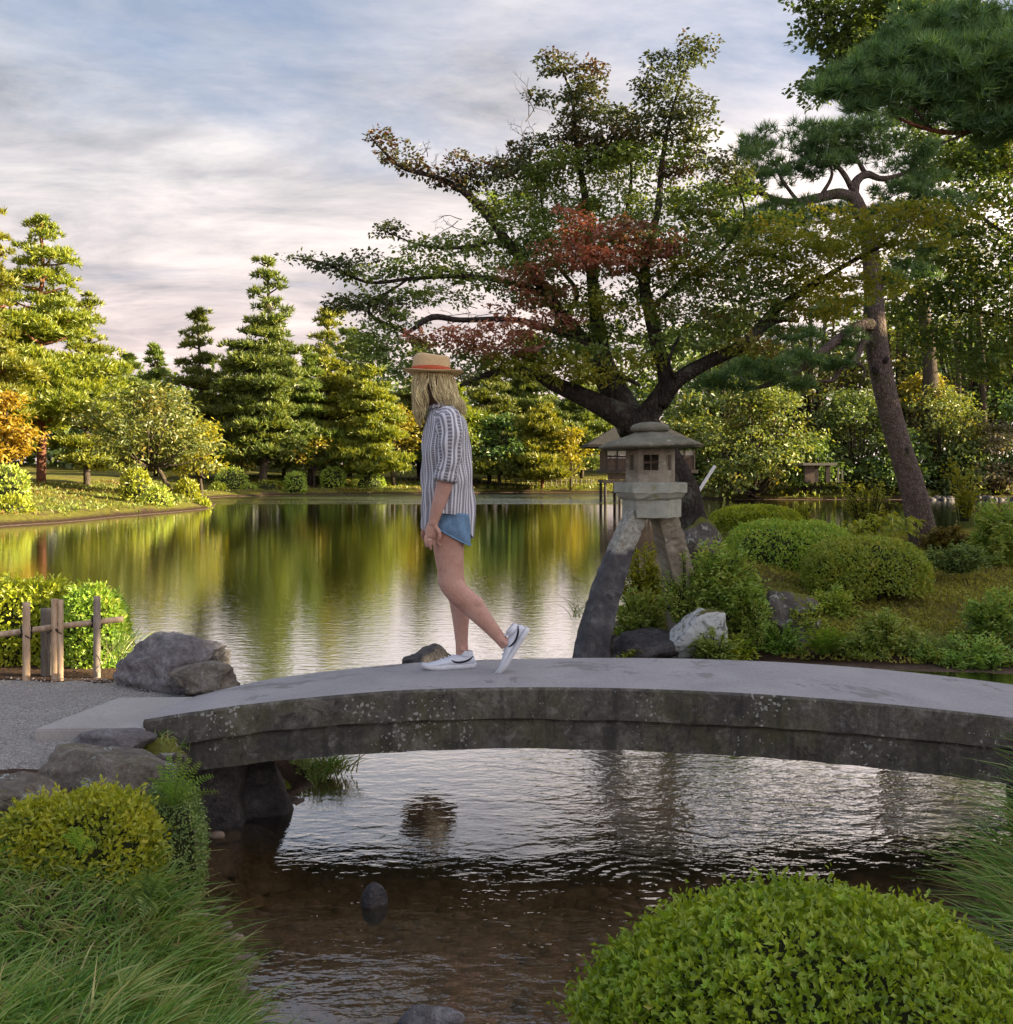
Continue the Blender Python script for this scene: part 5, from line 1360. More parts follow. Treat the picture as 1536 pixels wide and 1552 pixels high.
def sprays(pads, scale, tofn, dens, ls, per=16, droop=.15, depthf=.8, flat=.22):
    C = Acc()
    for px, py, rx, ry, dy in pads:
        n = int(dens * rx * ry); k_ = max(4, n // per); R = np.array([rx / scale, rx / scale * depthf, ry / scale])
        cc = tofn(px, py, dy) + rnd_dir(k_) * rng.uniform(.15, 1.0, (k_, 1)) ** .6 * R * 1.02
        ax = unit(rng.normal(size=(k_, 3)) * [.32, .32, .1] + [0, 0, 1.0])
        i_ = rng.integers(0, k_, n); rad = rng.uniform(0.2, 1, (n, 1)) ** .5 * ls * 2.1
        pl = rng.normal(size=(n, 3)); pl -= ax[i_] * (pl * ax[i_]).sum(1, keepdims=True); pl = unit(pl)
        p = cc[i_] + pl * rad + rng.normal(size=(n, 3)) * ls * flat
        C.add(*leaves(p, unit(pl + rng.normal(size=(n, 3)) * .5 + [0, 0, -droop]), ax[i_] + rng.normal(size=(n, 3)) * .35, ls * rng.uniform(.65, 1.2, n), ls * rng.uniform(.5, .8, n)))
    return C


lab_ = {'maple_silhouette': 'dark brownish leaves at the crown\'s upper edges', 'maple_green': None, 'maple_red': 'russet-red leaves across the middle of the crown', 'maple_olive': 'olive-yellow leaves on the lower right sprays'}
for k_, pads in PADS.items():
    dn = {'maple_silhouette': .64, 'maple_green': .56, 'maple_red': .55, 'maple_olive': .60}[k_]
    C = sprays(pads, MS, MP, dn, .058, 20)
    part('crown', C.mesh('crown', M[k_]), mp, label=lab_[k_])

# ---------------------------------------------------------------- leaning island pine
PD = 15.0; PS = F / PD
def PP(px, py, dy=0.0): return np.array(P(px, py, PD)) * [1, 0, 1] + [0, PD + dy, 0]


def needle_pads(pads, scale, tofn, dens, m, L, Wd, zf=1.0):
    C = Acc()
    for px, py, rx, ry, dy in pads:
        R = np.array([rx / scale, rx / scale * .8, ry / scale]); k_ = max(3, int(rx * ry / 120))
        q = rnd_dir(k_) * rng.uniform(.2, 1, (k_, 1)) ** .6
        for c_ in tofn(px, py, dy) + q * R * [.85, .85, .8]:
            s_ = R[2] * rng.uniform(.38, .62); n = max(5, int(dens * rx * ry / k_))
            d = rnd_dir(n); d[:, 2] = np.where((d[:, 2] < 0) & (rng.random(n) < .8), -d[:, 2], d[:, 2])
            p = c_ + d * [s_ * 1.5, s_ * 1.5, s_ * .7] * rng.uniform(.45, 1, (n, 1))
            C.add(*needles(p, unit(d * [.8, .8, .5] + [0, 0, .6]), m, L, Wd, .7))
    return C


ip = thing('leaning_pine', 'slender pine with reddish trunk leaning over the island\'s clipped bushes', 'pine tree', tuple(PP(1402, 822)))
IL = [[(1408, 838, 0, 50), (1397, 800, 0, 42), (1384, 740, 0, 38), (1362, 670, 0, 35), (1344, 600, 0, 33), (1332, 540, 0, 33), (1326, 480, 0, 31), (1324, 430, 0, 28), (1318, 370, 0, 25), (1306, 325, 0, 23), (1292, 296, 0, 22)],
      [(1294, 300, 0, 18), (1270, 296, -.1, 17), (1240, 302, -.1, 15), (1205, 312, -.2, 13), (1170, 308, -.2, 10), (1140, 295, -.3, 8), (1115, 270, -.3, 5)],
      [(1294, 300, 0, 16), (1302, 272, .1, 14), (1322, 258, .2, 12), (1350, 262, .3, 9), (1390, 250, .4, 5)],
      [(1294, 290, 0, 10), (1275, 265, -.1, 8), (1250, 245, -.2, 5)], [(1320, 258, .2, 8), (1300, 235, .1, 6), (1270, 215, 0, 4)],
      [(1318, 370, 0, 10), (1350, 345, .1, 8), (1390, 330, .2, 5)],
      [(1326, 492, 0, 22), (1300, 496, -.2, 17), (1265, 515, -.3, 15), (1230, 540, -.5, 14), (1190, 568, -.6, 12), (1150, 588, -.7, 8), (1110, 598, -.8, 4)],
      [(1316, 516, 0, 11), (1300, 524, -.2, 10), (1286, 548, -.3, 10), (1262, 562, -.4, 9), (1250, 580, -.4, 7), (1226, 582, -.5, 4)],
      [(1286, 550, -.3, 7), (1300, 562, -.3, 6), (1298, 576, -.3, 4)], [(1240, 302, -.1, 7), (1255, 270, -.2, 5), (1240, 240, -.3, 3)],
      [(1205, 312, -.2, 6), (1180, 285, -.3, 5), (1165, 255, -.3, 3)], [(1306, 325, 0, 8), (1260, 340, -.2, 6), (1220, 345, -.3, 4)]]
for i, L in enumerate(IL):
    V, fs, _ = tube([PP(a_, b_, c_) for a_, b_, c_, _ in L], [w_ / 2 / PS for *_, w_ in L], 14 if i == 0 else 8, 5, .05)
    part('trunk' if i == 0 else 'limb', mesh('trunk' if i == 0 else 'limb', V, fs, M['bark_pine'], True), ip)
for kx, ky in ((1338, 548), (1368, 684), (1322, 562)):
    V, Fc = rock_vf(PP(kx, ky, -.14), (.06, .05, .07), kx, 4, 2, .1)
    part('branch_scar', mesh('branch_scar', V, Fc, M['bark_maple'], True), ip)
IPADS = [(1100, 300, 40, 16, -.3), (1185, 322, 50, 12, -.3), (1300, 318, 50, 14, 0), (1420, 298, 50, 18, .4), (1440, 340, 50, 16, .3), (1400, 372, 50, 14, .2), (1300, 355, 50, 12, -.1), (1180, 345, 50, 12, -.3), (1110, 340, 46, 14, -.3), (1240, 372, 56, 14, -.2), (1080, 262, 20, 14, -.3), (1330, 200, 60, 20, .1), (1390, 280, 40, 16, .3), (1125, 232, 30, 22, -.3), (1150, 215, 22, 14, -.3), (1135, 262, 40, 22, -.3), (1185, 235, 46, 20, -.3), (1235, 215, 56, 22, -.2), (1290, 205, 66, 22, 0), (1340, 222, 60, 24, .2), (1210, 262, 60, 22, -.2), (1160, 280, 44, 14, -.3), (1270, 245, 50, 16, -.1), (1390, 235, 56, 22, .4),
         (1420, 262, 50, 18, .4), (1360, 285, 50, 16, .3), (1390, 318, 60, 18, .2), (1220, 340, 56, 12, -.3), (1250, 328, 40, 10, -.2), (1150, 362, 66, 20, -.2), (1100, 372, 50, 14, -.3), (1350, 330, 40, 12, .1), (1340, 425, 44, 16, .2), (1390, 415, 50, 18, .3), (1270, 470, 56, 18, -.2), (1220, 515, 56, 16, -.5),
         (1140, 578, 66, 18, -.8), (1080, 580, 60, 20, -.9), (1050, 592, 40, 12, -.9), (1200, 555, 60, 14, -.6), (1180, 590, 56, 12, -.7), (1250, 560, 40, 12, -.4), (1290, 520, 40, 14, -.3), (1110, 560, 50, 14, -.8)]
IPADS = IPADS + [(x_ + rng.normal() * 22, y_ + rng.normal() * 9, rx_ * .8, ry_ * .85, dy_ + rng.normal() * .15) for x_, y_, rx_, ry_, dy_ in IPADS]
part('crown', needle_pads(IPADS, PS, PP, .085, 13, .15, .013).mesh('crown', M['pine_near']), ip)

# ---------------------------------------------------------------- big pine reaching in at the upper right
BD = 9.5; BS = F / BD
def BP(px, py, dy=0.0): return np.array(P(px, py, BD)) * [1, 0, 1] + [0, BD + dy, 0]


bp = thing('overhanging_pine', 'large pine reaching in from the right photo edge with thick dark needle masses', 'pine tree', (8.6, BD + .5, H(8.6, BD + .5) - .1))
BL = [[(0, 0, 0, 0)]]
V, fs, _ = tube([(8.6, BD + .5, H(8.6, 10) - .2), (8.5, BD + .5, 1.5), (8.2, BD + .4, 3.2), (7.9, BD + .3, 4.6), (7.3, BD + .2, 6.2)], [.26, .22, .19, .15, .08], 12, 5, .05)
part('trunk', mesh('trunk', V, fs, M['bark_pine'], True), bp)
for L in ([(2080, 240, .4, 30), (1800, 215, .2, 26), (1620, 205, 0, 20), (1540, 198, 0, 15), (1495, 192, 0, 12), (1450, 205, -.1, 10), (1400, 208, -.2, 7), (1340, 195, -.3, 4)],
          [(1540, 198, 0, 10), (1500, 170, 0, 9), (1470, 150, -.1, 7), (1430, 140, -.1, 5), (1380, 140, -.2, 3)], [(1620, 205, 0, 12), (1570, 150, .2, 10), (1520, 100, .3, 7), (1480, 60, .3, 4)],
          [(1950, 150, .4, 20), (1700, 70, .4, 14), (1560, 30, .4, 9), (1470, 10, .3, 5)], [(1470, 200, 0, 6), (1440, 215, -.1, 4), (1420, 222, -.1, 2)], [(1400, 208, -.2, 5), (1360, 180, -.3, 4), (1290, 178, -.4, 2)]):
    V, fs, _ = tube([BP(a_, b_, c_) for a_, b_, c_, _ in L], [w_ / 2 / BS for *_, w_ in L], 8, 5, .05)
    part('limb', mesh('limb', V, fs, M['bark_red'] if L[0][0] == 2080 else M['bark_pine'], True), bp)
BPADS = [(1480, 205, 60, 18, -.2), (1530, 215, 60, 18, 0), (1420, 195, 50, 16, -.2), (1360, 120, 50, 28, -.4), (1230, 150, 26, 14, -.4), (1280, 165, 36, 18, -.5), (1300, 120, 40, 24, -.3), (1340, 85, 44, 24, -.3), (1380, 50, 44, 26, -.1), (1450, 20, 60, 24, .1), (1260, 140, 30, 14, -.4), (1480, 130, 60, 40, -.5), (1410, 150, 60, 36, -.4), (1530, 190, 50, 18, -.2), (1225, 168, 22, 10, -.4), (1270, 190, 40, 12, -.4), (1300, 150, 34, 18, -.4), (1370, 95, 40, 24, -.2), (1420, 60, 40, 20, -.1), (1500, 150, 60, 36, -.3), (1540, 80, 60, 44, -.2), (1250, 162, 34, 18, -.4), (1290, 170, 44, 22, -.4), (1330, 140, 40, 24, -.4), (1345, 165, 56, 28, -.4), (1390, 130, 60, 36, -.3), (1400, 175, 60, 24, -.2), (1450, 110, 66, 40, -.2), (1450, 165, 70, 30, -.1), (1500, 70, 66, 36, 0), (1520, 130, 66, 40, -.1), (1530, 30, 60, 34, .2), (1570, 90, 66, 50, .1), (1560, 170, 50, 24, .1),
         (1480, 35, 50, 30, .1), (1600, 150, 70, 44, .2), (1440, 70, 50, 24, 0), (1640, 60, 80, 50, .3), (1310, 188, 40, 12, -.4), (1690, 160, 80, 50, .3), (1480, 185, 60, 14, -.1), (1420, 100, 44, 22, -.3), (1620, 230, 70, 24, .2)]
part('crown', needle_pads(BPADS, BS, BP, .085, 16, .14, .0105).mesh('crown', M['pine_near']), bp)

# dark leafy tree beyond it at the top edge, and the bright one at the right edge
TD2 = 19.0; T2 = F / TD2
def QP(px, py, dy=0.0): return np.array(P(px, py, TD2)) * [1, 0, 1] + [0, TD2 + dy, 0]


dt = thing('dark_tree', 'dark leafy tree at the top edge behind the overhanging pine', 'tree', (12.8, TD2 + .5, H(12.8, TD2 + .5) - .1))
V, fs, _ = tube([(12.8, TD2 + .5, H(12.8, 19) - .2), (12.6, TD2 + .4, 3), (11.6, TD2 + .3, 6), (10, TD2, 8.4), (8.6, TD2, 9.6), tuple(QP(1330, 40))], [.3, .26, .2, .14, .09, .04], 10, 5, .05)
part('trunk', mesh('trunk', V, fs, M['bark_brown'], True), dt)
for L in ([(1400, 10, 0, 9), (1340, 60, 0, 7), (1290, 100, 0, 5), (1240, 140, 0, 3)], [(1340, 60, 0, 6), (1290, 40, 0, 4), (1240, 15, 0, 2)], [(1500, -60, 0, 12), (1440, 40, .2, 8), (1380, 130, .2, 5), (1340, 170, .2, 3)]):
    V, fs, _ = tube([QP(a_, b_, c_) for a_, b_, c_, _ in L], [w_ / 2 / T2 for *_, w_ in L], 6, 4, .05)
    part('limb', mesh('limb', V, fs, M['bark_brown'], True), dt)
DP = [(1400, 200, 60, 22, .3), (1460, 215, 60, 24, .4), (1510, 240, 60, 24, .4), (1440, 250, 50, 18, .5), (1380, 150, 50, 24, .4), (1260, 50, 50, 20, .2), (1310, 75, 60, 24, .2), (1280, 115, 50, 18, .2), (1250, 35, 40, 16, .2), (1290, 14, 70, 22, 0), (1215, 2, 34, 8, 0), (1250, 6, 40, 14, 0), (1330, 40, 70, 30, 0), (1290, 60, 54, 22, 0), (1262, 84, 30, 12, 0), (1300, 95, 50, 16, 0), (1255, 108, 34, 9, 0), (1240, 130, 32, 9, 0), (1275, 130, 40, 12, 0), (1350, 85, 50, 20, .1), (1380, 30, 60, 26, .2), (1420, -10, 80, 30, .2), (1235, 152, 26, 7, 0), (1340, 10, 60, 22, 0), (1450, 20, 60, 30, .3), (1370, -20, 70, 24, .1)]
part('crown', sprays(DP, T2, QP, .50, .115, 16, .1).mesh('crown', M['broad_green']), dt)

rb = thing('bright_tree', 'yellow-green leafy tree filling the right photo edge below the overhanging pine', 'tree', (11.8, 17.8, H(11.8, 17.8) - .1))
RD = 17.5; RS = F / RD
def RP(px, py, dy=0.0): return np.array(P(px, py, RD)) * [1, 0, 1] + [0, RD + dy, 0]
V, fs, _ = tube([(11.8, 17.8, H(11.8, 17.8) - .2), (11.6, 17.8, 1.8), (11.0, 17.7, 3.6), (10.4, 17.6, 5.4), (9.8, 17.5, 7)], [.26, .22, .17, .12, .05], 10, 5, .05)
part('trunk', mesh('trunk', V, fs, M['bark_brown'], True), rb)
for L in ([(1740, 480, 0, 14), (1640, 430, 0, 11), (1560, 380, 0, 8), (1490, 330, 0, 5), (1450, 300, 0, 3)], [(1720, 340, 0, 12), (1600, 300, 0, 8), (1520, 250, 0, 4)], [(1740, 520, 0, 10), (1620, 520, 0, 8), (1520, 480, 0, 5), (1450, 470, 0, 3)]):
    V, fs, _ = tube([RP(a_, b_, c_) for a_, b_, c_, _ in L], [w_ / 2 / RS for *_, w_ in L], 6, 4, .05)
    part('limb', mesh('limb', V, fs, M['bark_brown'], True), rb)
RPD = [(1500, 215, 50, 18, .3), (1450, 235, 40, 14, .4), (1420, 290, 36, 14, .5), (1390, 300, 30, 12, .6), (1400, 400, 50, 22, .6), (1380, 470, 46, 20, .6), (1460, 340, 50, 22, .4), (1540, 200, 50, 20, .2), (1400, 440, 44, 26, .4), (1420, 500, 50, 26, .4), (1460, 520, 50, 24, .3), (1400, 330, 30, 14, .3), (1440, 250, 30, 16, .3), (1480, 230, 40, 20, .2), (1420, 380, 36, 16, .4), (1500, 560, 60, 24, .3), (1510, 240, 50, 30, 0), (1560, 230, 60, 40, .2), (1480, 300, 46, 24, 0), (1530, 300, 60, 34, -.2), (1470, 350, 40, 20, .1), (1510, 380, 66, 34, -.2), (1450, 395, 40, 26, .1), (1480, 430, 60, 34, 0), (1540, 440, 60, 40, -.2), (1450, 460, 44, 24, .2), (1500, 490, 60, 26, 0), (1440, 320, 34, 12, .1), (1580, 340, 70, 60, 0), (1590, 480, 70, 50, 0), (1470, 270, 36, 12, 0), (1430, 430, 34, 20, .2), (1540, 530, 50, 20, 0)]
C = sprays(RPD, RS, RP, .42, .10, 14, .1, flat=.5); part('crown', C.mesh('crown', M['right_leaf']), rb)

# ---------------------------------------------------------------- island shrubs
GI = 'clipped bushes on the lantern island'
shrub('clipped_shrub', 'low bright-topped clipped bush farthest back on the island', 1146, 768, 802, 66, 15.0, 'clip_yellow', 8000, .048, 1, tight=True, group=GI)
shrub('clipped_shrub', 'wide clipped green bush filling the middle of the island', 1195, 791, 880, 100, 13.3, 'clip_green', 15000, .043, 2, tight=True, group=GI, lobes=[(-.25, 0, 0, .7, 1, 1), (.35, .1, -.02, .66, .9, .93)])
s3_ = shrub('clipped_shrub', 'domed clipped bush on bare stems at the edge of the moss lawn', 1312, 816, 935, 90, 11.8, 'clip_green', 17000, .040, 3, tight=True, group=GI, lobes=[(0, 0, 0, 1, 1, .62), (-.45, -.1, -.06, .50, .7, .62)], lowcut=-.40,
            stems=(([(1338, 934), (1332, 910), (1338, 885), (1350, 868)], .022, .010, -.3), ([(1340, 930), (1362, 912), (1378, 895), (1384, 872)], .016, .008, -.3)))
GL = 'loose leafy bushes on the lantern island'
loose('leafy_bush', 'bright yellow-green bush showing between the lantern\'s legs', 975, 812, 965, 44, 10.6, 'clip_yellow', 57, 54, 0.062, 4, group=GL)
loose('leafy_bush', 'leafy bush at the right foot of the lantern above the pale rock', 1088, 808, 940, 66, 9.95, 'loose_green', 112, 62, 0.062, 5, group=GL)
loose('leafy_bush', 'low green bush at the lantern leg\'s base', 968, 880, 985, 44, 10.1, 'loose_green', 62, 48, 0.056, 6, group=GL)
loose('leafy_bush', 'dark leafy growth draped between the pale rock and the moss-capped rock', 1136, 868, 985, 42, 10.3, 'loose_green', 75, 48, 0.062, 7, group=GL)
loose('leafy_bush', 'leafy bush hanging over the shore below the domed bush', 1345, 918, 1012, 62, 9.75, 'loose_green', 100, 54, 0.050, 8, group=GL)
loose('leafy_bush', 'green leaves growing under the domed bush\'s left side', 1262, 880, 950, 46, 10.9, 'clip_green', 62, 45, 0.050, 9, group=GL)
loose('leafy_bush', 'pale wispy bush behind the big-leaved plant', 1316, 722, 806, 54, 15.8, 'clip_yellow', 70, 16, .06, 10, group=GL, erect=1)
loose('leafy_bush', 'dense upright bush right of the leaning trunk at the right photo edge', 1512, 752, 862, 48, 13.6, 'loose_green', 112, 62, 0.073, 11, group=GL)
loose('leafy_bush', 'yellow-green sprig arching up at the top of the right-hand bush', 1462, 694, 790, 34, 14.2, 'clip_yellow', 17, 54, 0.062, 12, group=GL, erect=1)
loose('leafy_bush', 'low plants edging the moss lawn behind the domed bush', 1452, 822, 868, 66, 12.6, 'box_green', 112, 32, 0.056, 13, group=GL, depth=.35)
loose('leafy_bush', 'leafy bush at the right photo edge on the moss lawn', 1516, 888, 985, 62, 9.9, 'loose_green', 112, 59, 0.050, 14, group=GL)
loose('leafy_bush', 'low bush spilling to the water at the right photo edge', 1480, 952, 1042, 66, 9.3, 'loose_green', 112, 59, 0.045, 15, group=GL)
loose('leafy_bush', 'small yellowish herb tuft on the shore below the pale rock', 1110, 962, 1006, 36, 9.6, 'clip_yellow', 37, 32, 0.056, 16, group=GL)
loose('leafy_bush', 'tiny leafy tuft beside the dark shore rock', 965, 978, 1006, 30, 9.55, 'clip_yellow', 32, 27, 0.045, 17, group=GL)
loose('leafy_bush', 'small leafy sprigs poking up behind the low bright-topped bush', 1218, 762, 806, 16, 15.3, 'clip_yellow', 20, 24, 0.056, 18, group=GL, erect=1)
loose('leafy_bush', 'reddish-green low plants under the leaning trunk', 1440, 796, 834, 50, 14.6, 'moss_blade', 75, 32, 0.067, 19, group=GL, depth=.4)
loose('leafy_bush', 'leafy shoots hiding the foot of the lantern\'s right leg', 1040, 832, 950, 46, 9.8, 'loose_green', 60, 44, .045, 20, group=GL)
loose('leafy_bush', 'green leaves trailing over the gap left of the moss-capped rock', 1150, 900, 1000, 30, 9.8, 'loose_green', 50, 40, .045, 21, group=GL)
loose('leafy_bush', 'low leaves in front of the white-lichened rock', 1084, 948, 1006, 40, 9.42, 'loose_green', 50, 34, .042, 22, group=GL)
loose('leafy_bush', 'leafy plant at the waterline right of the bright fern', 1306, 950, 1016, 46, 9.6, 'loose_green', 70, 36, .042, 23, group=GL)
loose('leafy_bush', 'green growth between the moss-capped rock and the domed bush', 1222, 905, 975, 40, 10.0, 'clip_green', 60, 36, .042, 24, group=GL)
loose('leafy_bush', 'spreading leaves on the shore just left of the right-edge bush', 1412, 962, 1024, 50, 9.5, 'loose_green', 70, 36, .042, 25, group=GL)
loose('leafy_bush', 'tall leafy plant rising behind the bright fern', 1190, 940, 1004, 34, 9.75, 'fern_green', 50, 34, .042, 26, group=GL)
# big-leaved plant
hl = thing('broad_leaved_plant', 'big-leaved yellow-green plant at the foot of the leaning trunk', 'plant', (at_px(1335, 14.2), 14.2, P(0, 815, 14.2).z))
lm = []
for v in range(4):
    u = np.linspace(0, 1, 7); wv = np.sin(np.pi * u ** .8) * .045 + .002; Vl = []
    for s in (-1, 0, 1): Vl.append(np.stack([u * .20, s * wv, .045 * np.sin(u * 2.6) - .06 * u * u + abs(s) * .012], -1))
    Vl = np.stack(Vl, 1).reshape(-1, 3); Fl = grid_faces(7, 3, False); lm.append(mesh('leaf', Vl, Fl, M['clip_yellow'], True))
for i in range(240):
    q = rng.uniform(-1, 1); zz = rng.uniform(0, 1) ** .7 * (0.40 - .18 * abs(q)) * (0.7 + .3 * (q + 1) / 2)
    o = obj('leaf', lm[i % 4], hl, loc=(q * .50, rng.uniform(-.28, .2), .03 + zz)); o.rotation_euler = (rng.normal() * .35, rng.normal() * .4 + .25, rng.uniform(-2.8, -.3))
    s = rng.uniform(.42, .68); o.scale = (s, s, s)
# ferns on the shore
GF = 'green ferns by the water'
b = P(1250, 1000, 9.7)
tips = [P(1250 + 50 * math.cos(a_) * q_, 962 - 26 * math.sin(a_) * q_ + 10, 9.7 - .45 * abs(math.sin(a_ * 2)) - .1) for a_, q_ in [(x_ * .42 - .4, .7 + .35 * ((x_ * 7) % 5) / 5) for x_ in range(10)]]
fern('fern', 'bright green fern hanging over the water right of the moss-capped rock', b, tips, sag=.16, pin=.085, wd=.028, group=GF)
b = P(1120, 1000, 9.75); fern('fern', 'small fern on the shore below the leafy draped growth', b, [P(1120 + dx_, 975 + dy_, 9.55) for dx_, dy_ in ((-40, 6), (-24, -8), (0, -14), (22, -8), (42, 8), (-12, 10), (16, 14))], sag=.09, pin=.06, wd=.02, group=GF)
# small water-edge grass mound
# moss carpet on the island lawn
n = 16000; mx_ = rng.uniform(2.6, 11, n * 2); my_ = rng.uniform(9.2, 17, n * 2); kp = (sdf(ISLE, mx_, my_) > .12) & (np.abs(mx_) < my_ * .56); mx_, my_ = mx_[kp][:n], my_[kp][:n]
c = np.stack([mx_, my_, Hh(mx_, my_) - .005], -1)
ac = Acc(); ac.add(*needles(c, np.tile([0, 0, 1.0], (len(c), 1)), 3, .045, .022, .75))
obj('moss_carpet', ac.mesh('moss_carpet', M['moss_blade']), kind='stuff', label='moss lawn on the lantern island', cat='moss')

# ---------------------------------------------------------------- near left: hedge, golden bush, fern bush, grass
shrub('sunlit_hedge', 'low hedge coloured sunlit gold behind the bamboo fence at the left photo edge', 40, 880, 1010, 98, 6.95, 'gold_leaf', 7500, .042, 61, dep=.6, spiky=200, lobes=[(-.25, 0, 0, .95, 1, 1), (.45, .05, -.05, .5, .8, .9)], lowcut=-.6, cat='hedge')  # sunlit part of the hedge: the sun's gold is put into the leaf colour
shrub('green_hedge', 'darker green rounded hedge end between fence and big boulder', 140, 892, 1015, 50, 6.85, 'clip_green', 6000, .036, 62, dep=.9, spiky=80, lowcut=-.6, cat='hedge')
shrub('golden_bush', 'yellow-green rounded bush in front of the lichen-blotched boulder', 128, 1203, 1352, 108, 3.62, 'gold_leaf', 9000, .024, 63, dep=.8, spiky=240, lobes=[(.15, 0, 0, .85, 1, 1), (-.6, .05, -.1, .55, .8, .75)], lowcut=-.7)
shrub('box_bush', 'small dense dark-green clipped bush with a fern on top beside the stream', 258, 1192, 1335, 50, 4.2, 'box_green', 9000, .015, 64, dep=.9, lowcut=-1, power=3.0)
b = np.array(P(264, 1222, 4.13))
fern('fern', 'bright fern fronds sprouting from the dense dark clipped bush', b, [P(px_t, py_t, d_t) for px_t, py_t, d_t in ((226, 1180, 4.0), (240, 1160, 4.05), (256, 1146, 4.12), (272, 1144, 4.15), (288, 1150, 4.1), (304, 1156, 4.05), (330, 1200, 3.95), (322, 1176, 4.0), (212, 1212, 3.92))], sag=.045, pin=.021, wd=.008, n=15, group='ferns by the stream', side=[0, 1, 0.2])
b = np.array(P(120, 1300, 3.3)); fern('fern', 'curled pale fern frond in front of the golden bush', b, [P(96, 1268, 3.2), P(146, 1282, 3.2), P(112, 1256, 3.25)], sag=.06, pin=.024, wd=.010, n=14, group='ferns by the stream', side=[0, 1, .2])
b = np.array(P(415, 1206, 5.7)); fern('fern', 'small fern in the shade beneath the left end of the bridge', b, [P(400, 1176, 5.6), P(412, 1168, 5.7), P(428, 1178, 5.6), P(440, 1190, 5.5), P(396, 1196, 5.5)], sag=.06, pin=.05, wd=.016, n=14, group='ferns by the stream', side=[0, 1, .2])
shrub('water_edge_bush', 'small green cushion bush seen under the left end of the bridge', 446, 1150, 1198, 48, 5.95, 'box_green', 1800, .022, 65, lowcut=-.8)
b = np.array(P(225, 1372, 3.35)); fern('fern', 'dark fern drooping toward the stream below the golden bush', b, [P(200, 1330, 3.2), P(226, 1318, 3.2), P(246, 1330, 3.2), P(258, 1360, 3.15), P(180, 1350, 3.15), P(240, 1385, 3.1), P(216, 1392, 3.05)], mat='box_green', sag=.05, pin=.038, wd=.012, n=14, group='ferns by the stream', side=[0, 1, .2])


def blades(bases, dirs, L, Wd, bend, nseg=6, sag=.35):
    """arching grass blades as tapering ribbons"""
    n = len(bases); u = np.linspace(0, 1, nseg)[None, :, None]
    Wd = (np.broadcast_to(Wd, (n,)) * rng.uniform(.5, 1.7, n))[:, None, None]
    L = np.broadcast_to(L, (n,))[:, None, None]; up = np.array([0, 0, 1.0]); h = unit(dirs * [1, 1, 0] + 1e-6)[:, None, :]
    bend = np.broadcast_to(bend, (n,))[:, None, None]
    pt = bases[:, None, :] + L * (up * (u - sag * bend * u * u * 1.6) + h * bend * u ** 1.7 * .9 + dirs[:, None, :] * u * .25)
    tg = unit(np.gradient(pt, axis=1)); sd = unit(np.cross(tg, np.broadcast_to(rng.normal(size=(n, 1, 3)) * .7 + [0, -1, .3], tg.shape)))
    w = Wd * (1 - u ** 2.2) * .5 + .0004
    V = np.stack([pt - sd * w, pt + sd * w], 2).reshape(-1, 3)
    i = np.arange(nseg - 1); f = np.stack([2 * i, 2 * i + 1, 2 * i + 3, 2 * i + 2], -1)
    return V, (f[None] + (np.arange(n) * nseg * 2)[:, None, None]).reshape(-1, 4)


# sedge on the near left bank, arching towards the stream
n = 5200
sx0 = rng.uniform(-2.0, -.55, n * 4); sy0 = rng.uniform(2.1, 3.0, n * 4); sdn = sdf(NEAR, sx0, sy0)
kp = (sdn > .0) & (sy0 < 2.95) & (np.abs(sx0) < sy0 * .56); sx0, sy0 = sx0[kp][:n], sy0[kp][:n]; n = len(sx0)
clump = np.stack([np.round(sx0 * 7 + rng.normal(size=n) * .15) / 7, np.round(sy0 * 7 + rng.normal(size=n) * .15) / 7], -1)
bx0 = clump * .6 + np.stack([sx0, sy0], -1) * .4
bs = np.concatenate([bx0, Hh(bx0[:, 0], bx0[:, 1])[:, None] - .02], 1)
dr = unit(rng.normal(size=(n, 3)) * [.75, .75, 0] + [.75, -.12, 0])
ac = Acc(); ac.add(*blades(bs, dr, rng.uniform(.11, .27, n), .0056, rng.uniform(.25, .95, n), 7))
obj('sedge_grass', ac.mesh('sedge_grass', M['sedge'], True), kind='stuff', label='long arching sedge grass at the lower left', cat='grass')
# longer blades along the water's edge, leaning over the stream
n = 1500; x_ = rng.uniform(-1.35, -.45, n * 5); y_ = rng.uniform(2.3, 3.75, n * 5); s_ = sdf(NEAR, x_, y_); kp = (s_ > -.02) & (s_ < .22); x_, y_ = x_[kp][:n], y_[kp][:n]; n = len(x_)
bs = np.stack([x_, y_, Hh(x_, y_) - .02], -1); dr = unit(rng.normal(size=(n, 3)) * [.6, .6, 0] + [.9, -.35, 0])
ac = Acc(); ac.add(*blades(bs, dr, rng.uniform(.10, .25, n), .0045, rng.uniform(.4, 1.0, n), 7))
obj('shore_sedge', ac.mesh('shore_sedge', M['sedge'], True), kind='stuff', label='sedge leaning over the stream', cat='grass')
# shorter grass behind it, round the golden bush
n = 6500; x_ = rng.uniform(-2.3, -1.05, n); y_ = rng.uniform(2.85, 3.7, n); kp = sdf(NEAR, x_, y_) > .02; x_, y_ = x_[kp], y_[kp]; n = len(x_)
bs = np.stack([x_, y_, Hh(x_, y_) - .01], -1); dr = unit(rng.normal(size=(n, 3)) * [1, 1, 0] + [.3, -.3, 0])
ac = Acc(); ac.add(*blades(bs, dr, rng.uniform(.06, .15, n), .004, rng.uniform(.3, 1, n), 6))
obj('short_grass', ac.mesh('short_grass', M['sedge'], True), kind='stuff', label='short dark grass around the golden bush', cat='grass')
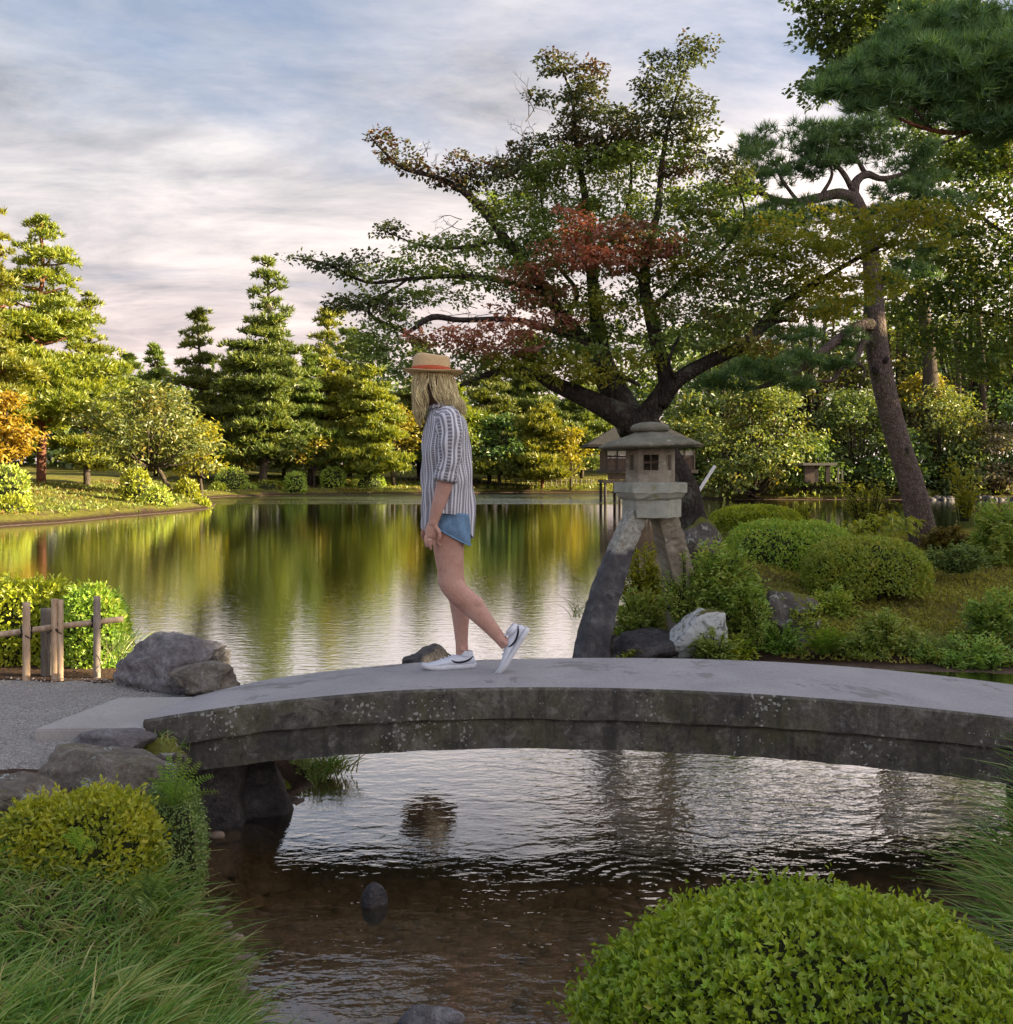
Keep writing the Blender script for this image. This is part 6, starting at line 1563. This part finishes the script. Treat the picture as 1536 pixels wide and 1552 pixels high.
# right-hand sedge clump
n = 3000; x_ = rng.uniform(1.78, 2.5, n * 2); y_ = rng.uniform(2.95, 3.9, n * 2); kp = (sdf(NEAR, x_, y_) > -.02) & (x_ > y_ * .45 + .06); x_, y_ = x_[kp][:n], y_[kp][:n]; n = len(x_)
bs = np.stack([x_, y_, Hh(x_, y_) - .02], -1); dr = unit(rng.normal(size=(n, 3)) * [.7, .7, 0] + [-.85, -.25, 0])
ac = Acc(); ac.add(*blades(bs, dr, rng.uniform(.34, .60, n), .0055, rng.uniform(.3, .9, n), 7))
obj('bank_sedge', ac.mesh('bank_sedge', M['sedge'], True), kind='stuff', label='arching sedge grass at the right photo edge', cat='grass')
# under-bridge grass tuft and hedge-foot grass
ac = Acc()
for px, py, d, m_, L_ in ((500, 1172, 5.95, 160, .18), (480, 1178, 5.9, 90, .15), (190, 1005, 6.4, 70, .16), (185, 985, 6.6, 60, .2), (20, 1250, 3.9, 90, .14), (240, 1122, 4.8, 25, .06), (262, 1135, 4.8, 20, .05), (1425, 990, 9.5, 140, .22), (1400, 985, 9.55, 120, .2), (1450, 1000, 9.45, 120, .2), (880, 935, 10.1, 30, .3)):
    c = np.array(P(px, py, d)); bs = c + rng.normal(size=(m_, 3)) * [.05, .05, .01]
    dr = unit(rng.normal(size=(m_, 3)) * [1, 1, 0] + [.4, 0, 0]); ac.add(*blades(bs, dr, rng.uniform(.6, 1.1, m_) * L_, .004, rng.uniform(.2, .9, m_), 5))
obj('grass_tufts', ac.mesh('grass_tufts', M['sedge'], True), kind='stuff', label='grass tufts at stones and water edges', cat='grass')

# ---------------------------------------------------------------- big azalea dome in the lower right foreground
AD = 2.28
az = shrub('azalea_bush', 'large bright lime-green azalea dome filling the lower right foreground', 1240, 1376, 1700, 374, AD, 'clip_lime', 32000, .0195, 81, dep=.82, spiky=260, lowcut=-.2, power=2.0)
rt = np.array(az.location); sc = F / AD; w = 374 / sc; hh = (1700 - 1376) / sc
R = np.array([w, w * .82, hh * .74]); c0 = np.array([0, 0, hh * .26])
# the leaf whorls nearest the viewer, each a piece of its own
sp = []
for v in range(5):
    ac = Acc(); m_ = 7
    a = np.arange(m_) * 2.4 + v; D = np.stack([np.cos(a) * .8, np.sin(a) * .8, .35 + .5 * rng.random(m_)], -1)
    ac.add(*leaves(np.zeros((m_, 3)) + D * .002, D, np.array([0, 0, 1.0]) + rng.normal(size=(m_, 3)) * .2 - D * .4,   .0165 * rng.uniform(.75, 1.2, m_), .0095, .3))
    sp.append(ac.mesh('leaf_whorl', M['clip_lime']))
cand = rnd_dir(6000); cand = cand[cand[:, 2] > .02]
q = cand
pos = c0 + q * R * 1.0; nr = unit(cand / R); eye = np.array([0, 0, CZ]) - rt
vis = ((eye - pos) * nr).sum(1) > .15; scr = (pos + rt); row = HOR - (scr[:, 2] - CZ) / scr[:, 1] * F
kk = np.where(vis & (row < 1560) & (np.abs(scr[:, 0] / scr[:, 1]) < .5))[0][:300]
for j, i in enumerate(kk):
    o = obj('leaf_whorl', sp[j % 5], az, loc=tuple(pos[i] + nr[i] * rng.uniform(-.004, .012)))
    o.rotation_mode = 'QUATERNION'; o.rotation_quaternion = Vector(nr[i] + rng.normal(size=3) * .25).to_track_quat('Z', 'Y'); s = rng.uniform(.8, 1.25); o.scale = (s, s, s)

# ---------------------------------------------------------------- the woman on the bridge
WY = 5.45; WS = F / WY
dk = lambda x: float(np.interp(x, Xn, zt) * .45 + np.interp(x, Xf, ztf) * .55) + 0.006
def WP(px, py, y=0.0):
    v = np.array(P(px, py, WY)); v[1] += y; return v


pr_ = thing('person', 'person in straw hat, striped shirt, denim shorts and white sneakers walking left over the bridge', 'person', tuple(WP(690, 1018)))
AX = np.array([1.0, 0, 0]); AY = np.array([0, 1.0, 0]); AZ = np.array([0, 0, 1.0])


def limb(pts, n=14, flat=1.0):
    """pts: (px,py,y, radius px, depth ratio)"""
    p = [WP(a_, b_, c_) for a_, b_, c_, *_ in pts]; r = [q_[3] / WS for q_ in pts]
    return tube(p, r, n, 5, up=[0, 1, 0], flat=flat)


B = Acc()
# torso and neck
tor = [(668, 612, 0, .052, .055), (671, 625, 0, .055, .06), (675, 634, 0, .075, .12), (678, 650, 0, .095, .165), (678, 680, 0, .112, .155), (680, 715, 0, .100, .135), (682, 740, 0, .098, .130), (682, 770, 0, .110, .130), (681, 798, 0, .112, .135), (681, 815, 0, .085, .12)]
pc = [WP(a_, b_, c_) for a_, b_, c_, *_ in tor]
B.addvf(loft([ring(c_, AX, AY, t_[3], t_[4], 24, 2.2) for c_, t_ in zip(pc, tor)]))
B.addvf(tube([WP(666, 585, 0), WP(668, 604, 0), WP(673, 632, 0)], [.052, .050, .060], 14, 3))
# head turned towards the pond, looking down
hc = WP(650, 584, 0.0); fd = unit(np.array([-.66, .72, -.20])); rt_ = unit(np.cross(fd, AZ)); up_ = np.cross(rt_, fd)
hr = []
for z_, rx_, ry_, sh in ((-.112, .018, .020, .045), (-.104, .038, .042, .036), (-.085, .052, .060, .018), (-.055, .062, .078, .006), (-.02, .069, .089, 0), (.02, .073, .094, -.004), (.055, .071, .092, -.008), (.085, .058, .076, -.010), (.105, .036, .048, -.010), (.113, .010, .014, -.010)):
    hr.append(ring(hc + up_ * z_ + fd * sh, rt_, fd, rx_, ry_, 28, 2.15))
B.addvf(loft(hr))
B.addvf(tube([hc + fd * .082 + up_ * .012, hc + fd * .098 + up_ * -.012, hc + fd * .112 + up_ * -.034, hc + fd * .088 + up_ * -.044], [.008, .010, .014, .008], 10, 3))          # nose
for s in (-1, 1):
    B.addvf(tube([hc + rt_ * .07 * s + up_ * .02 - fd * .01, hc + rt_ * .079 * s + up_ * .0 - fd * .018, hc + rt_ * .07 * s + up_ * -.028], [.010, .016, .008], 8, 3))     # ears
    B.addvf(tube([hc + fd * .084 + rt_ * .014 * s + up_ * .022, hc + fd * .082 + rt_ * .034 * s + up_ * .026, hc + fd * .068 + rt_ * .054 * s + up_ * .018], [.005, .007, .004], 8, 3))  # brow
B.addvf(tube([hc + fd * .082 - rt_ * .022 + up_ * -.064, hc + fd * .093 + up_ * -.062, hc + fd * .082 + rt_ * .022 + up_ * -.064], [.005, .009, .005], 8, 3))   # lips
# near (left) arm, hanging, and its hand
B.addvf(limb([(682, 640, -.165, 15), (684, 680, -.175, 14), (681, 722, -.180, 12.0), (675, 742, -.182, 12.2), (668, 765, -.182, 10.2), (662, 785, -.182, 7.8), (660, 793, -.182, 7.4)]))
B.addvf(limb([(680, 640, .165, 15), (678, 690, .18, 13), (668, 728, .185, 11), (655, 765, .185, 9), (648, 790, .185, 7.5)]))
for sy, ox, oy in ((-.182, 0, 0), (.185, -13, -3)):
    w0 = WP(660 + ox, 791 + oy, sy)
    B.addvf(loft([ring(w0 + np.array([dx_, 0, dz_]), unit(np.array([1, 0, -.25])), AY, a_, b_, 14, 2.4) for dx_, dz_, a_, b_ in ((.001, .004, .026, .020), (-.004, -.018, .031, .019), (-.007, -.040, .036, .0175), (-.007, -.062, .036, .016), (-.005, -.074, .032, .013))]))
    for k_, (fx, ln) in enumerate(((-.033, .064), (-.012, .074), (.009, .069), (.029, .055))):
        b_ = w0 + np.array([-.004 + fx, .004 * (k_ - 1.5), -.066 - .004 * (1.5 - abs(k_ - 1.5))])
        cr = .25 + .10 * k_
        B.addvf(tube([b_, b_ + np.array([-.002, -.002, -ln * .42]), b_ + np.array([.008 * cr, .010, -ln * .75]), b_ + np.array([.022 * cr, .020 * cr + .006, -ln * .92])], [.0090, .0084, .0076, .0062], 9, 3))
    tb = w0 + np.array([.016, -.012, -.018])
    B.addvf(tube([tb, tb + np.array([.018, -.010, -.024]), tb + np.array([.020, -.012, -.050]), tb + np.array([.014, -.010, -.070])], [.013, .0115, .0098, .0075], 9, 3))
# near leg, bent, heel lifted
B.addvf(limb([(682, 795, -.085, 25.5), (681, 815, -.09, 24.5), (682, 842, -.09, 21.0), (683.5, 862, -.09, 18.6), (684, 878, -.09, 18.2), (692, 892, -.09, 17.2), (707, 906, -.09, 17.4), (722, 921, -.09, 16.4), (741, 943, -.09, 11.8), (757, 962, -.09, 9.0), (768, 974, -.09, 9.0)], 18, .80))
# far leg, straight
B.addvf(limb([(681, 795, .085, 26), (680, 830, .085, 23), (684, 865, .085, 18.5), (687, 885, .085, 17.0), (694, 905, .085, 16.8), (697, 925, .085, 15.5), (698, 955, .085, 11.5), (699, 978, .085, 9.6), (700, 996, .085, 10)], 18, .80))
# kneecaps, calf muscles and ankle bones, merged into the skin
for px, py, sy, s_ in ((674, 879, -.09, 1), (679, 884, .085, 1)):
    B.addvf(tube([WP(px, py - 8, sy), WP(px - 1.5, py, sy), WP(px + 2, py + 8, sy)], [.020, .027, .020], 10, 3))
B.addvf(tube([WP(713, 899, -.095), WP(724, 911, -.098), WP(736, 927, -.094)], [.022, .040, .018], 10, 3))
B.addvf(tube([WP(703, 897, .09), WP(705, 914, .092), WP(703, 935, .09)], [.020, .036, .018], 10, 3))
for px, py, sy in ((766, 969, -.118), (700, 987, .055)):
    B.addvf(tube([WP(px - 3, py - 3, sy), WP(px, py, sy), WP(px + 3, py + 3, sy)], [.008, .013, .008], 8, 3))
part('body', remesh('body', B, .0044, M['skin'], 4, .5), pr_)
ey = Acc()
for s in (-1, 1):
    V, Fc = rock_vf(hc + fd * .078 + rt_ * .031 * s + up_ * .004, (.012, .012, .012), 1, 0, 2, 0)
    part('eye', mesh('eye', V, Fc, M['eye_white'], True), pr_)
V, fs, _ = tube([hc + fd * .090 - rt_ * .020 + up_ * -.064, hc + fd * .1005 + up_ * -.063, hc + fd * .090 + rt_ * .020 + up_ * -.064], [.003, .0055, .003], 8, 3, flat=.8)
part('mouth', mesh('mouth', V, fs, M['lip'], True), pr_)
rg = [WP(655, 822, 0)]
# ring on a finger
w0 = WP(660, 791, -.182); rc = w0 + np.array([-.017, -.002, -.082]); a = np.linspace(0, 2 * np.pi, 17)
V, fs, _ = tube(rc + np.stack([np.cos(a) * .0105, np.sin(a) * .0105, 0 * a], -1), [.0018] * 17, 6, 1); part('finger_ring', mesh('finger_ring', V, fs, M['silver'], True), pr_)

# shirt: loose, with folds; stripes follow the cloth (u counts stripes, v counts beads)
ns, nr = 120, 44
rows = [(608, 668, 17, .062), (616, 670, 19, .068), (622, 672, 21.5, .085), (628, 674, 25, .125), (634, 676, 28.5, .165), (642, 677, 31, .188), (656, 677, 34, .196), (680, 676.5, 37, .192), (705, 677, 37, .185), (730, 678.5, 38.5, .182), (755, 679, 39, .180), (780, 678.5, 38.5, .184), (800, 678, 37.5, .186), (812, 678, 37, .186)]
ry = np.linspace(608, 812, nr); A = np.array(rows, float)
cx_s, hx_s, hy_s = np.interp(ry, A[:, 0], A[:, 1]), np.interp(ry, A[:, 0], A[:, 2]), np.interp(ry, A[:, 0], A[:, 3])
ang = np.linspace(0, 2 * np.pi, ns, endpoint=False)
R = []
for i in range(nr):
    u = i / (nr - 1); fold = u ** 1.3 * (.014 * np.sin(ang * 6 + 2.5 * u + 1) + .008 * np.sin(ang * 11 - 4 * u) + .007 * np.sin(ang * 4 + 9 * u)) + .007 * np.sin(ang * 3 + u * 19 + 1.2 * np.sin(ang * 2)) * np.sin(np.pi * u)
    hem = np.where(u > .55, (u - .55) / .45, 0)
    dn_ = np.abs((np.abs(np.degrees(np.arctan2(np.sin(ang), np.cos(ang)))) - 80) / 52)     # the hem is cut high over each thigh
    side = np.exp(-dn_ ** 4)
    y_row = ry[i] - hem * side * 36 + hem * np.clip(np.cos(ang), 0, 1) * 4 - hem * np.clip(-np.cos(ang), 0, 1) * 10
    c = np.array([WP(cx_s[i], yy, 0) for yy in y_row])
    # collar opens to the front
    r_ = 1 + np.maximum(fold, -.007) / .15
    c[:, 0] += np.cos(ang) * hx_s[i] / WS * r_; c[:, 1] += np.sin(ang) * hy_s[i] * r_
    if i < 3: c[:, 2] += .012 * np.cos(ang) * (3 - i) / 3
    R.append(c)
R = np.array(R)
SH = Acc()


def cloth(R, ustripes, vbeads, acc, wrap_u=True, th=.004):
    nr_, ns_ = R.shape[:2]
    Rw = np.concatenate([R, R[:, :1]], 1); n1 = ns_ + 1
    u = np.linspace(0, ustripes, n1); v = np.linspace(0, vbeads, nr_)
    uv = np.stack(np.meshgrid(v, u, indexing='ij')[::-1], -1).reshape(-1, 2)
    cen = R.mean(1, keepdims=True); inn = Rw - unit(Rw - cen) * th
    f = grid_faces(nr_, n1, False)
    acc.add(Rw.reshape(-1, 3), f, 0, uv); acc.add(inn.reshape(-1, 3), f[:, ::-1], 0, uv)
    e = np.arange(n1 - 1)
    for r_ in (0, nr_ - 1):
        acc.add(np.concatenate([Rw[r_], inn[r_]]), np.stack([e, e + 1, e + 1 + n1, e + n1], -1), 0, np.concatenate([uv.reshape(nr_, n1, 2)[r_]] * 2))


cloth(R, 21, 60, SH)
# sleeves
for sy, ox in ((-1, 0), (1, -4)):
    sl = [(676, 636, .105, 19, .055), (683, 640, .150, 20, .058), (685, 652, .178, 19.5, .060), (685.5, 672, .188, 18.5, .058), (684.5, 695, .192, 17.2, .056), (681.5, 714, .192, 16.4, .054), (680.5, 718, .192, 16.2, .053)]
    pth, rr = smooth_path([WP(a_ + ox * k_ / 6, b_, sy * c_) for k_, (a_, b_, c_, _, _) in enumerate(sl)], [q_[3] / WS for q_ in sl], 4)
    T_ = unit(np.gradient(pth, axis=0)); Rs = []
    for i in range(len(pth)):
        U = unit(np.cross(AY, T_[i])); U = U if U[0] > 0 else -U; Vv = unit(np.cross(T_[i], U)); Vv = Vv if Vv[1] > 0 else -Vv
        a = np.linspace(0, 2 * np.pi, 48, endpoint=False); wob = 1 + .08 * np.sin(a * 2 + i * .95) + .05 * np.sin(a * 4 - i * .7)
        Rs.append(pth[i] + np.outer(np.cos(a) * rr[i] * wob, U) + np.outer(np.sin(a) * rr[i] * .98 * wob, Vv))
    cloth(np.array(Rs), 7, 27, SH)
    # rolled cuff
    cf = []
    for (a_, b_, k_) in ((681.5, 713, 17.4), (680, 718, 18.2), (679, 724, 18.2), (678, 729, 17.4), (678.2, 728, 15)):
        a = np.linspace(0, 2 * np.pi, 48, endpoint=False); c = WP(a_ + ox, b_, sy * .19)
        cf.append(c + np.outer(np.cos(a) * k_ / WS * (1 + .04 * np.sin(3 * a)), unit(np.array([1, 0, -.18]))) + np.outer(np.sin(a) * k_ / WS * .95, AY))
    cloth(np.array(cf), 7, 5, SH)
# collar
cr = []
for z_, k_ in ((0, 1.02), (-2, 1.05), (-6, 1.10), (-9, 1.16), (-6, 1.26), (2, 1.42)):
    a = np.linspace(0, 2 * np.pi, 48, endpoint=False)
    c = np.array([WP(670, 616 + z_ + 3 * max(0, -math.cos(q_)), 0) for q_ in a])
    c[:, 0] += np.cos(a) * 16.5 / WS * k_; c[:, 1] += np.sin(a) * .062 * k_; cr.append(c)
cloth(np.array(cr), 9, 5, SH)
part('shirt', SH.mesh('shirt', M['striped_cloth'], True, True), pr_)

# denim shorts
D_ = Acc()
D_.addvf(loft([ring(WP(681, b_, 0), AX, AY, h_ / WS, k_, 28, 2.3) for b_, h_, k_ in ((752, 29, .135), (770, 32, .150), (785, 33.5, .155), (797, 33, .155), (803, 29, .14))]))
for sy in (-1, 1):
    sft = 0 if sy < 0 else -3
    D_.addvf(loft([ring(WP(cx_ + sft, b_, sy * .080), unit(np.array([1, 0, tl])), AY, h_ / WS, .090, 24, 2.2) for cx_, b_, h_, tl in ((682, 775, 31, -.1), (683, 792, 33, -.3), (683.5, 803, 34.5, -.5), (683.5, 808, 35.5, -.55))]))
sh_me = remesh('shorts', D_, .006, M['denim'], 2, .4)
sho = part('shorts', sh_me, pr_)
for sy in (-1, 1):
    a = np.linspace(0, 2 * np.pi, 41); c = WP(683.5 + (0 if sy < 0 else -3), 808, sy * .080); U = unit(np.array([1, 0, -.55]))
    V, fs, _ = tube(c + np.outer(np.cos(a) * 35.7 / WS, U) + np.outer(np.sin(a) * .0905, AY), [.0042] * 41, 6, 1)
    part('hem', mesh('hem', V, fs, M['denim_edge'], True), sho)


a = np.linspace(-1, 1, 12)
V, fs, _ = tube([WP(690 + 2 * q_, 772 + 32 * (q_ + 1) / 2, -.1655 - .003 * (1 - q_ * q_)) for q_ in a], [.0022] * 12, 5, 1)
part('side_seam', mesh('side_seam', V, fs, M['denim_edge'], True), sho)

# sneakers: built along their own length, then set on the deck
def shoe(heel, fwd, upv, mat_root):
    fwd = unit(np.array(fwd, float)); sd = unit(np.cross(upv, fwd)); upv = np.cross(fwd, sd); heel = np.array(heel)
    X = lambda l, w_, h_: heel + fwd * l + sd * w_ + upv * h_
    L = .282
    prof = [(0.000, .026, .020, .050), (.012, .033, .018, .072), (.040, .036, .018, .080), (.075, .036, .018, .076), (.105, .038, .018, .074), (.135, .042, .018, .066), (.170, .046, .018, .054), (.210, .047, .018, .042), (.245, .041, .018, .034), (.268, .028, .018, .027), (.280, .010, .019, .022)]
    up_r = []
    for l, w_, lo, hi in prof:
        a = np.linspace(0, 2 * np.pi, 24, endpoint=False); zc_, zr = (lo + hi) / 2, (hi - lo) / 2
        tw_ = np.where(np.sin(a) > 0, 1 - .45 * np.sin(a) ** 1.5 * (zr > .018), 1.0)
        up_r.append(np.array([X(l, np.cos(q_) * w_ * t__, zc_ + np.sin(q_) * zr) for q_, t__ in zip(a, tw_)]))
    V, fs, _ = loft(up_r); sho_ = part('shoe', mesh('shoe', V, fs, M['canvas_white'], True), pr_)
    so = []
    for l, k_ in ((-.006, .3), (.002, .75), (.02, 1), (.06, 1.02), (.11, 1.0), (.16, 1.08), (.20, 1.12), (.24, 1.0), (.268, .75), (.284, .45), (.292, .12)):
        w_ = .042 * k_; lift = .012 * max(0, (l - .2) / .09) ** 2
        so.append(np.array([X(l, x_ * w_, z_ + lift) for x_, z_ in ((-1, 0), (0, 0), (1, 0), (1.04, .012), (1, .024), (0, .026), (-1, .024), (-1.04, .012))]))
    V, fs, _ = loft(so); part('sole', mesh('sole', V, fs, M['rubber_white'], True), sho_)
    for s in (-1, 1):                              # side stripe sweeping from the heel to the mid-foot
        q = []
        for l, h_ in ((.010, .062), (.030, .050), (.055, .040), (.085, .036), (.110, .040), (.128, .050)):
            w_ = np.interp(l, [p_[0] for p_ in prof], [p_[1] for p_ in prof]); hi = np.interp(l, [p_[0] for p_ in prof], [p_[3] for p_ in prof]); zc_, zr = (.018 + hi) / 2, (hi - .018) / 2
            sn = np.clip((h_ - zc_) / zr, -1, 1); tw_ = 1 - .45 * max(0, sn) ** 1.5 * (zr > .018)
            q.append(X(l, s * (math.sqrt(1 - sn * sn) * w_ * tw_ + .0012), h_))
        V, fs, _ = tube(q, [.0035, .005, .0058, .0058, .005, .003], 8, 4); part('stripe', mesh('stripe', V, fs, M['shoe_navy'], True), sho_)
    for k_ in range(4):
        l = .118 + .021 * k_; hi = np.interp(l, [p_[0] for p_ in prof], [p_[3] for p_ in prof]) + .003
        V, fs, _ = tube([X(l, -.022, hi - .006), X(l + .004, 0, hi + .001), X(l, .022, hi - .006)], [.003] * 3, 6, 3); part('lace', mesh('lace', V, fs, M['canvas_white'], True), sho_)
    tg = [X(.070, 0, .070), X(.088, 0, .092), X(.094, 0, .104)]
    V, fs, _ = tube(tg, [.020, .018, .010], 10, 3, flat=.3); part('tongue', mesh('tongue', V, fs, M['canvas_white'], True), sho_)
    ck = []
    for l0, w_, h_ in ((.046, .034, .066), (.044, .031, .084), (.043, .030, .094), (.043, .027, .094), (.043, .026, .080)):
        a = np.linspace(0, 2 * np.pi, 24, endpoint=False); ck.append(np.array([X(l0 + np.cos(q_) * w_ * 1.12, np.sin(q_) * w_, h_ + .006 * np.cos(q_)) for q_ in a]))
    V, fs, _ = loft(ck, False); part('ankle_collar', mesh('ankle_collar', V, fs, M['canvas_white'], True), sho_)


x_h = WP(720, 1018, 0)[0]; zd = dk(x_h - .13)
slope = (dk(x_h) - dk(x_h - .27)) / .27
shoe((x_h, WY + .085, dk(x_h) + .001), (-1, -.06, -slope * 1.0), (0, 0, 1), pr_)
# back shoe: toe down on the deck, heel up
tx = WP(763, 1018, 0)[0]; toe = np.array([tx, WY - .09, dk(tx) + .004]); hl_ = WP(795, 962, -.09)
fw = unit(toe - hl_); shoe(toe - fw * .262, fw, unit(np.array([-.95, 0, .5])), pr_)

# hat
hat_c = WP(657, 567, 0.0); htilt = unit(np.array([.03, .06, 1.0])); HU = unit(np.cross(AY, htilt)); HV = np.cross(htilt, HU)
br_ = []
for r_, z_ in ((.080, .002), (.105, .000), (.135, .001), (.158, .006), (.163, .010), (.158, .012), (.135, .007), (.105, .006), (.082, .010)):
    a = np.linspace(0, 2 * np.pi, 56, endpoint=False)
    br_.append(hat_c + np.outer(np.cos(a) * r_, HU) + np.outer(np.sin(a) * r_ * .96, HV) + np.outer(z_ + .010 * np.cos(2 * a) * (r_ - .08) / .08, htilt))
H_ = Acc(); H_.addvf(loft(br_, False))
crn = []
for r_, z_ in ((.104, -.004), (.103, .03), (.101, .055), (.098, .080), (.092, .094), (.080, .101), (.060, .102), (.035, .099), (.010, .098)):
    a = np.linspace(0, 2 * np.pi, 56, endpoint=False)
    crn.append(hat_c + np.array([-.012, 0, 0]) + np.outer(np.cos(a) * r_, HU) + np.outer(np.sin(a) * r_ * .93, HV) + np.outer(z_ + .006 * np.sin(2 * a + .5) * (z_ > .07), htilt))
H_.addvf(loft(crn, True))
hat = part('straw_hat', H_.mesh('straw_hat', M['straw'], True), pr_)
bd = []
for r_, z_ in ((.1045, .010), (.1065, .010), (.1060, .034), (.1035, .034)):
    a = np.linspace(0, 2 * np.pi, 56, endpoint=False)
    bd.append(hat_c + np.array([-.012, 0, 0]) + np.outer(np.cos(a) * r_, HU) + np.outer(np.sin(a) * r_ * .93, HV) + np.outer(np.full(56, z_), htilt))
V, fs, _ = loft(bd, False); part('hat_band', mesh('hat_band', V, fs, M['band_orange'], True), hat)

# hair: an under-layer and many hanging locks
HA = Acc(); HR = Acc()
und = []
for b_, cx_, cy_, hx_, hy_ in ((562, 656, 0, 25, .086), (575, 657, -.004, 27, .090), (592, 659, -.004, 27, .090), (606, 662, -.004, 25, .084), (616, 668, -.002, 20, .07)):
    a = np.linspace(0, 2 * np.pi, 32, endpoint=False)
    c = WP(cx_, b_, cy_); und.append(c + np.outer(np.cos(a) * hx_ / WS, AX) + np.outer(np.sin(a) * hy_, AY) - np.outer((np.cos(a) < -.3) * (np.sin(a) > .2) * -.03, AX))
HR.addvf(loft(und))
for i in range(640):
    th = rng.uniform(math.radians(-172), math.radians(62))          # round the back; 0 = back (+x), -90 = near side
    dx_, dy_ = math.cos(th), math.sin(th)
    c = WP(656, 566 + rng.uniform(-2, 3), 0); r0 = .086 + rng.uniform(-.006, .010)
    p0 = c + np.array([dx_ * r0 * 1.06, dy_ * r0, 0]); front = dx_ < -.10
    cl = .010 * math.sin(th * 9.0) + .006 * math.sin(th * 23.0)       # locks gather into strands
    if front:                                                        # locks falling forward past the cheek
        ln = .15 + .10 * min(1, (-dx_ - .1) * 1.6) + rng.uniform(-.03, .045); tx_ = WP(645 + 6 * rng.normal(), 600, 0)[0]
        e = np.array([p0[0] * .45 + tx_ * .55, p0[1] * .6 + (c[1] - .085) * .4 + cl, p0[2] - ln]); m_ = p0 + np.array([-.010 + cl * .6, -.016 + cl, -ln * .5])
    else:                                                            # locks swept back over the shoulder
        ln = .165 + .06 * dx_ + rng.uniform(-.035, .02); bk = max(0, dx_)
        e = p0 + np.array([.030 + .040 * bk + .02 * rng.random(), dy_ * .030 + cl, -ln]); m_ = p0 + np.array([.012 + .020 * bk + cl * .5, dy_ * .024 + cl, -ln * .48])
    w_ = rng.uniform(.0016, .0048)
    wv = .007 * math.sin(th * 14 + 1) * np.array([1, .4, 0]); HA.addvf(tube([p0, (p0 + m_) / 2 + rng.normal(size=3) * .002 + wv, m_ - wv, (m_ + e) / 2 + rng.normal(size=3) * .004 + wv * 1.5, e - wv * 1.6 + np.array([0, 0, rng.uniform(-.012, .02)])], [w_, w_ * 1.1, w_, w_ * .8, w_ * .15], 5, 3, flat=.6))
hair = part('hair', HA.mesh('hair', M['hair_blond'], True), pr_)
part('under_hair', HR.mesh('under_hair', M['hair_root'], True), hair)
